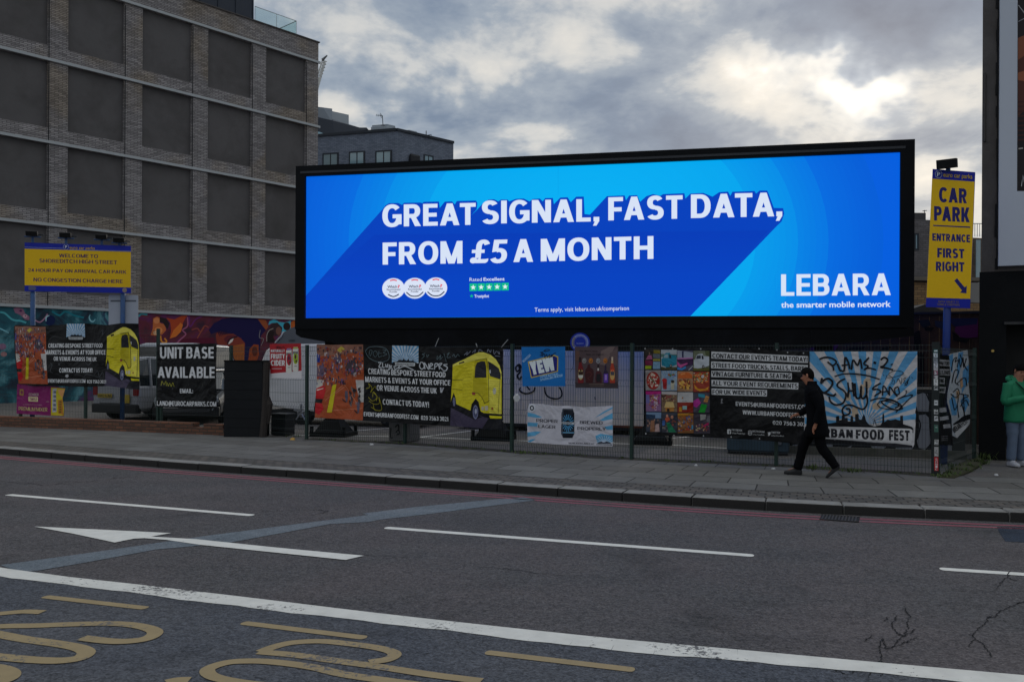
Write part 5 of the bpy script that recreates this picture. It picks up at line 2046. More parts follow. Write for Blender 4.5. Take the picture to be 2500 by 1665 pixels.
T3 = (0, 720, 4.2054)
T4 = (540, 760, 4.2054)
T6c = (1220, 800, 5.2265)
T7 = (1540, 800, 4.1261)
T8 = (1900, 740, 3.485)
TRr = (2000, 840, 4.612)
WHT = (168, 168, 168)


def crowd(s, x0, y0, x1, y1, n, cols, size, lay=3):
    for k in range(n):
        x, y = rnd.uniform(x0, x1), rnd.uniform(y0, y1)
        w, h = size * rnd.uniform(0.5, 1.2), size * rnd.uniform(0.8, 2.0)
        x = min(x, x1 - w); y = min(y, y1 - h)
        a = rnd.uniform(-0.3, 0.3) * w
        s.poly([(x, y), (x + w, y + a * 0.4), (x + w * 0.9, y + h), (x + w * 0.1, y + h - a * 0.3)], rnd.choice(cols), lay)


PEOPLE = [(60, 40, 44), (96, 70, 66), (150, 140, 140), (34, 30, 40), (112, 54, 40), (64, 66, 96), (140, 108, 92), (44, 40, 48), (120, 40, 40), (86, 60, 92)]


def market_photo(s, f):
    """picture of a crowded market square; f maps unit coordinates into the banner"""
    def q(pts, c, lay=2):
        s.poly([f(x, y) for x, y in pts], c, lay)
    q([(0, 0), (1, 0), (1, 1), (0, 1)], (130, 60, 33), 1)
    q([(0, 0), (1, 0), (1, 0.10), (0, 0.16)], (110, 74, 60), 1.5)
    q([(0.42, 0.07), (0.52, 0.02), (0.60, 0.06), (0.50, 0.11)], (150, 134, 50), 3)
    q([(0.30, 0.17), (0.48, 0.13), (0.55, 0.22), (0.40, 0.26)], (70, 58, 70), 2.5)
    q([(0.64, 0.24), (0.80, 0.20), (0.92, 0.34), (0.76, 0.42), (0.66, 0.36)], (52, 46, 52), 2.5)
    q([(0.0, 0.12), (0.06, 0.14), (0.06, 0.24), (0.0, 0.24)], (24, 44, 112), 2.5)
    q([(0.0, 0.30), (0.14, 0.26), (0.16, 0.42), (0.0, 0.44)], (78, 62, 78), 2.5)
    for k in range(330):
        x, y = rnd.uniform(0.0, 0.96), 0.02 + 0.50 * rnd.random() ** 0.9
        if 0.62 < x and 0.42 < y:
            continue
        w, h = rnd.uniform(0.014, 0.04), rnd.uniform(0.015, 0.05)
        q([(x, y), (x + w, y), (x + w * 0.8, y + h), (x + w * 0.2, y + h)], rnd.choice(PEOPLE), 3)
    q([(0.82, 0.47), (1, 0.47), (1, 0.76), (0.92, 0.76), (0.84, 0.58)], (150, 146, 142), 2.6)
    q([(0.0, 0.47), (0.12, 0.48), (0.14, 0.60), (0.0, 0.62)], (150, 146, 138), 2.6)
    q([(0.0, 0.60), (0.18, 0.54), (0.20, 0.62), (0.16, 0.74), (0.0, 0.74)], (148, 22, 26), 2.8)
    q([(0.0, 0.74), (0.15, 0.74), (0.13, 0.80), (0.0, 0.79)], (20, 18, 20), 2.9)
    q([(0.0, 0.80), (0.14, 0.80), (0.17, 0.88), (0.08, 0.96), (0.0, 0.93)], (146, 24, 30), 2.8)
    q([(0.01, 0.615), (0.15, 0.59), (0.15, 0.60), (0.01, 0.63)], (190, 170, 160), 3.2)
    q([(0.34, 0.55), (0.42, 0.53), (0.34, 0.92), (0.24, 0.92)], (160, 148, 20), 3)
    for a, b in (((0.58, 0.53), (0.72, 0.66)), ((0.72, 0.66), (0.85, 0.78)), ((0.24, 0.90), (0.98, 0.84)), ((0.2, 0.76), (0.56, 0.54)), ((0.40, 0.66), (0.60, 0.56))):
        s.line([f(*a), f(*b)], 3.5, (178, 120, 92), 3, smooth=False)
    for k in range(46):
        x, y = rnd.uniform(0.66, 0.92), rnd.uniform(0.56, 0.80)
        q([(x, y), (x + 0.025, y), (x + 0.02, y + 0.04), (x, y + 0.04)], rnd.choice([(40, 34, 36), (60, 50, 52), (90, 84, 84), (30, 28, 32)]), 3.4)
    for x, y in ((0.60, 0.62), (0.86, 0.76)):
        q([(x, y), (x + 0.05, y), (x + 0.06, y + 0.07), (x + 0.045, y + 0.15), (x + 0.02, y + 0.15), (x - 0.005, y + 0.07)], (66, 62, 74), 3.6)
        q([(x - 0.06, y + 0.10), (x + 0.02, y + 0.14), (x + 0.02, y + 0.16), (x - 0.05, y + 0.13)], (52, 30, 26), 3.5)


def ray_logo(s, x0, y0, x1, y1, dy=0.0, writing=True):
    """blue and white ray emblem with a black skyline and a name plate"""
    W, H = x1 - x0, y1 - y0

    def f(a, b):
        return (x0 + a * W, y0 + b * H + dy * a)
    quad_ = [f(0, 0), f(1, 0), f(1, 0.86), f(0, 0.86)]
    s.poly(quad_, (150, 158, 166), 3)
    c = f(0.52, 0.85)
    for k in range(16):
        w0 = math.pi * (k * 2 + 0.1) / 32 + math.pi
        w1 = math.pi * (k * 2 + 1.0) / 32 + math.pi
        big_ = max(W, H) * 2
        pts = clip_poly([c, (c[0] + big_ * math.cos(w0), c[1] + big_ * math.sin(w0)), (c[0] + big_ * math.cos(w1), c[1] + big_ * math.sin(w1))], quad_)
        if len(pts) > 2:
            s.poly(pts, (78, 122, 152), 4)
    sky_ = [(0.0, 0.87), (0.06, 0.82), (0.2, 0.80), (0.26, 0.72), (0.28, 0.66), (0.31, 0.74), (0.36, 0.66), (0.38, 0.74), (0.44, 0.68), (0.46, 0.60), (0.48, 0.68), (0.56, 0.74), (0.6, 0.70), (0.64, 0.62), (0.66, 0.74), (0.78, 0.74), (0.8, 0.64), (0.82, 0.76), (0.94, 0.84), (1.0, 0.98), (0.9, 0.94), (0.1, 0.94), (0.02, 1.0)]
    s.poly([f(a, b) for a, b in sky_], (14, 16, 20), 5)
    s.poly([f(0.12, 0.84), f(0.88, 0.84), f(0.86, 1.0), f(0.14, 1.0)], (166, 168, 168), 6)
    if writing:
        p, q_ = f(0.15, 0.87), f(0.85, 0.87)
        s.txt('URBAN FOOD FEST', p[0], q_[0], (p[1], p[1] + 0.10 * H), (q_[1], q_[1] + 0.10 * H), (24, 24, 26), 0.03, 7)


def yellow_van(s, g):
    """old yellow delivery van in three-quarter view, drawn in the coordinates of crop five"""
    def q(pts, c, lay):
        s.poly([g(x, y) for x, y in pts], c, lay)

    def ln(pts, w, c, lay):
        s.line([g(x, y) for x, y in pts], w, c, lay, smooth=False)
    Y1, Y2, Y3 = (168, 156, 26), (150, 138, 18), (182, 172, 70)
    q([(1290, 930), (1540, 1000), (1800, 1080), (1950, 1090), (1950, 1225), (1275, 1175)], (52, 46, 62), 2)
    q([(1300, 850), (1360, 890), (1560, 990), (1700, 1060), (1590, 1090), (1290, 935)], (16, 15, 18), 3)
    q([(1318, 375), (1470, 300), (1590, 235), (1640, 214), (1700, 214), (1790, 245), (1860, 305), (1910, 380), (1938, 470), (1945, 560), (1950, 1020), (1900, 1025), (1720, 1005), (1680, 985), (1650, 880), (1610, 830), (1575, 870), (1545, 975), (1360, 890), (1350, 800), (1330, 740), (1300, 830), (1292, 870), (1315, 560)], Y1, 4)
    q([(1318, 375), (1470, 300), (1590, 235), (1640, 214), (1700, 214), (1790, 245), (1740, 290), (1590, 320), (1560, 330), (1318, 400)], Y3, 5)
    q([(1745, 295), (1790, 245), (1860, 305), (1910, 380), (1938, 470), (1945, 560), (1930, 560), (1760, 330)], Y3, 5)
    q([(1590, 325), (1740, 295), (1745, 330), (1745, 540), (1780, 870), (1740, 880), (1690, 800), (1640, 760), (1570, 740), (1570, 560)], Y2, 5)
    q([(1765, 560), (1930, 575), (1945, 1020), (1895, 1020), (1790, 1010), (1790, 880)], (178, 168, 60), 5.4)
    q([(1620, 350), (1680, 328), (1720, 335), (1735, 400), (1742, 545), (1590, 548), (1598, 400)], (26, 26, 30), 6)
    q([(1760, 330), (1830, 370), (1900, 420), (1932, 500), (1930, 568), (1790, 525), (1770, 440)], (30, 29, 33), 6)
    q([(1780, 440), (1795, 445), (1798, 490), (1782, 482)], (150, 150, 150), 7)
    ln([(1590, 322), (1740, 295)], 6, (30, 28, 20), 6)
    ln([(1742, 296), (1758, 420), (1775, 640), (1786, 855)], 6, (36, 32, 18), 6.2)
    ln([(1786, 855), (1720, 884)], 6, (36, 32, 18), 6.2)
    ln([(1568, 738), (1640, 745), (1690, 800), (1730, 880)], 6, (40, 34, 18), 6.4)
    ln([(1315, 574), (1450, 572)], 6, (40, 36, 20), 6)
    ln([(1310, 690), (1440, 708)], 5, (40, 36, 20), 6)
    ln([(1395, 360), (1460, 340)], 18, (38, 32, 16), 6)
    ln([(1922, 575), (1918, 700), (1905, 1010)], 5, (70, 62, 24), 6.2)
    for k in range(15):
        y = 590 + k * 28
        ln([(1785 + k * 0.5, y), (1915, y + 10)], 5, (134, 124, 36), 5.8)
    for k in range(12):
        y = 380 + k * 42
        ln([(1440, y), (1560, y - 14)], 5, (146, 134, 24), 5.8)
    for k in range(8):
        y = 590 + k * 26
        ln([(1580, y), (1730, y + 4)], 5, (132, 120, 20), 5.8)
    q([(1560, 735), (1605, 738), (1605, 770), (1565, 770)], (120, 44, 40), 6.5)
    q([(1545, 975), (1560, 890), (1610, 820), (1650, 860), (1680, 985), (1600, 1095)], (14, 14, 16), 6)
    q([(1300, 850), (1325, 760), (1350, 800), (1360, 905), (1335, 925)], (16, 16, 18), 6)
    s.ell(*g(1612, 995), 36 * g.k, 92 * g.k, (94, 96, 120), 7)
    s.ell(*g(1612, 995), 27 * g.k, 74 * g.k, (60, 62, 84), 7.5)
    s.ell(*g(1616, 985), 14 * g.k, 36 * g.k, (130, 132, 146), 8)
    s.ell(*g(1333, 860), 16 * g.k, 60 * g.k, (86, 88, 108), 7)
    s.ell(*g(1855, 720), 22 * g.k, 44 * g.k, (150, 148, 130), 7)
    q([(1690, 920), (1720, 925), (1720, 975), (1690, 970)], (156, 148, 126), 7)
    q([(1730, 915), (1775, 912), (1778, 970), (1735, 978)], (156, 148, 126), 7)
    s.ell(*g(1830, 950), 14 * g.k, 18 * g.k, (120, 70, 30), 7)
    q([(1790, 1040), (1950, 1050), (1945, 1080), (1800, 1078)], (170, 160, 22), 6)
    q([(1690, 1005), (1945, 1022), (1945, 1042), (1700, 1025)], (20, 19, 20), 6)
    q([(1780, 1080), (1950, 1085), (1950, 1225), (1700, 1205)], (20, 20, 24), 3.5)


class Gmap:
    def __init__(self, ax, bx, ay, by, sh=0.0, k=1.0):
        self.a = (ax, bx, ay, by, sh)
        self.k = k

    def __call__(self, x, y):
        ax, bx, ay, by, sh = self.a
        return (ax * x + bx, ay * y + by + sh * (x - 1300))


# ---- black van banner on the tall left fence
o, n = banner_plane(crop(T3, 165), crop(T3, 1440))
s = Sheet(o, n, T3, amp=0.05, off=0.115, ph=0.7)
b1 = s.base('banner', [(150, 330), (165, 308), (470, 318), (700, 300), (860, 292), (1100, 310), (1250, 292), (1430, 296), (1440, 500), (1436, 700), (1432, 900), (1200, 930), (900, 945), (700, 940), (500, 930), (340, 935), (190, 908), (170, 700), (160, 500)], (11, 11, 12), M_VIN,
            'sagging black banner with yellow van and white lettering on the tall left fence', 'banner')
s.part('market_picture', M_VINP)
market_photo(s, lambda x, y: (160 + x * 308 + y * 30, 322 + y * 588 + x * 6))
s.part('ray_emblem', M_VINP)
ray_logo(s, 676, 296, 858, 458)
s.part('lettering', M_VINP)
s.txt('CREATING BESPOKE STREET FOOD', 500, 1046, (500, 542), (497, 540), WHT, 0.035, 3)
s.txt('MARKETS & EVENTS AT YOUR OFFICE', 474, 1078, (567, 612), (567, 612), WHT, 0.035, 3)
s.txt('OR VENUE ACROSS THE UK', 560, 986, (634, 676), (640, 680), WHT, 0.035, 3)
s.txt('CONTACT US TODAY!', 612, 946, (752, 796), (752, 796), WHT, 0.035, 3)
s.txt('EVENTS@URBANFOODFEST.COM', 499, 878, (864, 900), (866, 902), WHT, 0.035, 3)
s.txt('020 7563 3021', 896, 1086, (872, 906), (874, 908), WHT, 0.035, 3)
s.poly([(672, 820), (696, 816), (702, 834), (684, 852), (668, 838)], (140, 140, 142), 3)
s.part('van_picture', M_VINP)
yellow_van(s, Gmap(0.54, 383, 0.63, 190, 0.02, 0.56))
s.part('graffiti', M_VINP)
for pts in ([(600, 690), (620, 720), (605, 715), (640, 690)], [(870, 690), (900, 720), (930, 690), (905, 730)], [(960, 830), (1000, 780), (1020, 840), (1050, 790), (1060, 850)], [(1010, 390), (1050, 360), (1040, 410), (1080, 370)], [(520, 690), (545, 720), (525, 780), (550, 800)], [(860, 840), (900, 815), (1060, 860)]):
    s.line(pts, 4, (66, 68, 72), 4, taper=True)
s.finish()

# ---- purple mixer banner
o, n = banner_plane(crop(T3, 175), crop(T3, 660))
s = Sheet(o, n, T3, amp=0.025, off=0.06, ph=2.2)
b2 = s.base('banner', [(182, 915), (500, 935), (668, 955), (640, 1060), (660, 1160), (655, 1246), (520, 1240), (172, 1218), (176, 1060)], (98, 22, 72), M_VIN,
            'low purple and yellow drinks banner beneath the black banner on the left fence', 'banner')
s.part('can_picture', M_VINP)
s.poly([(520, 948), (666, 962), (640, 1060), (658, 1160), (654, 1240), (522, 1236)], (152, 138, 22), 1)
s.poly([(536, 962), (580, 960), (570, 1000), (580, 1200), (536, 1205)], (138, 138, 142), 2)
s.poly([(590, 970), (662, 972), (636, 1060), (600, 1010)], (166, 118, 70), 2)
s.poly([(590, 1080), (640, 1070), (652, 1230), (600, 1220)], (140, 92, 24), 2)
for k in range(5):
    s.rect(545, 985 + k * 44, 572, 1010 + k * 44, (78, 82, 94), 3)
    s.rect(608, 1090 + k * 26, 630, 1104 + k * 26, (76, 66, 30), 3)
s.part('lettering', M_VINP)
s.txt('CEARER', 302, 398, (1008, 1036), (1010, 1036), (160, 150, 140), 0.0, 3)
s.poly([(296, 1044), (390, 1048), (390, 1096), (296, 1092)], (170, 160, 120), 2)
s.txt('TWIST', 308, 382, (1056, 1084), (1058, 1086), (98, 22, 72), 0.02, 3)
s.txt('PREMIUM MIXER', 196, 484, (1146, 1184), (1158, 1198), (160, 148, 96), 0.0, 3)
s.txt('CHANGES EVERYTHING', 246, 432, (1116, 1130), (1124, 1138), (140, 100, 110), 0.0, 3)
s.txt('E TON', 470, 500, (1090, 1100), (1090, 1100), (150, 140, 130), 0.0, 3)
s.poly([(206, 966), (246, 968), (248, 1034), (206, 1030)], (124, 96, 50), 2)
s.ell(227, 1000, 12, 18, (98, 40, 60), 3)
s.finish()

# ---- UNIT BASE AVAILABLE
o, n = banner_plane(crop(T3, 1605), crop(T3, 2228))
s = Sheet(o, n, T3, amp=0.02, off=0.06, ph=4.0)
b3 = s.base('banner', [(1612, 514), (1760, 508), (1930, 503), (2080, 500), (2225, 498), (2222, 700), (2222, 900), (2228, 1162), (1900, 1162), (1605, 1146), (1608, 800)], (11, 11, 12), M_VIN,
            'square black banner reading UNIT BASE AVAILABLE in big white capitals', 'banner')
s.part('lettering', M_VINP)
s.txt('UNIT BASE', 1640, 2196, (536, 652), (534, 652), WHT, 0.035, 3)
s.txt('AVAILABLE', 1614, 2210, (738, 850), (738, 854), WHT, 0.035, 3)
s.txt('EMAIL:', 1842, 1980, (962, 1008), (964, 1008), WHT, 0.03, 3)
s.txt('LAND@EUROCARPARKS.COM', 1608, 2222, (1088, 1136), (1096, 1144), WHT, 0.03, 3)
s.part('graffiti', M_VINP)
s.line([(1650, 930), (1660, 885), (1680, 920), (1700, 885), (1705, 935)], 5, (124, 120, 40), 4)
s.line([(1715, 900), (1725, 935), (1740, 905), (1755, 940), (1770, 900), (1785, 940)], 5, (124, 120, 40), 4)
for k in range(26):
    a, b = rnd.uniform(1660, 2180), rnd.uniform(560, 1060)
    s.line([(a, b), (a + rnd.uniform(-14, 14), b + rnd.uniform(-10, 26))], 2.5, (70, 68, 68), 2, smooth=False)
s.finish()

# ---- red cider poster
o, n = banner_plane(crop(T4, 500), crop(T4, 820))
s = Sheet(o, n, T4, amp=0.006, off=0.05, ph=1.0)
b4 = s.base('poster', [(500, 336), (818, 330), (828, 690), (505, 683)], (134, 24, 30), M_CARD,
            'small red cider poster with two cans on the mesh beside the dark pier', 'poster')
s.part('pale_band', M_CARD)
s.poly([(505, 640), (828, 610), (828, 690), (505, 683)], (168, 164, 164), 1)
for cx, top, c1_, c2_ in ((698, 376, (104, 72, 124), (130, 24, 40)), (765, 362, (128, 140, 62), (122, 140, 30))):
    s.newpart('can_picture', M_CARD)
    s.poly([(cx - 30, top + 30), (cx - 20, top + 6), (cx + 20, top + 4), (cx + 30, top + 28), (cx + 32, top + 235), (cx + 20, top + 256), (cx - 20, top + 258), (cx - 32, top + 240)], (172, 168, 160), 2)
    s.poly([(cx - 22, top + 8), (cx + 22, top + 6), (cx + 26, top + 22), (cx - 26, top + 24)], c1_, 3)
    s.rect(cx - 28, top + 50, cx + 28, top + 76, (90, 88, 88), 3)
    s.ell(cx, top + 120, 25, 60, c2_, 3)
    s.ell(cx - 2, top + 105, 10, 22, (60, 22, 40), 4)
    s.ell(cx + 6, top + 150, 8, 14, (60, 40, 30), 4)
    s.rect(cx - 14, top + 196, cx + 14, top + 204, (110, 106, 100), 3)
    s.poly([(cx + 22, top + 30), (cx + 30, top + 28), (cx + 32, top + 235), (cx + 24, top + 240)], (128, 124, 118), 3.5)
s.part('lettering', M_CARD)
s.txt('NATURALLY', 512, 655, (392, 420), (392, 420), WHT, 0.04, 3)
s.txt('FRUITY', 512, 655, (438, 488), (436, 486), (178, 176, 174), 0.045, 3)
s.txt('CIDER', 512, 655, (502, 558), (502, 558), (178, 176, 174), 0.045, 3)
s.rect(522, 586, 625, 592, (160, 140, 140), 3)
s.line([(560, 372), (590, 358), (570, 384), (610, 362), (600, 388), (640, 362), (650, 384)], 6, (70, 14, 20), 3)
s.finish()

# ---- long black banner with van picture in the middle
o, n = banner_plane(crop(T4, 975), crop(T5, 1955))
s = Sheet(o, n, T5, amp=0.045, off=0.11, ph=3.1)


def t45(x, y):
    return ((T4[0] + x / T4[2] - T5[0]) * T5[2], (T4[1] + y / T4[2] - T5[1]) * T5[2])


b5 = s.base('banner', [t45(980, 340), (140, 112), (530, 126), (880, 138), (1300, 150), (1700, 152), (1955, 158), (1958, 500), (1952, 900), (1958, 1228), (1700, 1208), (1400, 1186), (1000, 1160), (500, 1132), (120, 1108), t45(1200, 1100), t45(965, 1092), t45(960, 1000), t45(985, 700)], (11, 11, 12), M_VIN,
            'long black banner with yellow van and white lettering under the left half of the billboard', 'banner')
s.part('market_picture', M_VINP)
market_photo(s, lambda x, y: t45(978 + x * 480 - 8 * y, 345 + y * 745 + x * (-4 + 34 * y)))
s.part('ray_emblem', M_VINP)
ray_logo(s, 530, 126, 876, 388, 8)
s.part('lettering', M_VINP)
s.txt('CREATING BESPOKE STREET FOOD', 198, 1230, (424, 496), (472, 542), WHT, 0.035, 3)
s.txt('MARKETS & EVENTS AT YOUR OFFICE', 156, 1290, (530, 602), (580, 648), WHT, 0.035, 3)
s.txt('OR VENUE ACROSS THE UK', 316, 1118, (640, 712), (682, 752), WHT, 0.035, 3)
s.txt('CONTACT US TODAY!', 396, 1014, (824, 896), (862, 934), WHT, 0.035, 3)
s.txt('EVENTS@URBANFOODFEST.COM', 144, 872, (992, 1046), (1034, 1092), WHT, 0.035, 3)
s.txt('020 7563 3021', 906, 1254, (1040, 1094), (1058, 1114), WHT, 0.035, 3)
s.poly([(1160, 672), (1178, 674), (1182, 720), (1194, 676), (1212, 676), (1184, 742), (1164, 740)], (150, 150, 154), 3)
s.part('van_picture', M_VINP)
yellow_van(s, Gmap(1, 0, 1, 0))
s.part('graffiti', M_VINP)
GW = (150, 152, 154)
for pts in ([(340, 350), (380, 345), (350, 400), (390, 415), (345, 410)], [(400, 350), (405, 410), (430, 408)], [(440, 365), (450, 410), (475, 370), (470, 415)], [(500, 375), (490, 440), (530, 390), (500, 405), (540, 430)], [(590, 400), (560, 395), (570, 430), (610, 420), (630, 395), (620, 430)], [(620, 430), (690, 398), (740, 410), (820, 450)],
            [(900, 350), (890, 400), (920, 435), (950, 400), (930, 350), (900, 345)], [(960, 435), (950, 350), (1010, 440), (1005, 360)], [(1030, 400), (1060, 375), (1030, 360), (1025, 420), (1070, 430)], [(1085, 440), (1090, 365), (1130, 370), (1095, 410)], [(1150, 440), (1140, 370), (1180, 360), (1150, 400), (1190, 440)], [(1250, 370), (1200, 380), (1250, 410), (1230, 455), (1190, 450)]):
    s.line(pts, 13, GW, 8, taper=False)
GT = (74, 88, 92)
s.line([(170, 200), (220, 150), (330, 140), (440, 165), (488, 240), (480, 310), (400, 340), (300, 330), (210, 280), (170, 200)], 7, GT, 8)
for pts in ([(230, 270), (260, 200), (230, 190), (215, 260)], [(290, 270), (270, 230), (300, 195), (330, 230), (310, 270), (290, 270)], [(350, 200), (345, 270), (390, 265)], [(350, 230), (385, 228)], [(400, 180), (450, 190), (410, 220), (460, 240), (400, 265)],
            [(960, 230), (920, 240), (950, 260), (915, 300)], [(980, 240), (985, 280), (1010, 240)], [(1115, 260), (1115, 310), (1160, 250), (1150, 310), (1190, 270)], [(1240, 240), (1270, 220), (1240, 280), (1290, 280)], [(1310, 270), (1330, 240), (1350, 280), (1380, 240), (1400, 270)], [(1200, 230), (1235, 340)],
            [(1460, 250), (1500, 210), (1490, 250), (1540, 200)], [(1560, 220), (1600, 180), (1590, 220)], [(1640, 210), (1650, 180), (1690, 200)], [(1750, 210), (1760, 175), (1790, 215), (1800, 180)], [(1830, 180), (1840, 240), (1870, 200), (1910, 240), (1900, 200)], [(1850, 260), (1920, 270)]):
    s.line(pts, 6, GT if pts[0][0] < 1420 else (112, 116, 128), 8)
GY = (120, 112, 30)
for pts in ([(165, 690), (215, 670), (200, 620), (250, 680), (230, 740), (290, 660), (305, 690)], [(200, 800), (260, 850), (320, 800), (270, 730), (260, 800)], [(210, 850), (280, 890), (350, 880), (345, 800), (380, 960), (290, 965), (270, 900)], [(240, 930), (300, 965)], [(270, 740), (320, 790), (310, 850)]):
    s.line(pts, 7, GY, 8)
s.finish()

# ---- blue water poster
o, n = banner_plane(crop(T6c, 280), crop(T6c, 838))
s = Sheet(o, n, T6c, amp=0.01, off=0.05, ph=0.2)
b6 = s.base('poster', [(278, 246), (836, 242), (838, 746), (290, 748)], (12, 84, 142), M_CARD,
            'bright blue water poster with large white YEW on the mesh fence', 'poster')
s.part('emblem', M_CARD)
s.poly([(358, 432), (700, 346), (748, 368), (744, 560), (400, 644)], (158, 138, 60), 1)
s.poly([(372, 438), (700, 362), (736, 382), (730, 552), (408, 628)], (24, 26, 92), 2)
s.part('lettering', M_CARD)


def slant_txt(sh_, txt, x0, y0, x1, y1, hgt, c, bold, lay, lean=0.0):
    d_ = Vector((x1 - x0, y1 - y0, 0))
    vs, fs = glyph_text(txt, 0.125 + bold * 2.4, 0.03 if bold > 0.05 else 0.085)
    xa, xb = min(v.x for v in vs), max(v.x for v in vs)
    L = d_.length
    u = d_.normalized()
    v_ = Vector((u.y, -u.x, 0))
    k = sh_.ink(c)
    me, sh_.maxe = sh_.maxe, 0
    for f in fs:
        pp = []
        for i in f:
            v = vs[i]
            p = Vector((x0, y0, 0)) + u * ((v.x - xa) / (xb - xa) * L + lean * v.y * hgt) + v_ * (v.y * hgt)
            pp.append(sh_.p3(p.x, p.y, lay + v.z))
        for i in range(1, len(f) - 1):
            sh_._tri((pp[0], pp[i], pp[i + 1]), k)
    sh_.maxe = me


slant_txt(s, 'YEW', 408, 606, 712, 540, 172, (176, 182, 196), 0.075, 3)
slant_txt(s, 'SUPER NATURAL', 512, 640, 752, 604, 30, (112, 150, 180), 0.04, 3, 0.15)
slant_txt(s, 'SPARKLING WATER', 518, 682, 804, 622, 30, (112, 150, 180), 0.04, 3, 0.15)
slant_txt(s, 'WOOOOH', 304, 448, 402, 356, 30, (130, 156, 180), 0.02, 3)
s.part('graffiti', M_CARD)
for pts in ([(520, 310), (535, 330)], [(540, 305), (550, 320)], [(510, 355), (560, 340), (540, 310), (545, 370)], [(570, 330), (575, 380), (600, 340), (610, 375), (640, 340), (640, 380), (670, 340), (660, 375), (690, 335), (715, 320)], [(560, 300), (600, 275), (640, 285), (600, 300), (560, 300)]):
    s.line(pts, 8, (10, 22, 42), 5)
s.finish()

# ---- brown bottle poster
o, n = banner_plane(crop(T6c, 960), crop(T6c, 1508))
s = Sheet(o, n, T6c, amp=0.008, off=0.05, ph=2.0)
b7 = s.base('poster', [(958, 244), (1506, 238), (1510, 774), (966, 766)], (62, 50, 52), M_CARD,
            'brown poster with a row of five bottles right of the blue poster', 'poster')
s.part('background_picture', M_CARD)
s.poly([(1290, 300), (1400, 242), (1470, 242), (1340, 480), (1280, 470)], (86, 72, 70), 1)
s.poly([(1400, 330), (1500, 260), (1500, 480), (1440, 470)], (74, 60, 60), 1.2)
s.poly([(968, 300), (1020, 300), (1020, 420), (968, 420)], (72, 52, 46), 1)
s.poly([(966, 700), (1509, 700), (1510, 770), (966, 764)], (46, 38, 40), 1.4)
for x, c in ((1080, (120, 118, 116)), (1163, (154, 92, 34)), (1256, (116, 118, 122)), (1347, (150, 88, 30))):
    s.ell(x, 422, 26, 33, c, 2)
    s.ell(x, 422, 20, 26, tuple(int(q * 0.72) for q in c), 3)
    s.ell(x - 4, 414, 9, 11, c, 4)
s.newpart('bottle_picture', M_CARD)
s.poly([(1012, 376), (1040, 376), (1044, 450), (1066, 520), (1072, 706), (1000, 706), (1002, 520), (1012, 450)], (86, 18, 22), 3)
s.poly([(1014, 376), (1038, 376), (1040, 440), (1012, 440)], (26, 20, 22), 3.5)
s.ell(1034, 595, 33, 70, (140, 126, 86), 4)
s.rect(1006, 560, 1064, 602, (40, 22, 16), 5)
s.rect(1006, 604, 1064, 640, (150, 148, 140), 5)
s.ell(1034, 540, 14, 18, (60, 30, 20), 5)
s.newpart('bottle_picture', M_CARD)
s.poly([(1124, 470), (1152, 470), (1156, 504), (1196, 540), (1202, 600), (1186, 706), (1100, 706), (1086, 600), (1092, 540), (1120, 504)], (48, 18, 20), 3)
s.line([(1110, 580), (1140, 560), (1170, 590), (1150, 630), (1125, 640), (1150, 670)], 5, (80, 36, 32), 4)
s.newpart('bottle_picture', M_CARD)
s.poly([(1246, 472), (1266, 472), (1268, 540), (1298, 580), (1306, 640), (1302, 706), (1224, 706), (1220, 640), (1226, 580), (1244, 540)], (54, 20, 26), 3)
s.rect(1246, 472, 1266, 516, (26, 20, 22), 4)
s.rect(1247, 516, 1266, 548, (150, 146, 142), 4)
s.poly([(1238, 590), (1284, 590), (1292, 640), (1286, 692), (1236, 692), (1232, 640)], (20, 18, 22), 4)
s.newpart('bottle_picture', M_CARD)
s.poly([(1340, 476), (1356, 476), (1358, 540), (1386, 572), (1386, 708), (1324, 708), (1324, 572), (1338, 540)], (34, 24, 46), 3)
s.rect(1328, 588, 1383, 700, (74, 44, 124), 4)
s.rect(1342, 600, 1368, 668, (120, 96, 150), 5)
s.newpart('bottle_picture', M_CARD)
s.poly([(1424, 374), (1446, 374), (1450, 470), (1466, 520), (1472, 706), (1406, 706), (1408, 520), (1420, 470)], (126, 42, 26), 3)
s.rect(1424, 374, 1446, 420, (156, 142, 126), 4)
s.rect(1421, 424, 1449, 452, (150, 126, 90), 4)
s.ell(1438, 600, 31, 70, (150, 118, 70), 4)
s.rect(1414, 560, 1462, 606, (56, 54, 60), 5)
s.ell(1438, 545, 14, 16, (160, 60, 40), 5)
s.part('lettering', M_CARD)
s.txt('The Bird is here,', 1010, 1250, (286, 304), (290, 306), (20, 15, 18), 0.01, 3, 0.03)
s.txt('Taste the Legend...', 1094, 1340, (330, 350), (330, 350), (20, 15, 18), 0.01, 3, 0.03)
s.rect(1140, 716, 1330, 724, (90, 74, 66), 3)
s.rect(1150, 740, 1330, 746, (80, 66, 60), 3)
s.finish()

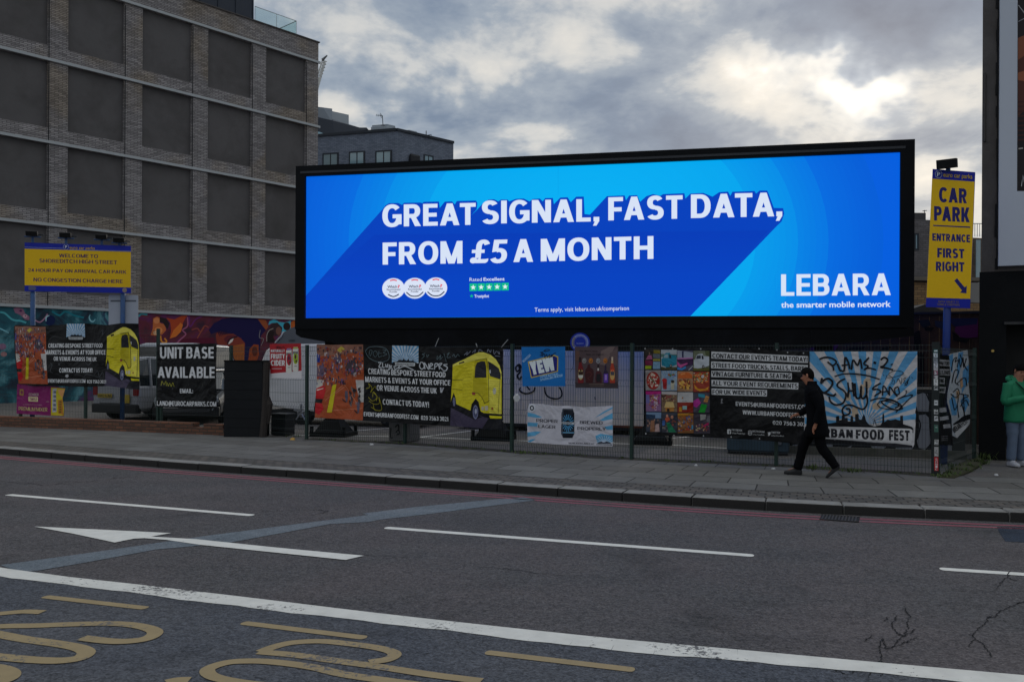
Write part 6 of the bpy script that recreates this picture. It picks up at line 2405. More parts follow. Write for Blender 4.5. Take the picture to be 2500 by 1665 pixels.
# ---- white lager banner
o, n = banner_plane(crop(T6c, 342), crop(T6c, 1448))
s = Sheet(o, n, T6c, amp=0.035, off=0.1, ph=5.0)
b8 = s.base('banner', [(372, 968), (560, 974), (724, 998), (900, 996), (1080, 1012), (1250, 1004), (1446, 994), (1448, 1250), (1446, 1512), (1150, 1508), (710, 1488), (346, 1462), (342, 1250), (352, 1040)], (152, 150, 156), M_VIN,
            'white and pale blue banner with one dark lager can low on the fence', 'banner')
s.part('ray_stripes', M_VINP)
BLS = (70, 128, 160)
for pts in ([(352, 1078), (440, 1098), (540, 1146), (470, 1150), (352, 1132)], [(350, 1206), (480, 1216), (470, 1262), (346, 1256)], [(346, 1336), (460, 1322), (520, 1330), (440, 1380), (344, 1390)],
            [(1446, 1010), (1446, 1028), (1300, 1110), (1220, 1150), (1330, 1070)], [(1446, 1086), (1446, 1162), (1330, 1186), (1280, 1180), (1360, 1130)], [(1446, 1240), (1446, 1300), (1370, 1300), (1340, 1262)], [(344, 1450), (400, 1420), (450, 1425), (380, 1462)], [(1225, 1380), (1290, 1350), (1446, 1375), (1446, 1460), (1250, 1470)]):
    s.poly(pts, BLS, 1)
for k in range(11):
    w = math.pi * (1.05 + 0.9 * k / 10)
    s.line([(1340 + 20 * math.cos(w), 1470 + 12 * math.sin(w)), (1340 + 118 * math.cos(w), 1470 + 96 * math.sin(w))], 7, (150, 158, 168), 2, smooth=False)
s.poly([(1232, 1492), (1260, 1462), (1300, 1450), (1330, 1462), (1372, 1448), (1420, 1466), (1440, 1500)], (30, 34, 44), 3)
s.rect(1250, 1476, 1420, 1494, (150, 152, 158), 4)
s.txt('URBAN FOOD FEST', 1258, 1412, (1479, 1491), (1479, 1491), (40, 40, 46), 0.03, 5)
s.part('can_picture', M_VINP)
s.poly([(808, 1030), (940, 1030), (944, 1052), (958, 1090), (958, 1350), (938, 1386), (930, 1406), (808, 1404), (800, 1384), (784, 1350), (790, 1090), (804, 1052)], (18, 22, 30), 2)
s.poly([(806, 1030), (942, 1030), (940, 1046), (810, 1046)], (70, 72, 78), 3)
for k in range(18):
    w = 2 * math.pi * k / 18
    r0, r1 = 40, 110
    p0_ = (872 + r0 * math.cos(w) * 0.8, 1215 + r0 * math.sin(w))
    p1_ = (872 + r1 * math.cos(w) * 0.75, 1215 + r1 * math.sin(w))
    s.line([p0_, p1_], 8, (62, 128, 168), 3, smooth=False)
s.poly([(790, 1330), (956, 1332), (954, 1344), (790, 1342)], (84, 130, 158), 3)
s.poly([(800, 1040), (815, 1040), (806, 1390), (796, 1360)], (58, 66, 76), 3.5)
s.poly([(788, 1196), (958, 1198), (958, 1236), (788, 1234)], (18, 22, 30), 4)
s.part('lettering', M_VINP)
INK = (18, 20, 28)
s.txt('PROPER', 460, 740, (1162, 1204), (1174, 1214), INK, 0.005, 3)
s.txt('LAGER', 486, 710, (1238, 1278), (1246, 1286), INK, 0.005, 3)
s.txt('BREWED', 1030, 1320, (1184, 1224), (1192, 1232), INK, 0.005, 3)
s.txt('PROPERLY', 998, 1360, (1262, 1302), (1272, 1310), INK, 0.005, 3)
s.txt('FREEDOM', 792, 956, (1200, 1232), (1202, 1234), (160, 166, 172), 0.03, 6)
s.txt('NOW AVAILABLE AT', 880, 1212, (1460, 1478), (1470, 1490), (40, 42, 50), 0.01, 3)
s.ell(410, 1022, 46, 54, (160, 162, 168), 3)
s.ell(408, 1024, 27, 32, (18, 20, 24), 4)
for k in range(3):
    w = math.pi * k / 3
    s.line([(408 - 14 * math.cos(w), 1024 - 17 * math.sin(w)), (408 + 14 * math.cos(w), 1024 + 17 * math.sin(w))], 9, (170, 172, 176), 5 + k * 0.2, smooth=False)
s.finish()

# ---- black events team banner with sixteen pictures
o, n = banner_plane(crop(T7, 140), crop(T7, 1800))
s = Sheet(o, n, T7, amp=0.042, off=0.11, ph=1.3)
b9 = s.base('banner', [(136, 200), (420, 200), (700, 198), (1000, 200), (1300, 205), (1560, 235), (1800, 240), (1802, 600), (1806, 1000), (1806, 1180), (1450, 1148), (1200, 1126), (800, 1108), (440, 1090), (150, 1078), (140, 700)], (11, 11, 12), M_VIN,
            'long black banner with sixteen small food pictures and white strips behind the walking person', 'banner')
TPx = (1560, 840, 6.533)


def tp(x, y):
    return ((TPx[0] + x / TPx[2] - T7[0]) * T7[2], (TPx[1] + y / TPx[2] - T7[1]) * T7[2])


cells = {}
XS = [(108, 350), (358, 608), (614, 862), (868, 1124)]
YS = [(92, 410), (424, 744), (758, 1080), (1094, 1410)]


def cell(i, j):
    (xa, xb), (ya, yb) = XS[i], YS[j]
    sk_ = 6 * j

    def f(a, b):
        return tp(xa + sk_ * 0.4 + (xb - xa) * a, ya + i * 8 - 8 + (yb - ya) * b)
    return f


def cp_(f, pts, c, lay=3):
    s.poly([f(a, b) for a, b in pts], c, lay)


def cdots(f, x0, y0, x1, y1, n_, cols, sz, lay=4):
    for k in range(n_):
        a, b = rnd.uniform(x0, x1 - sz), rnd.uniform(y0, y1 - sz)
        w_, h_ = sz * rnd.uniform(0.4, 1), sz * rnd.uniform(0.4, 1)
        cp_(f, [(a, b), (a + w_, b + h_ * 0.2), (a + w_ * 0.9, b + h_), (a + w_ * 0.1, b + h_ * 0.9)], rnd.choice(cols), lay)


def van_icon(f, body, roof, ground, flip=False, lay=4):
    m_ = (lambda a: 1 - a) if flip else (lambda a: a)
    cp_(f, [(m_(a), b) for a, b in ((0, 0.86), (0, 1), (1, 1), (1, 0.86))], ground, 2.5)
    cp_(f, [(m_(a), b) for a, b in ((0.05, 0.86), (0.03, 0.45), (0.12, 0.42), (0.2, 0.24), (0.3, 0.16), (0.55, 0.14), (0.64, 0.26), (0.98, 0.28), (0.98, 0.74), (0.66, 0.84), (0.3, 0.88))], body, lay)
    cp_(f, [(m_(a), b) for a, b in ((0.17, 0.40), (0.23, 0.24), (0.45, 0.22), (0.47, 0.40))], roof, lay + 1)
    cp_(f, [(m_(a), b) for a, b in ((0.52, 0.22), (0.62, 0.26), (0.64, 0.42), (0.52, 0.42))], (30, 32, 38), lay + 1)
    x, y = f(m_(0.62), 0.80)
    s.ell(x, y, 12, 18, (26, 24, 26), lay + 1)
    s.ell(x, y, 6, 10, (130, 128, 124), lay + 2)
    cp_(f, [(m_(a), b) for a, b in ((0.02, 0.78), (0.3, 0.86), (0.3, 0.9), (0.02, 0.83))], (150, 150, 148), lay + 1.5)


s.part('picture', M_VINP)
PIC = [(0, 0, (40, 34, 30)), (1, 0, (130, 136, 140)), (2, 0, (60, 56, 72)), (3, 0, (84, 88, 70)), (0, 1, (118, 112, 110)), (1, 1, (118, 130, 142)), (2, 1, (130, 96, 70)), (3, 1, (120, 44, 30)), (0, 2, (110, 80, 110)), (1, 2, (96, 78, 60)), (2, 2, (146, 144, 142)), (3, 2, (56, 52, 62)), (0, 3, (40, 44, 54)), (1, 3, (44, 46, 54)), (2, 3, (110, 72, 40)), (3, 3, (52, 46, 54))]
first = True
for i, j, bgc in PIC:
    s.newpart('picture', M_VINP)
    s.K = 1.5
    f = cell(i, j)
    cp_(f, [(0, 0), (1, 0), (1, 1), (0, 1)], bgc, 2)
    k_ = (i, j)
    if k_ == (0, 0):
        cp_(f, [(0.05, 0.5), (0.2, 0.3), (0.4, 0.3), (0.48, 0.5)], (136, 70, 100)); cp_(f, [(0.25, 0.14), (0.32, 0.16), (0.3, 0.28), (0.24, 0.27)], (96, 70, 60), 4)
        cp_(f, [(0, 0.55), (0.5, 0.55), (0.48, 0.8), (0, 0.8)], (88, 20, 48)); cp_(f, [(0, 0.82), (0.4, 0.82), (0.4, 0.98), (0, 0.98)], (118, 132, 24))
        cp_(f, [(0.55, 0.03), (0.98, 0.05), (0.98, 0.22), (0.55, 0.2)], (96, 84, 20)); cp_(f, [(0.52, 0.22), (0.98, 0.24), (0.98, 0.46), (0.52, 0.44)], (72, 78, 84)); cp_(f, [(0.52, 0.48), (0.98, 0.48), (0.98, 0.58), (0.52, 0.58)], (120, 116, 50))
        cp_(f, [(0.52, 0.62), (0.98, 0.62), (0.98, 0.98), (0.5, 0.98)], (96, 124, 144))
    elif k_ == (1, 0):
        cp_(f, [(0, 0.2), (1, 0.24), (1, 0.4), (0, 0.36)], (66, 90, 80), 2.6)
        van_icon(f, (24, 100, 118), (110, 130, 136), (56, 54, 34))
    elif k_ == (2, 0):
        cp_(f, [(0, 0), (1, 0.1), (1, 0.36), (0, 0.38)], (120, 124, 136)); cp_(f, [(0.3, 0.05), (0.4, 0.04), (0.4, 0.36), (0.3, 0.36)], (30, 30, 60), 4)
        cp_(f, [(0, 0.38), (1, 0.36), (1, 0.7), (0.5, 0.82), (0, 0.5)], (44, 18, 50), 4); cp_(f, [(0, 0.38), (1, 0.36), (1, 0.42), (0, 0.46)], (140, 90, 130), 5)
        cp_(f, [(0, 0.55), (0.2, 0.72), (0.66, 0.62), (0.66, 0.68), (0.2, 0.88), (0, 0.74)], (150, 60, 110), 5.5); cp_(f, [(0, 0.84), (0.3, 0.9), (0.55, 0.78), (0.55, 0.9), (0.3, 1), (0, 0.96)], (40, 100, 150), 6)
        cp_(f, [(0.7, 0.98), (1, 0.76), (1, 0.8), (0.76, 1)], (140, 140, 142), 5)
    elif k_ == (3, 0):
        van_icon(f, (146, 150, 154), (40, 44, 52), (74, 72, 30))
        cp_(f, [(0.7, 0.0), (1, 0.0), (1, 0.3), (0.8, 0.3)], (60, 66, 40), 2.6)
    elif k_ == (0, 1):
        x, y = f(0.5, 0.52); s.ell(x, y, 68, 90, (110, 26, 22), 3, 24); s.ell(x, y, 60, 82, (132, 30, 24), 3.4, 24)
        cdots(f, 0.12, 0.12, 0.9, 0.9, 46, [(168, 150, 134), (172, 160, 148), (150, 120, 104), (90, 20, 20)], 0.14)
        s.line([f(0.3, 0.35), f(0.45, 0.5), f(0.62, 0.64)], 8, (40, 76, 40), 6)
    elif k_ == (1, 1):
        for q_ in range(7):
            s.line([f(0.5, 0.7), f(q_ / 6, 0.0)], 6, (86, 120, 150), 2.6, smooth=False)
        cp_(f, [(0.06, 0.42), (0.36, 0.42), (0.34, 0.92), (0.12, 0.92)], (120, 22, 26), 4); cp_(f, [(0.6, 0.5), (0.86, 0.48), (0.8, 0.94), (0.62, 0.94)], (150, 144, 124), 4)
        x, y = f(0.2, 0.48); s.ell(x, y, 24, 20, (150, 30, 34), 5); x, y = f(0.72, 0.54); s.ell(x, y, 18, 16, (40, 34, 28), 5)
        cdots(f, 0.38, 0.12, 0.95, 0.36, 12, [(130, 50, 30), (60, 110, 40), (40, 90, 140)], 0.14, 5)
    elif k_ == (2, 1):
        cp_(f, [(0.04, 0.36), (0.06, 0.16), (0.3, 0.05), (0.7, 0.05), (0.95, 0.18), (0.96, 0.36)], (156, 74, 26), 4); cp_(f, [(0.2, 0.12), (0.5, 0.08), (0.5, 0.14), (0.22, 0.2)], (176, 110, 60), 5)
        cdots(f, 0.02, 0.36, 0.98, 0.98, 60, [(156, 112, 40), (90, 50, 24), (170, 130, 60), (60, 34, 22), (120, 40, 26)], 0.2, 4)
    elif k_ == (3, 1):
        cdots(f, 0, 0, 0.98, 0.6, 90, [(170, 120, 60), (160, 60, 30), (140, 136, 120), (80, 90, 40), (176, 90, 40)], 0.12, 4)
        cp_(f, [(0.04, 0.62), (0.3, 0.84), (0.7, 0.86), (0.96, 0.74), (0.9, 0.92), (0.4, 0.98), (0.1, 0.84)], (164, 110, 30), 5)
        x, y = f(0.58, 0.24); s.ell(x, y, 15, 17, (160, 150, 150), 6)
    elif k_ == (0, 2):
        cp_(f, [(0, 0), (1, 0), (1, 0.14), (0, 0.18)], (140, 20, 90), 3); cp_(f, [(0, 0.16), (0.24, 0.16), (0.24, 0.6), (0, 0.6)], (90, 84, 128), 3)
        cdots(f, 0.2, 0.16, 0.98, 0.98, 70, [(160, 140, 150), (130, 60, 110), (170, 150, 160), (140, 90, 60), (110, 40, 60), (150, 130, 60)], 0.14, 4)
    elif k_ == (1, 2):
        cp_(f, [(0, 0), (1, 0), (1, 0.16), (0, 0.12)], (146, 140, 138), 3)
        cdots(f, 0, 0.12, 0.98, 0.6, 46, [(60, 40, 34), (90, 66, 50), (110, 50, 46), (130, 110, 80)], 0.14, 4)
        cp_(f, [(0.28, 0.5), (0.74, 0.5), (0.84, 0.78), (0.16, 0.78)], (166, 140, 90), 5); cp_(f, [(0.22, 0.78), (0.8, 0.78), (0.78, 0.98), (0.26, 0.98)], (140, 92, 40), 5); cp_(f, [(0.34, 0.84), (0.5, 0.84), (0.5, 0.98), (0.34, 0.98)], (40, 24, 16), 6)
    elif k_ == (2, 2):
        cp_(f, [(0, 0.5), (1, 0.5), (1, 1), (0, 1)], (106, 26, 14), 3); cp_(f, [(0.32, 0.68), (0.6, 0.68), (0.6, 0.86), (0.32, 0.86)], (116, 146, 142), 4); cp_(f, [(0.1, 0.74), (0.28, 0.74), (0.28, 0.96), (0.1, 0.96)], (150, 104, 20), 4)
        cdots(f, 0.3, 0.42, 0.7, 0.5, 6, [(50, 40, 40)], 0.06, 4); cp_(f, [(0.28, 0.24), (0.36, 0.24), (0.36, 0.33), (0.28, 0.33)], (130, 90, 50), 4)
    elif k_ == (3, 2):
        cp_(f, [(0.3, 0.05), (0.7, 0.08), (0.72, 0.26), (0.3, 0.2)], (40, 110, 126), 4); cp_(f, [(0, 0.4), (0.3, 0.26), (0.46, 0.5), (0.2, 0.74), (0, 0.66)], (140, 36, 110), 4)
        cp_(f, [(0.5, 0.56), (0.84, 0.6), (0.7, 0.98), (0.3, 0.98)], (20, 120, 36), 4); cp_(f, [(0.76, 0.14), (0.98, 0.2), (0.86, 0.5), (0.62, 0.46)], (160, 112, 62), 4)
        for q_ in range(3):
            cp_(f, [(0.72 - q_ * 0.03, 0.24 + q_ * 0.09), (0.95 - q_ * 0.03, 0.27 + q_ * 0.09), (0.94 - q_ * 0.03, 0.29 + q_ * 0.09), (0.71 - q_ * 0.03, 0.26 + q_ * 0.09)], (60, 40, 30), 5)
    elif k_ == (0, 3):
        cp_(f, [(0, 0), (1, 0), (1, 0.3), (0, 0.3)], (90, 110, 134), 3); cp_(f, [(0, 0.1), (0.6, 0.14), (0.6, 0.3), (0, 0.32)], (26, 44, 66), 4)
        cdots(f, 0, 0.32, 0.98, 0.8, 40, [(60, 46, 44), (90, 70, 62), (30, 30, 36), (120, 90, 80)], 0.14, 4); cp_(f, [(0.3, 0.42), (0.54, 0.4), (0.58, 0.98), (0.26, 0.98)], (112, 76, 54), 5); cp_(f, [(0.62, 0.6), (0.84, 0.58), (0.9, 0.98), (0.58, 0.98)], (140, 116, 112), 5)
    elif k_ == (1, 3):
        cp_(f, [(0.2, 0.3), (0.4, 0.18), (0.56, 0.34), (0.3, 0.48)], (150, 66, 44), 4); cp_(f, [(0.3, 0.5), (0.5, 0.5), (0.92, 0.98), (0.44, 0.98)], (18, 92, 62), 5); cp_(f, [(0.02, 0.4), (0.2, 0.36), (0.2, 0.64), (0.04, 0.64)], (44, 72, 120), 4)
        x, y = f(0.34, 0.16); s.ell(x, y, 12, 16, (150, 104, 84), 5); x, y = f(0.66, 0.22); s.ell(x, y, 14, 18, (146, 100, 80), 5)
        cdots(f, 0, 0.6, 0.5, 0.98, 14, [(100, 96, 92), (50, 50, 56), (70, 60, 56)], 0.16, 4); cdots(f, 0.6, 0.3, 0.98, 0.8, 14, [(60, 60, 80), (110, 60, 50), (40, 40, 48)], 0.16, 4)
    elif k_ == (2, 3):
        cp_(f, [(0, 0), (1, 0), (1, 0.1), (0, 0.14)], (150, 100, 30), 3)
        cdots(f, 0, 0.1, 0.98, 0.98, 80, [(150, 90, 40), (120, 60, 30), (60, 40, 40), (90, 90, 96), (160, 120, 80), (56, 70, 110), (130, 40, 30)], 0.13, 4); cp_(f, [(0.88, 0.6), (0.98, 0.6), (0.98, 0.8), (0.88, 0.8)], (60, 120, 150), 5)
    else:
        cp_(f, [(0.4, 0.04), (0.76, 0.04), (0.72, 0.28), (0.4, 0.34)], (130, 128, 124), 4); cp_(f, [(0.56, 0.6), (0.9, 0.44), (0.94, 0.54), (0.62, 0.68)], (140, 20, 70), 5); cp_(f, [(0.78, 0.1), (1, 0.08), (1, 0.5), (0.8, 0.4)], (80, 78, 82), 3)
        cdots(f, 0, 0.48, 0.98, 0.98, 46, [(60, 40, 44), (120, 60, 40), (130, 120, 110), (90, 40, 60), (40, 36, 44), (150, 130, 100)], 0.12, 4)
s.K = 1.8
GS = (150, 150, 150)
for pts in ([(812, 240), (1786, 288), (1786, 356), (812, 310)], [(810, 340), (1784, 376), (1784, 446), (810, 408)], [(812, 432), (1622, 458), (1622, 522), (812, 496)], [(814, 524), (1688, 556), (1686, 622), (816, 588)], [(816, 612), (1372, 628), (1370, 692), (816, 674)]):
    s.newpart('strip', M_VINP)
    s.poly(pts, GS, 3)
s.part('lettering', M_VINP)
BK = (16, 16, 18)
s.txt('CONTACT OUR EVENTS TEAM TODAY!', 822, 1780, (258, 304), (298, 344), BK, 0.025, 5)
s.txt('STREET FOOD TRUCKS, STALLS, BARS', 820, 1748, (354, 398), (392, 436), BK, 0.025, 5)
s.txt('VINTAGE FURNITURE & SEATING', 820, 1612, (442, 486), (466, 512), BK, 0.025, 5)
s.txt('ALL YOUR EVENT REQUIREMENTS', 822, 1680, (534, 578), (564, 610), BK, 0.025, 5)
s.txt('FOR UK WIDE EVENTS', 824, 1362, (624, 666), (636, 680), BK, 0.025, 5)
s.txt('EVENTS@URBANFOODFEST.COM', 1056, 1790, (744, 786), (780, 824), GS, 0.03, 3)
s.txt('WWW.URBANFOODFEST.COM', 1126, 1790, (830, 872), (864, 908), GS, 0.03, 3)
s.txt('020 7563 3021', 1430, 1786, (936, 974), (954, 994), GS, 0.03, 3)
s.txt('FACEBOOK', 1016, 1122, (1018, 1038), (1024, 1044), GS, 0.02, 3)
s.txt('INSTAGRAM', 1226, 1346, (1032, 1052), (1038, 1058), GS, 0.02, 3)
s.txt('TWITTER', 1414, 1504, (1044, 1064), (1048, 1068), GS, 0.02, 3)
s.txt('Urban Food Fest', 1016, 1150, (1050, 1068), (1058, 1074), GS, 0.0, 3)
s.txt('urbanfoodfest', 1228, 1346, (1066, 1080), (1072, 1086), GS, 0.0, 3)
s.txt('urbanfoodfest', 1416, 1544, (1078, 1092), (1082, 1096), GS, 0.0, 3)
s.newpart('social_icon', M_VINP)
s.poly([(970, 1026), (978, 1022), (1000, 1022), (1008, 1030), (1008, 1064), (1000, 1072), (976, 1070), (970, 1062)], GS, 3)
s.txt('f', 986, 1002, (1036, 1072), (1036, 1072), BK, 0.04, 4)
s.newpart('social_icon', M_VINP)
s.poly([(1182, 1040), (1190, 1034), (1212, 1034), (1220, 1042), (1220, 1074), (1212, 1082), (1190, 1082), (1182, 1074)], GS, 3)
s.poly([(1187, 1042), (1214, 1040), (1214, 1076), (1188, 1076)], BK, 4)
s.ell(1201, 1058, 9, 11, GS, 5); s.ell(1201, 1058, 5, 7, BK, 6)
s.newpart('social_icon', M_VINP)
s.poly([(1380, 1046), (1392, 1060), (1396, 1048), (1408, 1050), (1406, 1072), (1392, 1090), (1380, 1086), (1388, 1078), (1382, 1068)], GS, 3)
s.poly([(908, 716), (924, 712), (926, 730), (916, 740), (932, 760), (904, 764), (910, 742)], (90, 90, 92), 3)
s.part('eyelet', M_VINP)
for x, y in ((150, 212), (424, 214), (704, 214), (996, 214), (1290, 212), (1470, 224), (1578, 250), (1740, 256), (152, 1066), (436, 1082), (730, 1090), (1010, 1100), (1296, 1118)):
    s.ell(x, y, 7, 8, (120, 120, 120), 4, 10)
s.finish()

# ---- blue and white ray banner with black graffiti
o, n = banner_plane(crop(TRr, -250), crop(TRr, 1104))
s = Sheet(o, n, TRr, amp=0.04, off=0.105, ph=2.7)
s.T = TRr
outl = [(-108, 84), (300, 84), (700, 84), (1104, 82), (1104, 300), (1100, 500), (1094, 700), (1080, 760), (1084, 900), (1070, 1130), (1056, 1160), (830, 1150), (700, 1120), (300, 1080), (0, 1060), (-170, 1046), (-160, 700), (-120, 400)]
b10 = s.base('banner', outl, (148, 146, 146), M_VIN, 'blue and white sunray banner scrawled with black graffiti above a city skyline print', 'banner')
s.part('sunray_stripes', M_VINP)
c0 = (520, 900)
region = [(-160, 84), (1104, 84), (1090, 760), (1080, 940), (-160, 930)]
for k in range(15):
    w0 = math.pi + math.pi * (k + 0.02) / 15
    w1 = math.pi + math.pi * (k + 0.55) / 15
    pts = clip_poly([c0, (c0[0] + 1500 * math.cos(w0), c0[1] + 1500 * math.sin(w0)), (c0[0] + 1500 * math.cos(w1), c0[1] + 1500 * math.sin(w1))], region)
    if len(pts) > 2:
        s.poly(pts, (66, 116, 150), 1)
for x, y, rx, ry in ((540, 440, 46, 60), (320, 590, 36, 50), (400, 760, 34, 70), (640, 700, 46, 40), (480, 520, 30, 70)):
    s.ell(x, y, rx, ry, (142, 126, 108), 1.4)
s.part('skyline_print', M_VINP)
SK = (14, 15, 18)
s.poly([(-160, 930), (-20, 920), (60, 900), (190, 880), (190, 812), (224, 806), (226, 860), (254, 850), (254, 800), (284, 800), (288, 832), (318, 830), (322, 870), (350, 870), (352, 820), (366, 800), (380, 824), (382, 870), (402, 868), (404, 790), (440, 782), (446, 850), (476, 850), (484, 820), (500, 786), (516, 820), (526, 868), (560, 905), (620, 925), (690, 910), (708, 880), (710, 800), (720, 772), (730, 800), (732, 880), (770, 850), (800, 858), (860, 846), (910, 860), (912, 806), (942, 804), (944, 900), (1040, 930), (1060, 950), (1060, 1000), (40, 960), (-160, 1000)], SK, 2.5)
for k in range(28):
    w = 2 * math.pi * k / 28
    s.line([(622 + 60 * math.cos(w), 850 + 76 * math.sin(w)), (622 + 60 * math.cos(w + 0.235), 850 + 76 * math.sin(w + 0.235))], 6, (120, 118, 116), 3, smooth=False)
    if k % 2 == 0:
        s.line([(622, 850), (622 + 60 * math.cos(w), 850 + 76 * math.sin(w))], 2, (120, 118, 116), 3, smooth=False)
s.line([(622, 850), (602, 925)], 6, SK, 3.4, smooth=False)
s.line([(622, 850), (644, 925)], 6, SK, 3.4, smooth=False)
s.poly([(30, 926), (300, 930), (700, 944), (1020, 952), (1050, 966), (1050, 1080), (1030, 1116), (860, 1104), (500, 1080), (200, 1060), (-20, 1052), (-60, 1040), (-40, 960)], (156, 154, 154), 4)
s.poly([(-160, 1044), (-20, 1060), (300, 1080), (700, 1110), (860, 1116), (1050, 1140), (1050, 1160), (830, 1150), (300, 1085), (-160, 1050)], (30, 30, 34), 4)
s.part('lettering', M_VINP)
s.txt('URBAN', -30, 378, (940, 1044), (966, 1060), (24, 24, 28), 0.055, 5)
s.txt('FOOD', 410, 730, (964, 1064), (964, 1084), (24, 24, 28), 0.055, 5)
s.txt('FEST', 786, 1018, (964, 1082), (972, 1088), (24, 24, 28), 0.055, 5)
for k in range(60):
    x, y = rnd.uniform(-20, 1010), rnd.uniform(960, 1080)
    s.line([(x, y), (x + rnd.uniform(10, 30), y + rnd.uniform(-3, 6))], 3, (130, 130, 130), 6, smooth=False)
s.part('graffiti', M_VINP)
GB = (15, 15, 18)
for pts, w in (([(0, 170), (60, 150), (140, 160), (190, 200), (150, 240), (90, 200), (150, 250), (160, 300)], 20), ([(200, 220), (230, 290), (250, 300), (280, 290), (290, 150), (330, 220), (340, 280)], 22), ([(250, 240), (330, 230)], 16),
               ([(360, 290), (380, 180), (430, 240), (460, 170), (480, 280)], 20), ([(500, 290), (550, 250), (500, 220), (560, 150), (520, 200)], 18), ([(500, 290), (560, 270), (640, 290)], 16),
               ([(610, 205), (640, 215)], 26), ([(690, 180), (730, 150), (770, 180), (730, 240), (690, 260), (760, 270), (830, 292)], 20), ([(812, 222), (816, 236)], 26), ([(170, 365), (280, 335), (430, 338), (560, 360), (680, 398)], 15),
               ([(30, 380), (20, 440), (60, 400), (110, 390), (150, 440), (100, 520), (40, 550), (10, 530), (60, 550), (150, 580), (190, 560)], 24), ([(290, 390), (230, 420), (200, 470), (270, 520), (300, 570), (270, 660), (190, 684), (130, 650), (110, 590)], 20),
               ([(320, 430), (330, 520), (320, 600), (330, 530), (390, 520), (370, 430), (390, 590)], 20), ([(400, 440), (410, 580), (430, 610), (460, 590), (470, 470), (470, 590), (500, 610), (530, 560), (530, 420)], 22), ([(530, 560), (540, 660), (500, 730), (440, 720), (370, 690), (300, 690), (260, 740), (280, 800), (340, 780), (340, 730), (300, 730)], 20),
               ([(690, 440), (620, 480), (600, 510), (660, 510), (690, 540), (640, 570), (620, 590)], 18), ([(710, 580), (720, 470), (760, 520), (780, 570)], 16), ([(700, 540), (780, 530)], 14), ([(790, 580), (790, 480), (850, 560), (880, 590)], 16), ([(890, 480), (850, 500), (860, 560), (900, 560), (890, 490)], 14),
               ([(570, 640), (640, 615), (740, 612), (850, 640), (930, 700), (900, 740), (820, 730), (740, 690), (700, 650), (780, 630), (880, 660), (890, 700), (850, 720)], 15), ([(650, 680), (700, 640), (820, 660), (940, 720), (860, 740), (700, 720), (650, 680)], 10), ([(880, 620), (960, 590), (1050, 575), (990, 640), (860, 770)], 12), ([(900, 610), (970, 570), (980, 520)], 9),
               ([(760, 380), (840, 370), (940, 340), (930, 310), (850, 300), (780, 340), (830, 390), (800, 460)], 6), ([(840, 400), (850, 440), (820, 450)], 6), ([(870, 440), (890, 390), (920, 450), (930, 380)], 6), ([(940, 400), (970, 380), (950, 440), (990, 430)], 6), ([(1000, 440), (960, 470), (1000, 400), (980, 470), (1020, 360)], 6), ([(1040, 370), (1050, 388)], 6), ([(720, 340), (726, 360)], 6), ([(745, 400), (760, 350)], 6)):
    s.line(pts, w, GB, 7)
s.finish()

# ---- banner that runs round the corner onto the return fence
RETD = (RET_END - FB[-1]).normalized()
RETN = Vector((RETD.y, -RETD.x, 0))
if RETN.dot(EYE - FB[-1]) < 0:
    RETN = -RETN
s = Sheet(FB[-1], RETN, TRr, amp=0.02, off=0.05, ph=0.4)
b11 = s.base('banner', [(1345, 120), (1460, 130), (1480, 300), (1440, 560), (1430, 700), (1480, 900), (1500, 1140), (1360, 1136), (1352, 900)], (11, 11, 12), M_VIN,
             'narrow black banner with clipped white strips turning the fence corner', 'banner')
for pts in ([(1350, 172), (1462, 182), (1462, 250), (1350, 242)], [(1350, 280), (1476, 284), (1476, 356), (1350, 348)], [(1350, 376), (1412, 380), (1410, 450), (1350, 446)], [(1350, 480), (1424, 484), (1418, 552), (1350, 546)], [(1352, 720), (1432, 712), (1434, 764), (1354, 770)], [(1356, 820), (1450, 806), (1456, 848), (1360, 862)], [(1394, 906), (1470, 896), (1474, 940), (1400, 950)]):
    s.newpart('strip', M_VINP)
    s.poly(pts, (112, 112, 114), 2)
s.part('lettering', M_VINP)
s.txt('AM TOD', 1340 + 10, 1458, (192, 232), (198, 238), BK, 0.03, 4)
s.txt('LLS, BARS', 1352, 1470, (294, 338), (298, 342), BK, 0.03, 4)
s.txt('TING', 1352, 1404, (390, 432), (392, 436), BK, 0.03, 4)
s.txt('MENT', 1352, 1416, (494, 534), (498, 538), BK, 0.03, 4)
for y in (1040, 1064, 1084):
    s.line([(1370, y), (1440, y - 8)], 5, (90, 90, 92), 2, smooth=False)
s.finish()
s = Sheet(FB[-1], RETN, TRr, amp=0.03, off=0.07, ph=1.9)
b12 = s.base('banner', [(1466, 118), (1560, 96), (1688, 70), (1700, 200), (1692, 420), (1706, 640), (1700, 840), (1690, 900), (1560, 1056), (1500, 1030), (1478, 820), (1430, 660), (1436, 560), (1480, 360), (1474, 220)], (128, 132, 136), M_VIN,
             'twisted narrow end of a blue ray banner covered in black scribbles on the return fence', 'banner')
s.part('sunray_stripes', M_VINP)
for pts in ([(1468, 130), (1520, 110), (1500, 330), (1484, 300)], [(1580, 95), (1640, 84), (1600, 300), (1560, 400), (1560, 300)], [(1450, 640), (1500, 560), (1560, 700), (1550, 800), (1480, 800)], [(1640, 300), (1700, 230), (1696, 420), (1620, 560)], [(1600, 640), (1660, 560), (1700, 640), (1640, 780)]):
    s.poly(pts, (62, 106, 140), 1)
s.poly([(1600, 390), (1634, 380), (1640, 480), (1610, 500)], (140, 110, 84), 2)
s.poly([(1540, 530), (1580, 520), (1590, 600), (1550, 620)], (140, 114, 88), 2)
s.poly([(1500, 900), (1580, 850), (1640, 800), (1700, 790), (1700, 850), (1520, 920)], SK, 2)
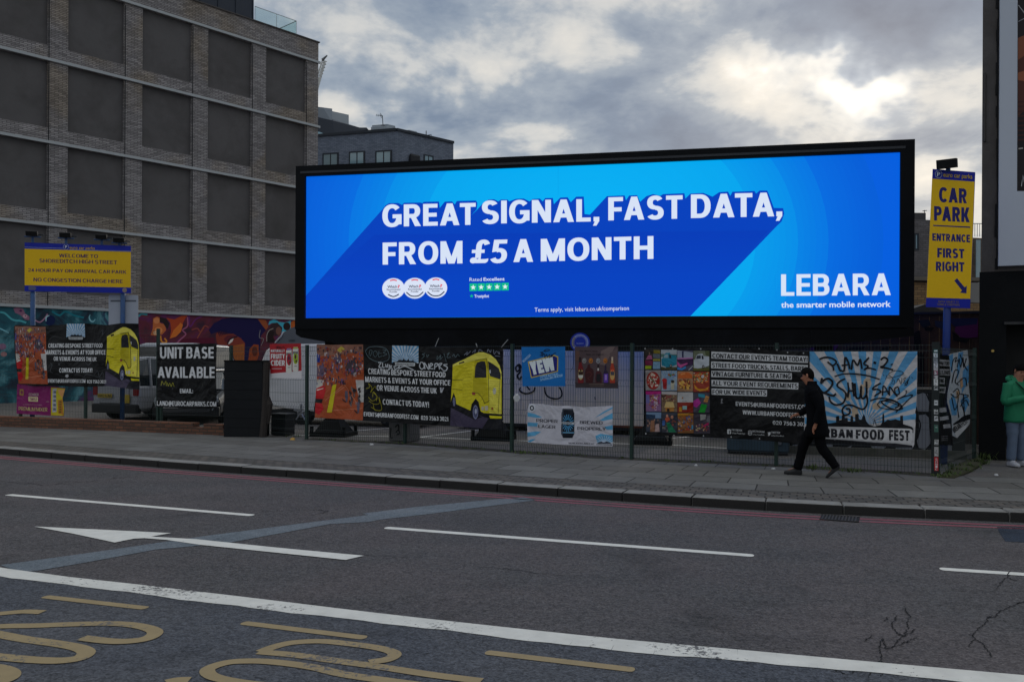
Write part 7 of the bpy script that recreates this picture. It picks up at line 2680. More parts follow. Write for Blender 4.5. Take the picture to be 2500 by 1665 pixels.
s.poly([(1506, 915), (1700, 845), (1694, 900), (1560, 1050), (1545, 1050)], (140, 140, 140), 2.5)
s.part('graffiti', M_VINP)
for pts in ([(1490, 300), (1520, 180), (1560, 150), (1540, 200), (1580, 180), (1560, 260)], [(1590, 160), (1610, 260), (1640, 150), (1650, 260), (1680, 160)], [(1490, 440), (1530, 300), (1580, 310), (1530, 420), (1580, 460)], [(1470, 560), (1530, 600), (1590, 560), (1560, 500), (1500, 540)], [(1480, 600), (1520, 740), (1570, 640), (1560, 540)], [(1600, 560), (1690, 580), (1620, 640), (1640, 780)], [(1560, 680), (1580, 830)], [(1600, 700), (1660, 630), (1690, 690)], [(1640, 560), (1640, 830)], [(1600, 120), (1690, 300)], [(1560, 440), (1660, 380), (1680, 470)]):
    s.line(pts, 10, GB, 4)
slant_txt(s, 'URBAN FEST', 1530, 1000, 1680, 880, 62, (26, 26, 30), 0.03, 5)
s.finish()

# ================================================================== WALLS AND BOXES BEHIND AND BESIDE THE FENCE
M_REDB = brick_mat('old_red_brick', lin(124, 84, 64), lin(92, 66, 56), lin(74, 66, 58), 0.225, 0.075, 0.012, bump=0.8)
lw = MB()
w0, w1 = wall_pt(-330, 0), wall_pt(560, 0)
wd = (w1 - w0).normalized()
wn = Vector((wd.y, -wd.x, 0))
LWL = (w1 - w0).length


def LWp(s, z, back=0.0):
    p = w0 + wd * s - wn * back
    return Vector((p.x, p.y, PZ + z))


g0 = LWL - 1.02
lw.obox(LWp(0, -0.1), wd * LWL, -wn * 0.24, Vector((0, 0, 0.26)))
lw.obox(LWp(0, 0.16), wd * g0, -wn * 0.24, Vector((0, 0, 0.10)))
lw.obox(LWp(g0 + 0.3, 0.16), wd * 0.55, -wn * 0.23, Vector((0, 0, 0.09)))
for k in range(7):
    a = rnd.uniform(LWL - 0.18, LWL + 0.1)
    lw.obox(LWp(a, rnd.uniform(-0.02, 0.1), rnd.uniform(0, 0.1)), wd * 0.11, -wn * 0.12, Vector((0.01, 0, 0.07)))
o = lw.build('brick_wall', M_REDB, uv=lambda p, n: ((p - w0).dot(wd) + (p - w0).dot(wn), p.z - PZ + 0.02), bevel=0.006)
tag(o, 'low crumbling red brick wall along the back of the pavement on the left', 'wall')
# black boarded pier, timber post and bin
M_BOARD = mat('black_boards', lin(20, 22, 25), 0.6, 0.3, 5, 0.2, 40, spec=0.2, dirt=lin(36, 36, 38), dirt_amt=0.3)
pa, pb_ = G(547, 1066, PZ), G(640, 1067, PZ)
pdv = (pb_ - pa).normalized()
pnv = Vector((pdv.y, -pdv.x, 0))
PW = (pb_ - pa).length
pier = thing('bin_store', 'black boarded pier between the left brick wall and the red cider poster', 'pier', pa + pdv * PW / 2)
m_ = MB()
for k in range(8):
    zz = 0.0 + k * 0.215
    m_.obox(pa - pdv * 0 + Vector((0, 0, zz)) + pnv * 0.012, pdv * PW, -pnv * 0.5, Vector((0, 0, 0.207)))
m_.obox(pa + Vector((0, 0, 0)), pdv * PW, -pnv * 0.48, Vector((0, 0, 1.72)))
m_.build('board_panel', M_BOARD, pier)
m_ = MB()
m_.obox(pa - pdv * 0.01 + pnv * 0.02 + Vector((0, 0, 1.72)), pdv * (PW + 0.14), -pnv * 0.52, Vector((0, 0, 0.03)))
m_.build('cap', M_BLACK, pier)
m_ = MB()
q = pb_ + pdv * 0.02
m_.tube([q + Vector((0, 0, 0)), q + pdv * 0.05 + Vector((0, 0, 0.6)), q + pdv * 0.06 + Vector((0, 0, 1.1)), q + pdv * 0.08 + Vector((0, 0, 1.71))], [0.085, 0.085, 0.075, 0.08], 8)
m_.tube([q + pdv * 0.12 + Vector((0, 0, 0.3)), q + pdv * 0.15 + Vector((0, 0, 0.75)), q + pdv * 0.1 + Vector((0, 0, 1.0))], [0.03, 0.08, 0.02], 7)
m_.build('corner_post', mat('weathered_timber', lin(52, 46, 42), 0.9, 0.4, 8, 0.6, 30), pier)
bn_ = thing('waste_bin', 'low dark bin tucked between the black pier and the fence post', 'bin', G(678, 1062, PZ))
ba, bb2 = G(661, 1062, PZ), G(697, 1064, PZ)
m_ = MB()
m_.prism([ba, bb2, bb2 + Vector((0.12, 0.4, 0)), ba + Vector((0.12, 0.4, 0))], Vector((0, 0, 0.46)))
m_.build('body', mat('dark_bin_plastic', lin(16, 18, 22), 0.5), bn_, bevel=0.02)
m_ = MB()
m_.obox(ba + Vector((-0.02, -0.02, 0.46)), bb2 - ba + Vector((0.04, 0, 0)), Vector((0.12, 0.44, 0)), Vector((0, 0, 0.05)))
m_.build('lid', mat('dark_bin_lid', lin(14, 16, 19), 0.45), bn_, bevel=0.015)

# white graffiti-covered container
M_CONT = mat('grubby_white_steel', lin(246, 234, 212), 0.55, 0.08, 1.5, 0, dirt=lin(204, 188, 164), dirt_amt=0.5, dscale=0.9)
M_RUST = mat('rust', lin(112, 62, 40), 0.9, 0.4, 6, 0.3)
CA, CBp = Vector((-1.5, 22.63, 0)), Vector((3.42, 20.55, 0))
cdv = (CBp - CA).normalized()
cnv = Vector((cdv.y, -cdv.x, 0))
if cnv.y > 0:
    cnv = -cnv
CL = (CBp - CA).length
ct = thing('container', 'grubby white steel container with black graffiti behind the middle of the fence', 'container', CA + cdv * CL / 2)
m_ = MB()
n_rib = int(CL / 0.28)
for k in range(n_rib):
    a, b = CL * k / n_rib, CL * (k + 1) / n_rib
    x0_, x1_, x2_, x3_ = a, a + 0.12 * CL / n_rib / 0.28, a + 0.2 * CL / n_rib / 0.28, b
    P_ = lambda s_, o_, z: Vector((*(CA + cdv * s_ + cnv * o_).xy, z))
    for (sa, oa), (sb_, ob2) in (((a, 0), (a + (b - a) * .62, 0)), ((a + (b - a) * .62, 0), (a + (b - a) * .70, -0.015)), ((a + (b - a) * .70, -0.015), (a + (b - a) * .92, -0.015)), ((a + (b - a) * .92, -0.015), (b, 0))):
        m_.face([P_(sa, oa, 0.30), P_(sb_, ob2, 0.30), P_(sb_, ob2, 2.62), P_(sa, oa, 2.62)])
m_.prism([P_(0, -0.02, 0.30), P_(CL, -0.02, 0.30), P_(CL, -2.4, 0.30), P_(0, -2.4, 0.30)], Vector((0, 0, 2.33)))
m_.build('side_panel', M_CONT, ct)
m_ = MB()
m_.obox(P_(0, 0.02, 0.22), cdv * CL, -cnv * 2.4, Vector((0, 0, 0.08)))
m_.build('base_shadow_strip', mat('shadow_black', lin(22, 22, 24), 0.7), ct)  # black strip standing in for the shadow line under the container
m_ = MB()
m_.obox(P_(CL * 0.72, 0.024, 0.29), cdv * CL * 0.28, -cnv * 0.02, Vector((0, 0, 0.05)))
m_.obox(P_(CL - 0.07, 0.03, 0.29), cdv * 0.08, -cnv * 0.03, Vector((0, 0, 2.3)))
m_.build('rusty_edge', M_RUST, ct)
m_ = MB()
for s_ in (0.4, CL / 2, CL - 0.4):
    m_.obox(P_(s_, -0.1, PZ - 0.012), cdv * 0.25, -cnv * 2.0, Vector((0, 0, 0.13)))
m_.build('bearer', M_DARK, ct)
s = Sheet(CA + cnv * 0.004, cnv, T6c)
s.part('graffiti', M_MURAL)
for pts, w in (([(240, 470), (205, 510), (225, 560), (270, 500), (240, 470), (260, 560), (225, 610), (250, 660), (280, 620)], 22), ([(340, 740), (385, 795)], 18), ([(250, 780), (270, 820), (350, 840), (430, 810), (450, 760)], 20), ([(265, 760), (255, 800), (330, 850)], 16),
               ([(570, 760), (590, 850), (650, 895), (740, 905), (790, 870), (790, 810), (760, 760)], 18), ([(1214, 880), (1216, 912), (1226, 914)], 10), ([(900, 560), (940, 480), (945, 300)], 4)):
    s.line(pts, w, (24, 24, 26), 1)
s.finish(ct)

# small graffiti cabinet behind the fence
cb = thing('cabinet', 'grey graffiti scrawled concrete cabinet under the long black van banner', 'cabinet', G(980, 1076, PZ))
a, b = G(949, 1075, PZ), G(1013, 1079, PZ)
d = (b - a).normalized()
n2_ = Vector((d.y, -d.x, 0))
m_ = MB()
m_.obox(a, d * 0.40, -n2_ * 0.4, Vector((0, 0, 0.95)))
m_.obox(a + d * 0.402, d * 0.17, -n2_ * 0.38, Vector((0, 0, 0.93)))
m_.build('body', mat('pale_concrete', lin(104, 104, 104), 0.85, 0.25, 6), cb, bevel=0.012)
s = Sheet(a + n2_ * 0.004, n2_, T5)
s.part('graffiti', M_MURAL)
for pts in ([(505, 1200), (500, 1320), (530, 1330)], [(560, 1190), (600, 1160), (610, 1230)], [(570, 1260), (600, 1230), (620, 1270), (580, 1290)]):
    s.line(pts, 16, (26, 26, 28), 1)
s.finish(cb)

# blue steel box
bx_ = thing('storage_box', 'dull blue steel box standing behind the right fence panel', 'box', G(1850, 1108, PZ))
a, b = G(1774, 1106, PZ), G(1926, 1112, PZ)
d = (b - a).normalized()
n2_ = Vector((d.y, -d.x, 0))
L_ = (b - a).length
M_BBOX = mat('dull_blue_steel', lin(58, 78, 92), 0.6, 0.3, 3, 0, dirt=lin(36, 38, 42), dirt_amt=0.6, dscale=2)
m_ = MB()
m_.obox(a + Vector((0, 0, 0.06)), d * L_, -n2_ * 0.7, Vector((0, 0, 0.8)))
m_.build('body', M_BBOX, bx_, bevel=0.015)
m_ = MB()
m_.obox(a - d * 0.02 + n2_ * 0.02 + Vector((0, 0, 0.86)), d * (L_ + 0.04), -n2_ * 0.74, Vector((0, 0, 0.05)))
m_.build('lid', M_BBOX, bx_)
m_ = MB()
m_.tube([a + d * (L_ - 0.17) + n2_ * 0.03 + Vector((0, 0, 0.24)), a + d * (L_ - 0.17) + Vector((0, 0, 0.24))], 0.04, 10)
m_.build('lock', mat('steel_lock', lin(130, 136, 146), 0.35, metal=0.8), bx_)
m_ = MB()
m_.obox(a + d * 0.02, d * (L_ - 0.04), -n2_ * 0.66, Vector((0, 0, 0.06)))
m_.build('plinth', M_DARK, bx_)

# low black wall with grey graffiti, tall brown hoarding behind
M_BWALL = mat('black_painted_wall', lin(24, 24, 27), 0.8, 0.3, 4, 0.3, 25, dirt=lin(50, 48, 48), dirt_amt=0.3)
a, b = Vector((5.25, 16.95, PZ)), Vector((8.45, 16.02, PZ))
d = (b - a).normalized()
n2_ = Vector((d.y, -d.x, 0))
L_ = (b - a).length
lwl = thing('graffiti_wall', 'low black wall with bulging grey graffiti letters behind the sunray banner', 'wall', a + d * L_ / 2)
m_ = MB()
m_.obox(a, d * L_, -n2_ * 0.2, Vector((0, 0, 1.27)))
m_.build('wall', M_BWALL, lwl)
m_ = MB()
m_.obox(a + n2_ * 0.015 + Vector((0, 0, 1.27)), d * L_, -n2_ * 0.23, Vector((0, 0, 0.04)))
m_.build('coping', mat('pale_stone', lin(120, 114, 106), 0.85), lwl)
m_ = MB()
m_.obox(a + n2_ * 0.12 - Vector((0, 0, 0.02)), d * L_, -n2_ * 0.1, Vector((0, 0, 0.16)))
m_.build('plinth', mat('mossy_concrete', lin(92, 90, 84), 0.9, 0.3, 6, 0.3, dirt=lin(52, 60, 32), dirt_amt=0.6, dscale=3), lwl)
s = Sheet(a + n2_ * 0.004, n2_, TRr)
s.part('graffiti', M_MURAL)
GG = (98, 100, 106)
for pts in ([(1100, 560), (1160, 548), (1220, 560), (1240, 640), (1230, 760), (1110, 756), (1098, 700)], [(1120, 800), (1190, 784), (1236, 830), (1256, 980), (1250, 1120), (1190, 1188), (1120, 1170), (1098, 1080), (1130, 960)],
            [(60, 1128), (150, 1130), (160, 1230), (70, 1240)], [(200, 1250), (260, 1180), (370, 1140), (330, 1210), (300, 1250)], [(580, 1150), (700, 1145), (760, 1150), (700, 1200), (620, 1190)], [(860, 1165), (1060, 1165), (1040, 1185), (860, 1182)], [(-300, 1130), (-160, 1130), (-150, 1190), (-290, 1200)],
            [(1270, 760), (1330, 700), (1400, 820), (1390, 1060), (1300, 1150), (1280, 980)], [(1420, 1130), (1500, 1110), (1490, 1210), (1400, 1200)]):
    s.poly(pts, GG, 1)
for pts in ([(1106, 560), (1190, 545), (1240, 640)], [(1140, 790), (1230, 780), (1250, 800)], [(1240, 830), (1260, 1100)], [(1100, 810), (1140, 900), (1125, 1000), (1098, 1080)], [(590, 1170), (680, 1220), (800, 1220), (860, 1180)]):
    s.line(pts, 14, (22, 22, 26), 3)
for k in range(16):
    x, y = rnd.uniform(1150, 1260), rnd.uniform(1190, 1250)
    s.ell(x, y, rnd.uniform(2, 7), rnd.uniform(2, 5), (108, 108, 106), 3, 7)
s.finish(lwl)
M_HB = mat('stained_brown_boards', lin(66, 44, 34), 0.8, 0.35, 3, 0.3, 20, dirt=lin(20, 18, 20), dirt_amt=0.8, dscale=1.0)
a, b = Vector((4.6, 21.4, PZ)), Vector((11.4, 18.2, PZ))
d = (b - a).normalized()
n2_ = Vector((d.y, -d.x, 0))
if n2_.y > 0:
    n2_ = -n2_
L_ = (b - a).length
hd = thing('hoarding', 'tall dark brown board hoarding with black and purple graffiti below the yellow pole sign', 'hoarding', a + d * L_ / 2)
m_ = MB()
k = 0
while k * 0.2 < L_:
    m_.obox(a + d * (k * 0.2) + n2_ * (0.012 if k % 2 else 0.0), d * 0.196, -n2_ * 0.05, Vector((0, 0, 2.86)))
    k += 1
m_.build('board_panel', M_HB, hd)
m_ = MB()
m_.obox(a + n2_ * 0.04 + Vector((0, 0, 2.86)), d * L_, -n2_ * 0.12, Vector((0, 0, 0.05)))
m_.build('capping', mat('blue_black_capping', lin(26, 28, 46), 0.6), hd)
s = Sheet(a + n2_ * 0.018, n2_, T8)
s.part('graffiti', M_MURAL)
for pts, c in (([(1190, 150), (1280, 140), (1300, 190), (1230, 210)], (22, 26, 34)), ([(1330, 150), (1440, 160), (1420, 230), (1340, 200)], (30, 34, 50)), ([(1520, 150), (1700, 140), (1700, 290), (1560, 300), (1500, 240)], (66, 22, 62)), ([(1440, 130), (1700, 128), (1690, 180), (1500, 200)], (24, 28, 56)),
               ([(1150, 260), (1200, 230), (1215, 330), (1190, 400), (1160, 380)], (12, 12, 14)), ([(1480, 240), (1540, 290), (1640, 300), (1600, 340), (1490, 320)], (14, 14, 16)), ([(1240, 200), (1330, 210), (1300, 240), (1250, 235)], (14, 14, 16)), ([(280, 360), (360, 350), (350, 410), (270, 410)], (54, 24, 58)), ([(380, 400), (430, 360), (520, 350), (470, 410)], (14, 14, 16)), ([(460, 350), (520, 350), (480, 410), (420, 412)], (70, 26, 66)),
               ([(560, 410), (620, 380), (740, 370), (700, 410)], (14, 14, 16)), ([(880, 380), (960, 370), (930, 410), (860, 410)], (14, 14, 16)), ([(1190, 560), (1240, 590), (1215, 690), (1185, 640)], (62, 22, 58)), ([(1180, 420), (1240, 420), (1240, 720), (1180, 720)], (16, 15, 17))):
    s.poly(pts, c, 1)
s.finish(hd)

# ================================================================== VEHICLES IN THE CAR PARK
M_TYRE = mat('tyre_rubber', lin(24, 24, 25), 0.9)
M_RIM = mat('alloy', lin(150, 152, 156), 0.35, 0.1, 5, metal=0.7)
M_CGLASS = mat('car_glass', lin(26, 32, 36), 0.06, 0.05, 1, spec=0.8)
M_BUMP = mat('black_bumper', lin(22, 23, 25), 0.6)
M_PLATE_Y = mat('yellow_plate', lin(176, 150, 30), 0.5)
M_PLATE_W = mat('white_plate', lin(170, 170, 166), 0.5)
M_TAIL = mat('red_lamp', lin(120, 18, 20), 0.2)
M_HEAD = mat('clear_lamp', lin(150, 156, 160), 0.1, spec=0.9)


def vehicle(name, label, cat, pos, yaw, paint, L=4.3, W=1.78, H=1.48, belt=0.92, ride=0.22, sections=None, roofs=None, plate=None, rear_to_camera=True, extra=None):
    """pos: ground point under the middle of the end that faces the camera; yaw: direction (x, y) from that end along the body"""
    f = Vector((yaw[0], yaw[1], 0)).normalized()
    r = Vector((f.y, -f.x, 0))
    pos = Vector(pos)
    root = thing(name, label, cat, pos)

    def p3(l, x, z):
        return Vector((*(pos + f * l + r * x).xy, PZ - 0.012 + z))

    def ring(l, w, zb, zt, cr=0.10):
        return [p3(l, -w + cr, zb), p3(l, w - cr, zb), p3(l, w, zb + cr), p3(l, w * 1.0, (zb + zt) / 2 + 0.06), p3(l, w - 0.03, zt - cr * 0.7), p3(l, w - 0.12, zt), p3(l, -w + 0.12, zt), p3(l, -w + 0.03, zt - cr * 0.7), p3(l, -w, (zb + zt) / 2 + 0.06), p3(l, -w, zb + cr)]
    m_ = MB()
    m_.loft([ring(l, W / 2 * k, zb, zt) for l, k, zb, zt in sections])
    m_.build('body', paint, root, smooth=False, bevel=0.03)
    gl_ = MB()

    def gring(l, w, zb, zt, wt):
        return [p3(l, -w, zb), p3(l, w, zb), p3(l, wt, zt), p3(l, -wt, zt)]
    gl_.loft([gring(l, W / 2 * a, zb, zt, W / 2 * b) for l, a, b, zb, zt in roofs])
    gl_.build('glasshouse', M_CGLASS, root, bevel=0.03)
    rf = MB()
    rs = [q for q in roofs if q[4] > H - 0.12]
    rf.loft([[p3(l, -W / 2 * b * 1.02, zt - 0.03), p3(l, W / 2 * b * 1.02, zt - 0.03), p3(l, W / 2 * b * 0.9, zt + 0.035), p3(l, -W / 2 * b * 0.9, zt + 0.035)] for l, a, b, zb, zt in rs])
    for sgn in (-1, 1):
        for i in range(len(roofs)):
            l, a, b, zb, zt = roofs[i]
            if zt > H - 0.12:
                rf.tube([p3(l, sgn * W / 2 * a * 1.005, zb), p3(l, sgn * W / 2 * b * 1.01, zt)], 0.04, 5)
    for q in (roofs[0], roofs[-1]):
        pass
    rf.build('roof', paint, root)
    for l in (sections[0][0] + 0.8, sections[-1][0] - 0.8):
        for sgn in (-1, 1):
            ty = MB()
            c = p3(l, sgn * (W / 2 - 0.09), 0.32)
            ty.tube([c - r * sgn * 0.1, c - r * sgn * 0.09, c + r * sgn * 0.09, c + r * sgn * 0.105], [0.27, 0.32, 0.32, 0.28], 18)
            wh = ty.build('wheel', M_TYRE, root)
            ri = MB()
            ri.tube([c + r * sgn * 0.09, c + r * sgn * 0.112], [0.22, 0.07], 14)
            for k in range(5):
                w_ = 2 * math.pi * k / 5
                dd = f * math.cos(w_) + Vector((0, 0, 1)) * math.sin(w_)
                ri.tube([c + r * sgn * 0.113 + dd * 0.04, c + r * sgn * 0.11 + dd * 0.225], 0.026, 5)
            ri.build('rim', M_RIM, wh)
    bm_ = MB()
    bm_.obox(p3(-0.06, -W / 2 * 0.96, 0.22), r * W * 0.96, f * 0.2, Vector((0, 0, 0.27)))
    bm_.build('bumper', M_BUMP, root, bevel=0.04)
    for sgn in (-1, 1):
        la = MB()
        if rear_to_camera:
            la.obox(p3(-0.012, sgn * (W / 2 - 0.13) - 0.09, 0.72), r * 0.18, f * 0.06, Vector((0, 0, 0.36)))
            la.build('tail_lamp', M_TAIL, root, bevel=0.02)
        else:
            la.obox(p3(-0.03, sgn * (W / 2 - 0.27) - 0.2, 0.60), r * 0.4, f * 0.1, Vector((0, 0, 0.15)))
            la.build('headlight', M_HEAD, root, bevel=0.03)
    if plate:
        txt, x, z, y = plate
        pl = MB()
        pl.obox(p3(-0.085, x - 0.26, z), r * 0.52, f * 0.02, Vector((0, 0, 0.115)))
        pp = pl.build('number_plate', M_PLATE_Y if y else M_PLATE_W, root)
        vs, fs = glyph_text(txt, 0.17)
        xm = max(v.x for v in vs)
        lt = MB()
        for fc in fs:
            lt.face([p3(-0.0865 - vs[i].z * 0.002, x - 0.235 + 0.47 * vs[i].x / xm, z + 0.02 + 0.075 * vs[i].y) for i in fc])
        lt.build('lettering', M_DARK, pp)
    return root, p3, f, r


M_SILVER = mat('silver_paint', lin(150, 152, 156), 0.35, 0.05, 2, metal=0.2)
M_BLKCAR = mat('black_car_paint', lin(13, 14, 16), 0.2, 0.05, 2, spec=0.6)
M_WHVAN = mat('white_van_paint', lin(176, 180, 184), 0.4, 0.06, 2)
pz_ = G(281, 1027, PZ - 0.012)
sv, p3, f, r = vehicle('parked_van', 'silver small van seen from behind through the left fence', 'van', pz_, (0.38, 1), M_SILVER, 4.3, 1.76, 1.8,
                       sections=[(0, 0.94, 0.30, 1.02), (0.1, 0.99, 0.26, 1.05), (3.0, 1.0, 0.24, 1.05), (3.4, 0.98, 0.24, 1.0), (4.1, 0.92, 0.26, 0.82), (4.3, 0.84, 0.3, 0.7)],
                       roofs=[(0.04, 0.93, 0.84, 1.0, 1.76), (0.5, 0.95, 0.84, 1.0, 1.82), (2.4, 0.95, 0.82, 1.0, 1.78), (3.3, 0.9, 0.6, 1.0, 1.05)], plate=('LR62 GJM', -0.32, 0.66, True))
m_ = MB()
m_.obox(p3(-0.03, -0.58, 0.50), r * 1.12, f * 0.05, Vector((0, 0, 0.56)))
m_.build('rear_door', M_SILVER, sv, bevel=0.03)
m_ = MB()
m_.obox(p3(-0.05, 0.22, 0.52), r * 0.34, f * 0.03, Vector((0, 0, 0.24)))
m_.build('reflector', M_PLATE_Y, sv)
pz_ = G(455, 1037, PZ - 0.012)
dc, p3, f, r = vehicle('parked_car', 'black car facing the street behind the square black banner', 'car', pz_, (-0.16, 1), M_BLKCAR, 4.4, 1.8, 1.45,
                       sections=[(0, 0.90, 0.26, 0.68), (0.12, 0.97, 0.22, 0.78), (1.1, 1.0, 0.2, 0.94), (3.6, 1.0, 0.2, 0.98), (4.3, 0.95, 0.24, 0.95), (4.4, 0.9, 0.3, 0.8)],
                       roofs=[(0.95, 0.90, 0.80, 0.92, 0.95), (1.75, 0.92, 0.74, 0.92, 1.42), (3.3, 0.92, 0.74, 0.94, 1.42), (4.1, 0.88, 0.7, 0.94, 1.0)], plate=('KJ15 LJU', -0.46, 0.46, False), rear_to_camera=False)
m_ = MB()
for k in range(6):
    m_.obox(p3(-0.075, -0.62, 0.36 + k * 0.05), r * 1.24, f * 0.03, Vector((0, 0, 0.012)))
m_.build('grille', mat('chrome', lin(140, 142, 146), 0.25, metal=0.9), dc)
for sgn in (-1, 1):
    m_ = MB()
    m_.tube([p3(-0.08, sgn * 0.82, 0.66), p3(-0.085, sgn * 0.76, 0.5), p3(-0.085, sgn * 0.68, 0.4)], 0.012, 5)
    m_.build('running_light', M_HEAD, dc)
pz_ = P(398, 985, 27.0)
pz_.z = PZ
wv, p3, f, r = vehicle('parked_van', 'white panel van parked against the mural behind the black banners', 'van', pz_, (0.1, 1), M_WHVAN, 5.0, 2.0, 2.25,
                       sections=[(0, 0.95, 0.42, 1.5), (0.1, 1.0, 0.38, 1.52), (3.6, 1.0, 0.36, 1.52), (4.6, 0.95, 0.36, 1.2), (5.0, 0.88, 0.4, 0.9)],
                       roofs=[(0.03, 0.95, 0.86, 1.5, 2.2), (0.4, 0.97, 0.86, 1.5, 2.26), (3.0, 0.97, 0.84, 1.5, 2.22), (4.2, 0.9, 0.6, 1.3, 1.5)], plate=None)

# white van with a rounded grey canopy roof behind the cider poster
vdv = Vector((1, -0.36, 0)).normalized()
vnv = Vector((vdv.y, -vdv.x, 0))
V0 = P(632, 950, 24.1)
V0.z = PZ - 0.012
cv = thing('food_van', 'white round fronted van with a grey canopy roof behind the red cider poster', 'van', V0 + vdv * 2.3)


def VP(s, z, dep=0.0):
    return Vector((*(V0 + vdv * s - vnv * dep).xy, PZ - 0.012 + z))


prof = [(0.30, 0.50), (0.02, 0.62), (0.0, 1.30), (0.06, 1.72), (0.22, 2.05), (0.5, 2.22), (4.9, 2.22), (5.0, 2.1), (5.0, 0.40), (1.8, 0.36), (0.9, 0.42)]
m_ = MB()
m_.prism([VP(s_, z) for s_, z in prof], -vnv * 2.0)
m_.build('body', mat('grubby_white_van', lin(226, 224, 220), 0.5, 0.12, 1.2, 0, dirt=lin(170, 166, 162), dirt_amt=0.55, dscale=0.8), cv, bevel=0.05)
m_ = MB()
arcp = []
for k in range(13):
    w_ = math.pi * k / 12
    arcp.append((0.52 + 1.75 - 1.75 * math.cos(w_), 2.225 + 0.62 * math.sin(w_)))
m_.prism([VP(s_, z, 0.05) for s_, z in arcp], -vnv * 1.9)
rf_ = m_.build('canopy', mat('grey_canopy', lin(92, 95, 100), 0.5, 0.08, 2), cv)
m_ = MB()
for k in (2, 8, 9):
    s_, z = arcp[k]
    m_.tube([VP(s_ - 0.25, 2.25, 0.03), VP(s_ - 0.06, 2.25 + (z - 2.25) * 0.6, 0.035), VP(s_, z + 0.01, 0.05), VP(s_ + 0.2, z + 0.02, 1.9)], 0.022, 5)
m_.build('rib', mat('white_rib', lin(190, 190, 190), 0.5), rf_)
s = Sheet(VP(0, 0, 0.045), vnv, T4)
s.part('lettering', M_MURAL)
s.txt('UXURY', 694, 760, (292, 312), (292, 312), (34, 36, 40), 0.01, 1)
s.finish(rf_)
for l in (1.38, 4.1):
    c = VP(l, 0.33, 0.06)
    m_ = MB()
    m_.tube([c - vnv * 0.16, c - vnv * 0.15, c + vnv * 0.03, c + vnv * 0.05], [0.27, 0.33, 0.33, 0.29], 20)
    wh = m_.build('wheel', M_TYRE, cv)
    m_ = MB()
    m_.tube([c + vnv * 0.03, c + vnv * 0.062], [0.24, 0.08], 16)
    for k in range(5):
        w_ = 2 * math.pi * k / 5 + 0.3
        dd = vdv * math.cos(w_) + Vector((0, 0, 1)) * math.sin(w_)
        m_.tube([c + vnv * 0.065 + dd * 0.05, c + vnv * 0.06 + dd * 0.24], 0.03, 5)
    m_.build('rim', M_RIM, wh)
m_ = MB()
m_.obox(VP(0.35, 0.26, 0.03), vdv * 4.6, -vnv * 1.9, Vector((0, 0, 0.13)))
m_.build('sill', M_BUMP, cv)

# ================================================================== PEOPLE


def skin_figure(name, pts, edges, m, sub=1):
    """one continuous body grown from a joint skeleton"""
    me = bpy.data.meshes.new(name)
    org = Vector((0, 0, 0))
    me.from_pydata([Vector(p[0]) for p in pts], edges, [])
    ob = bpy.data.objects.new(name, me)
    col.objects.link(ob)
    md = ob.modifiers.new('skin', 'SKIN')
    md.use_smooth_shade = True
    if not me.skin_vertices:
        bpy.context.view_layer.update()
    for i, p in enumerate(pts):
        sv_ = me.skin_vertices[0].data[i]
        rr = p[1] if isinstance(p[1], tuple) else (p[1], p[1])
        sv_.radius = rr
        sv_.use_root = (i == 0)
    ms = ob.modifiers.new('sub', 'SUBSURF')
    ms.levels = ms.render_levels = sub
    dg = bpy.context.evaluated_depsgraph_get()
    nm = bpy.data.meshes.new_from_object(ob.evaluated_get(dg))
    bpy.data.objects.remove(ob)
    nm.name = name
    nm.materials.clear()
    nm.materials.append(m)
    nm.polygons.foreach_set('use_smooth', [True] * len(nm.polygons))
    o = bpy.data.objects.new(name, nm)
    col.objects.link(o)
    return o


M_SKIN = mat('skin', lin(168, 116, 92), 0.55, 0.06, 20)
M_SKIN2 = mat('skin_tan', lin(150, 98, 72), 0.55, 0.06, 20)
M_HAIR = mat('black_hair', lin(9, 8, 8), 0.85, 0.3, 60, spec=0.1)
M_GREEN = mat('green_jacket', lin(24, 118, 80), 0.75, 0.14, 8, 0.35, 14)
M_JEAN = mat('blue_jeans', lin(94, 108, 128), 0.85, 0.22, 9, 0.3, 30)
M_SHOE = mat('white_trainers', lin(176, 176, 180), 0.6)
M_COAT = mat('dark_coat', lin(9, 10, 14), 0.9, 0.2, 8, 0.3, 16, spec=0.1)
M_TROU = mat('dark_trousers', lin(9, 10, 13), 0.9, 0.2, 8, 0.3, 16, spec=0.1)
M_STRAP = mat('black_strap', lin(14, 14, 15), 0.6)


def place(local, base, yaw):
    c, s_ = math.cos(yaw), math.sin(yaw)
    return Vector((base.x + local[0] * c - local[1] * s_, base.y + local[0] * s_ + local[1] * c, base.z + local[2]))


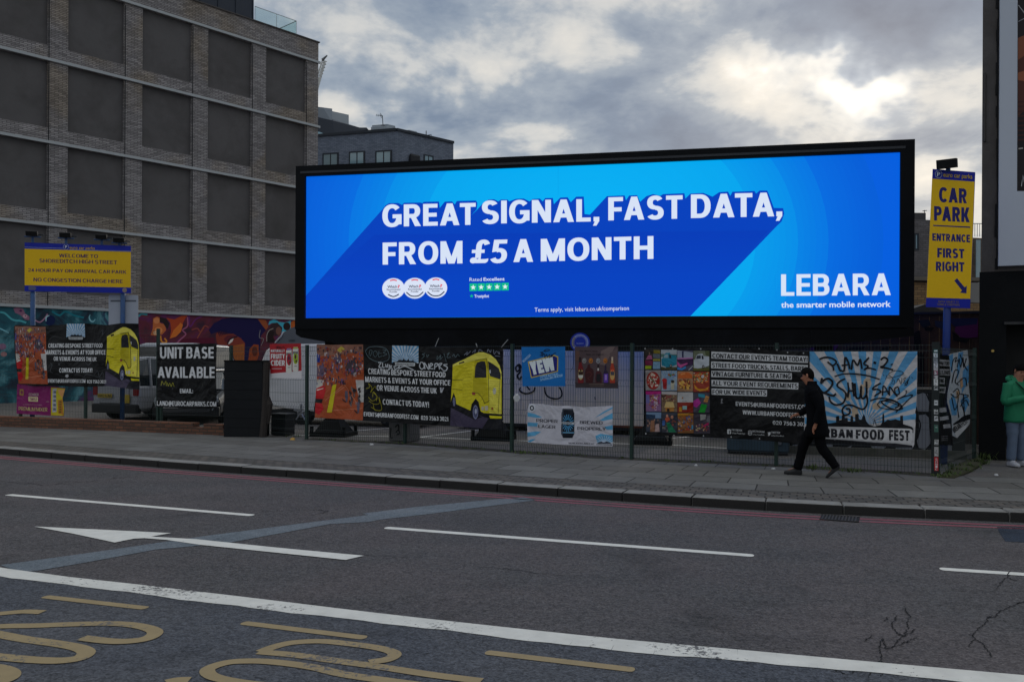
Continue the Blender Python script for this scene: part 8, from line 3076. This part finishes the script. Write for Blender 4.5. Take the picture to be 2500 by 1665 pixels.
def body_graph(J):
    """joint dictionary -> points and edges; hands carry five separate fingers"""
    pts, ed, idx = [], [], {}

    def add(k, p, r_):
        idx[k] = len(pts)
        pts.append((p, r_))
    for k, (p, r_) in J.items():
        add(k, Vector(p), r_)

    def e(a, b):
        ed.append((idx[a], idx[b]))
    for a, b in (('pelvis', 'waist'), ('waist', 'chest'), ('chest', 'neck'), ('neck', 'jaw'), ('jaw', 'head'), ('head', 'crown'), ('jaw', 'nose')):
        e(a, b)
    for s_ in 'lr':
        for a, b in (('chest', 'sho'), ('sho', 'elb'), ('elb', 'wri'), ('wri', 'palm')):
            e(a if a == 'chest' else a + s_, b + s_)
        for a, b in (('pelvis', 'hip'), ('hip', 'kne'), ('kne', 'ank'), ('ank', 'toe')):
            e(a if a == 'pelvis' else a + s_, b + s_)
        # five fingers
        pw, pp = Vector(J['wri' + s_][0]), Vector(J['palm' + s_][0])
        d_ = (pp - pw).normalized()
        side = d_.cross(Vector((0, 0, 1)))
        side = side.normalized() if side.length > 0.1 else Vector((1, 0, 0))
        cur = d_.cross(side).normalized()
        for k in range(4):
            o_ = (k - 1.5) * 0.019
            ln_ = (0.062, 0.074, 0.070, 0.054)[k]
            a_ = pp + side * o_ + d_ * 0.02
            add('f%s%d' % (s_, k), a_ + d_ * ln_ * 0.5, 0.0085)
            add('g%s%d' % (s_, k), a_ + d_ * ln_ * 0.85 + cur * 0.03, 0.0075)
            e('palm' + s_, 'f%s%d' % (s_, k))
            e('f%s%d' % (s_, k), 'g%s%d' % (s_, k))
        add('t' + s_, pw.lerp(pp, 0.75) - side * 0.04 + d_ * 0.01, 0.010)
        e('palm' + s_, 't' + s_)
    return pts, ed


def limb(mb, pts, rs, n=10, wr=0.006):
    q = smooth_pts(pts, 5)
    out = []
    m2 = len(q)
    for i in range(m2):
        x = i / (m2 - 1) * (len(rs) - 1)
        k = min(int(x), len(rs) - 2)
        out.append(rs[k] + (rs[k + 1] - rs[k]) * (x - k) + rnd.uniform(-wr, wr))
    mb.tube(q, out, n)


def torso(mb, rows, base, yaw, n=16):
    """rows: (z, centre x, centre y, half width, half depth)"""
    rings = []
    for z, cx, cy, a, b in rows:
        rings.append([place((cx + a * math.copysign(abs(math.cos(w)) ** 0.85, math.cos(w)), cy + b * math.sin(w), z + 0.006 * math.sin(5 * w + z * 20)), base, yaw) for w in (2 * math.pi * k / n for k in range(n))])
    mb.loft(rings)


def shoe(mb, heel, toe, w=0.048, h=0.10):
    d_ = (toe - heel)
    u = Vector((d_.x, d_.y, 0)).normalized()
    s_ = Vector((-u.y, u.x, 0))
    rows = [(-0.07, 0.7, 0.7), (-0.03, 0.95, 1.0), (0.05, 1.0, 1.0), (0.11, 1.02, 0.72), (0.17, 0.9, 0.55), (0.205, 0.5, 0.4)]
    L_ = d_.length
    rings = []
    for l, a, b in rows:
        c = heel + d_ * (l / 0.2)
        rings.append([c - s_ * w * a, c - s_ * w * a + Vector((0, 0, h * b * 0.6)), c - s_ * w * a * 0.55 + Vector((0, 0, h * b)), c + s_ * w * a * 0.55 + Vector((0, 0, h * b)), c + s_ * w * a + Vector((0, 0, h * b * 0.6)), c + s_ * w * a])
    mb.loft(rings)


def head_bits(root, hc, fwd, side, up, hair_m, r=0.094, cap_len=0.35):
    """hair shell, eyes, ears on a head centred at hc"""
    m_ = MB()
    rings = []
    for i in range(7):
        th = math.pi * (0.02 + 0.50 * i / 6)
        ring_ = []
        for k in range(16):
            ph_ = 2 * math.pi * k / 16
            front = max(0.0, math.cos(ph_))
            t2_ = th * (1.0 - 0.30 * front + 0.55 * max(0, -math.cos(ph_)) + rnd.uniform(-0.05, 0.05))
            rr = r * 1.06 * (1 + rnd.uniform(-0.05, 0.06))
            ring_.append(hc + up * (rr * 1.22 * math.cos(t2_)) + fwd * (rr * 1.05 * math.sin(t2_) * math.cos(ph_)) + side * (rr * 0.90 * math.sin(t2_) * math.sin(ph_)))
        rings.append(ring_)
    m_.loft(rings)
    m_.build('hair', hair_m, root, smooth=True)
    for sg_ in (-1, 1):
        m_ = MB()
        c = hc + fwd * r * 0.86 + side * sg_ * r * 0.36 + up * r * 0.05
        m_.tube([c - side * 0.012, c + side * 0.012], [0.007, 0.007], 6)
        m_.build('eye', M_HAIR, root)
        m_ = MB()
        c = hc + side * sg_ * r * 0.86 - up * r * 0.1 - fwd * r * 0.05
        m_.tube([c - up * 0.028, c, c + up * 0.03], [0.010, 0.016, 0.014], 6)
        m_.build('ear', M_SKIN, root)
    m_ = MB()
    c = hc + fwd * r * 0.84 - up * r * 0.62
    m_.tube([c - side * 0.022, c + fwd * 0.006, c + side * 0.022], [0.004, 0.007, 0.004], 6)
    m_.build('mouth', mat('lips', lin(120, 66, 60), 0.5), root)


def attach_all(root, names):
    for o_ in names:
        attach(o_, root)


# ---- man in the green jacket in the doorway, reading his phone (faces the street, -y in his own frame)
GB_ = G(2478, 1139, PZ)
GB_ = Vector((G(2481, 1137, PZ).x, G(2481, 1137, PZ).y, PZ))
YG = R(14)
J = {'pelvis': ((0, 0, 0.95), (0.13, 0.10)), 'waist': ((0, 0, 1.10), (0.12, 0.09)), 'chest': ((0, 0, 1.32), (0.14, 0.10)), 'neck': ((0, -0.015, 1.49), 0.052), 'jaw': ((0, -0.045, 1.565), 0.064), 'head': ((0, -0.06, 1.635), (0.080, 0.092)), 'crown': ((0, -0.035, 1.70), (0.07, 0.08)), 'nose': ((0, -0.150, 1.585), 0.012),
     'shol': ((0.17, 0, 1.41), 0.055), 'elbl': ((0.25, -0.04, 1.14), 0.042), 'wril': ((0.07, -0.25, 1.19), 0.028), 'palml': ((0.035, -0.30, 1.215), (0.034, 0.022)),
     'shor': ((-0.17, 0, 1.41), 0.055), 'elbr': ((-0.25, -0.02, 1.12), 0.042), 'wrir': ((-0.05, -0.24, 1.18), 0.028), 'palmr': ((-0.02, -0.30, 1.21), (0.034, 0.022)),
     'hipl': ((0.09, 0, 0.88), 0.085), 'knel': ((0.10, -0.01, 0.49), 0.056), 'ankl': ((0.12, 0.02, 0.09), 0.038), 'toel': ((0.16, -0.12, 0.035), 0.03),
     'hipr': ((-0.09, 0, 0.88), 0.085), 'kner': ((-0.10, -0.02, 0.49), 0.056), 'ankr': ((-0.11, 0.0, 0.09), 0.038), 'toer': ((-0.13, -0.15, 0.035), 0.03)}
JW = {k: (place(p, GB_, YG), r_) for k, (p, r_) in J.items()}
pts, ed = body_graph(JW)
man = skin_figure('person', pts, ed, M_SKIN)
tag(man, 'person in green jacket and jeans standing in the dark doorway looking down at a phone', 'person')
m_ = MB()
torso(m_, [(0.76, 0, 0.0, 0.215, 0.155), (0.80, 0, 0, 0.222, 0.162), (0.95, 0, 0, 0.212, 0.155), (1.10, 0, 0, 0.205, 0.150), (1.26, 0, 0, 0.215, 0.150), (1.38, 0, 0.005, 0.215, 0.135), (1.45, 0, 0.01, 0.165, 0.10), (1.49, 0, 0.01, 0.095, 0.082), (1.53, 0, 0.02, 0.092, 0.085)], GB_, YG)
for s_ in 'lr':
    q = [JW['sho' + s_][0] + Vector((0, 0, 0.005)), JW['sho' + s_][0].lerp(JW['elb' + s_][0], 0.5), JW['elb' + s_][0], JW['elb' + s_][0].lerp(JW['wri' + s_][0], 0.5), JW['wri' + s_][0]]
    limb(m_, q, [0.088, 0.080, 0.074, 0.064, 0.054], 12, 0.004)
jk = m_.build('jacket', M_GREEN, man, smooth=True)
m_ = MB()
hood = [place((0.11 * math.cos(w), 0.06 + 0.07 * math.sin(w), 1.49 + 0.035 * math.sin(w)), GB_, YG) for w in (math.pi * k / 8 - 0.3 for k in range(11))]
m_.tube(hood, 0.042, 8)
m_.build('hood', M_GREEN, jk, smooth=True)
m_ = MB()
m_.tube(smooth_pts([place(p, GB_, YG) for p in ((-0.12, -0.10, 1.46), (-0.02, -0.165, 1.33), (0.10, -0.165, 1.18), (0.2, -0.10, 1.0))], 5), 0.018, 6, squash=0.5)
m_.build('bag_strap', M_STRAP, man)
m_ = MB()
torso(m_, [(0.74, 0, 0, 0.17, 0.12), (0.86, 0, 0, 0.18, 0.125), (0.98, 0, 0, 0.17, 0.12)], GB_, YG)
for s_ in 'lr':
    h_, k_, a_ = JW['hip' + s_][0], JW['kne' + s_][0], JW['ank' + s_][0]
    limb(m_, [h_, h_.lerp(k_, 0.5), k_, k_.lerp(a_, 0.5), a_ + Vector((0, 0, 0.01))], [0.108, 0.098, 0.080, 0.076, 0.068], 12, 0.005)
m_.build('trousers', M_JEAN, man, smooth=True)
for s_ in 'lr':
    m_ = MB()
    a_, t_ = JW['ank' + s_][0].copy(), JW['toe' + s_][0].copy()
    a_.z = t_.z = PZ + 0.004
    shoe(m_, a_, a_ + (t_ - a_).normalized() * 0.2, 0.052, 0.105)
    m_.build('shoe', M_SHOE, man, bevel=0.012)
c_, s2 = math.cos(YG), math.sin(YG)
fw = Vector((s2, -c_, 0))
fw = (fw - Vector((0, 0, 0.55))).normalized()
sd_ = Vector((c_, s2, 0))
up_ = sd_.cross(fw).normalized()
if up_.z < 0:
    up_ = -up_
head_bits(man, JW['head'][0] + Vector((0, 0, 0.015)), fw, sd_, up_, M_HAIR)
ph_ = MB()
pc = (JW['palml'][0] + JW['palmr'][0]) / 2 + fw * 0.035 + Vector((0, 0, 0.05))
ph_.obox(pc - sd_ * 0.037 - up_ * 0.07, sd_ * 0.075, up_ * 0.15, fw * 0.009)
tag(ph_.build('phone', mat('phone_black', lin(10, 10, 12), 0.2), bevel=0.003), 'dark phone held in both hands by the person in green', 'phone')

# ---- dark-clothed person striding to the left along the pavement (walks towards -x)
WB = G(1990, 1163, PZ)
WB.z = PZ
YW = R(-24)
J = {'pelvis': ((0.02, 0, 0.90), (0.12, 0.10)), 'waist': ((0.0, 0, 1.05), (0.11, 0.09)), 'chest': ((-0.03, 0, 1.27), (0.13, 0.11)), 'neck': ((-0.07, 0, 1.42), 0.052), 'jaw': ((-0.105, 0, 1.485), 0.062), 'head': ((-0.125, 0, 1.56), (0.082, 0.088)), 'crown': ((-0.10, 0, 1.63), (0.07, 0.075)), 'nose': ((-0.225, 0, 1.525), 0.012),
     'shol': ((-0.03, 0.16, 1.335), 0.04), 'elbl': ((-0.08, 0.22, 1.07), 0.04), 'wril': ((-0.26, 0.16, 0.95), 0.028), 'palml': ((-0.32, 0.14, 0.93), (0.034, 0.022)),
     'shor': ((-0.03, -0.16, 1.335), 0.04), 'elbr': ((0.09, -0.22, 1.08), 0.04), 'wrir': ((0.03, -0.23, 0.84), 0.028), 'palmr': ((0.0, -0.23, 0.76), (0.034, 0.022)),
     'hipl': ((0.0, 0.085, 0.84), 0.085), 'knel': ((-0.18, 0.09, 0.47), 0.056), 'ankl': ((-0.27, 0.09, 0.10), 0.03), 'toel': ((-0.43, 0.10, 0.045), 0.02),
     'hipr': ((0.03, -0.085, 0.84), 0.085), 'kner': ((0.10, -0.09, 0.47), 0.056), 'ankr': ((0.31, -0.09, 0.17), 0.03), 'toer': ((0.20, -0.09, 0.06), 0.02)}
JW = {k: (place(p, WB, YW), r_) for k, (p, r_) in J.items()}
pts, ed = body_graph(JW)
wk = skin_figure('person', pts, ed, M_SKIN2)
tag(wk, 'person in dark coat and trousers striding left along the pavement past the sunray banner', 'person')
m_ = MB()
torso(m_, [(0.62, 0.03, 0.0, 0.175, 0.215), (0.70, 0.03, 0, 0.170, 0.210), (0.88, 0.02, 0, 0.150, 0.200), (1.05, 0.0, 0, 0.142, 0.195), (1.22, -0.02, 0, 0.148, 0.205), (1.32, -0.035, 0, 0.135, 0.21), (1.40, -0.05, 0, 0.10, 0.15), (1.44, -0.06, 0, 0.082, 0.09), (1.475, -0.06, 0, 0.080, 0.085)], WB, YW)
for s_ in 'lr':
    q = [JW['sho' + s_][0], JW['sho' + s_][0].lerp(JW['elb' + s_][0], 0.5), JW['elb' + s_][0], JW['elb' + s_][0].lerp(JW['wri' + s_][0], 0.5), JW['wri' + s_][0]]
    limb(m_, q, [0.082, 0.076, 0.068, 0.058, 0.050], 12, 0.004)
ck = m_.build('coat', M_COAT, wk, smooth=True)
m_ = MB()
torso(m_, [(0.70, 0.02, 0, 0.11, 0.15), (0.92, 0.02, 0, 0.12, 0.15)], WB, YW)
for s_ in 'lr':
    h_, k_, a_ = JW['hip' + s_][0], JW['kne' + s_][0], JW['ank' + s_][0]
    limb(m_, [h_, h_.lerp(k_, 0.5), k_, k_.lerp(a_, 0.5), a_], [0.105, 0.094, 0.078, 0.072, 0.066], 12, 0.005)
m_.build('trousers', M_TROU, wk, smooth=True)
for s_ in 'lr':
    m_ = MB()
    a_, t_ = JW['ank' + s_][0].copy(), JW['toe' + s_][0].copy()
    if s_ == 'l':
        a_.z = t_.z = PZ + 0.004
    else:
        a_.z, t_.z = PZ + 0.11, PZ + 0.012
    shoe(m_, a_, a_ + (t_ - a_).normalized() * 0.2, 0.048, 0.10)
    m_.build('shoe', mat('black_shoe', lin(14, 14, 16), 0.5), wk, bevel=0.012)
fw = (place((-1, 0, 0), Vector((0, 0, 0)), YW) - Vector((0, 0, 0.15))).normalized()
sd_ = place((0, 1, 0), Vector((0, 0, 0)), YW)
up_ = sd_.cross(fw).normalized()
if up_.z < 0:
    up_ = -up_
head_bits(wk, JW['head'][0] + Vector((0, 0, 0.012)), fw, sd_, up_, M_HAIR)

# ================================================================== SMALL THINGS
# drain grate in the gutter
ga, gb2 = G(2003, 1262, 0.006), G(2098, 1269, 0.006)
gd = (gb2 - ga).normalized()
gn = Vector((-gd.y, gd.x, 0))
gr = thing('drain_grate', 'black iron drain grate in the gutter breaking the red lines', 'drain', (ga + gb2) / 2)
GLn = (gb2 - ga).length
m_ = MB()
m_.obox(ga - gn * 0.16 - Vector((0, 0, 0.002)), gd * GLn, gn * 0.34, Vector((0, 0, 0.004)))
m_.build('pit', M_DARK, gr)
m_ = MB()
M_IRON = mat('worn_iron', lin(70, 66, 64), 0.6, 0.2, 20, metal=0.4)
for k in range(11):
    m_.obox(ga - gn * 0.15 + gd * (0.02 + k * (GLn - 0.05) / 10.5) + Vector((0, 0, 0.002)), gd * 0.018 + gn * 0.02, gn * 0.32, Vector((0, 0, 0.006)))
m_.obox(ga - gn * 0.165 + Vector((0, 0, 0.002)), gd * GLn, gn * 0.015, Vector((0, 0, 0.008)))
m_.obox(ga + gn * 0.175 + Vector((0, 0, 0.002)), gd * GLn, gn * 0.015, Vector((0, 0, 0.008)))
m_.build('grate', M_IRON, gr)


def scrap(px, py, size, m, label, name='litter', cat='litter'):
    c = G(px, py, PZ)
    m_ = MB()
    n = 7
    r0 = [c + Vector((size * math.cos(w) * rnd.uniform(0.6, 1.2), size * math.sin(w) * rnd.uniform(0.5, 1), 0.002)) for w in (2 * math.pi * k / n for k in range(n))]
    r1 = [c + (p - c) * rnd.uniform(0.5, 0.9) + Vector((0, 0, size * rnd.uniform(0.3, 0.8))) for p in r0]
    r2 = [c + (p - c) * 0.2 + Vector((0, 0, size * rnd.uniform(0.4, 0.9))) for p in r0]
    m_.loft([r0, r1, r2])
    tag(m_.build(name, m, origin=c), label, cat, kind='thing')


M_PAPER = mat('white_paper', lin(190, 190, 190), 0.8)
M_FOIL = mat('gold_foil', lin(190, 150, 80), 0.3, 0.3, 30, metal=0.6)
scrap(716, 1074, 0.07, M_FOIL, 'crumpled gold wrapper lying by the fence post right of the dark bin')
scrap(908, 1086, 0.045, M_PAPER, 'white paper scrap at the fence foot under the long van banner')
scrap(1699, 1137, 0.04, M_PAPER, 'white paper scrap on the paving below the sixteen food pictures')
scrap(1250, 978, 0.0, M_PAPER, 'x') if False else None
scrap(2432, 1161, 0.04, M_PAPER, 'white paper scrap on the paving in front of the green jacketed person')
scrap(1888, 1145, 0.035, M_PAPER, 'pale scrap at the fence foot beside the walking person')
# plastic wisp tied to the fence
c = fence_hit(1262) + Vector((0, -0.08, 0))
c.z = CAMZ - (978 - 882) / F * c.y
m_ = MB()
m_.loft([[c + Vector((dx_ * 0.9 * math.cos(w), 0.02 * math.sin(w), dx_ * 0.5 * math.sin(w) + 0.06 * k)) for w in (2 * math.pi * j / 7 for j in range(7))] for k, dx_ in enumerate((0.05, 0.08, 0.03))])
tag(m_.build('plastic_bag', M_PAPER), 'torn white plastic caught on the fence beside the lager banner', 'plastic bag')

# weeds and grass along the fence foot
M_LEAF = mat('weed_leaf', lin(70, 86, 40), 0.8, 0.35, 6)
m_ = MB()


def tuft(c, n, h, spread):
    for k in range(n):
        w = rnd.uniform(0, 2 * math.pi)
        b_ = c + Vector((rnd.gauss(0, spread), rnd.gauss(0, spread * 0.6), 0))
        tip = b_ + Vector((math.cos(w) * h * 0.6, math.sin(w) * h * 0.5, h * rnd.uniform(0.4, 1.1)))
        s_ = Vector((-math.sin(w), math.cos(w), 0)) * rnd.uniform(0.004, 0.012)
        mid_ = b_.lerp(tip, 0.55) + Vector((0, 0, h * 0.12))
        m_.face([b_ - s_ * 0.6, b_ + s_ * 0.6, mid_ + s_, mid_ - s_])
        m_.face([mid_ - s_, mid_ + s_, tip])


for i in range(len(FB) - 1):
    for k in range(26):
        p = FB[i].lerp(FB[i + 1], rnd.random()) + Vector((rnd.uniform(-0.05, 0.05), rnd.uniform(-0.14, 0.06), 0.004))
        tuft(p, rnd.randint(2, 5), rnd.uniform(0.02, 0.05), 0.03)
for px, py, n, h in ((1275, 1107, 26, 0.07), (1990, 1146, 40, 0.09), (2078, 1152, 40, 0.08), (1400, 1112, 14, 0.05), (720, 1066, 24, 0.06), (2320, 1160, 60, 0.08), (2345, 1152, 60, 0.09), (2370, 1143, 60, 0.1), (2392, 1133, 50, 0.12), (2300, 1164, 46, 0.06), (2330, 1140, 40, 0.08), (2405, 1122, 40, 0.16), (1740, 1128, 26, 0.05)):
    tuft(G(px, py, PZ), n, h, 0.09)
tag(m_.build('weeds', M_LEAF), 'small green weeds growing along the foot of the fence', None, None, 'stuff')
m_ = MB()
M_MOSS = mat('mossy_rubble', lin(66, 66, 44), 0.95, 0.4, 10, 0.8, 30, dirt=lin(60, 52, 44), dirt_amt=0.7, dscale=4)
hp = [G(x, y, PZ) for x, y in ((2288, 1166), (2330, 1168), (2370, 1152), (2410, 1128), (2396, 1118), (2360, 1124), (2310, 1148))]
ctr = sum(hp, Vector((0, 0, 0))) / len(hp)
m_.loft([hp, [ctr + (p - ctr) * 0.8 + Vector((0, 0, 0.015 + rnd.uniform(0, 0.03))) for p in hp], [ctr + (p - ctr) * 0.35 + Vector((0, 0, 0.05)) for p in hp]])
tag(m_.build('verge', M_MOSS, smooth=True), 'mossy earth heap at the corner of the fence', None, None, 'structure')

# ================================================================== tidy up
for o in list(bpy.data.objects):
    if o.type == 'MESH' and not o.data.polygons:
        bpy.data.objects.remove(o)

GROUPS = {'banner': 'banners hung on the street fence', 'poster': 'posters hung on the street fence', 'mesh_fence': 'green mesh fences round the car park', 'car_park_sign': 'yellow and blue car park signs',
          'litter': 'litter lying along the fence', 'cable_tie': 'cable tie ends on the fence top', 'parked_van': 'vehicles in the car park', 'parked_car': 'vehicles in the car park', 'food_van': 'vehicles in the car park', 'person': 'people on the pavement'}
for o in bpy.data.objects:
    k = o.name.split('.')[0]
    if o.parent is None and k in GROUPS and o.get('label'):
        o['group'] = GROUPS[k]
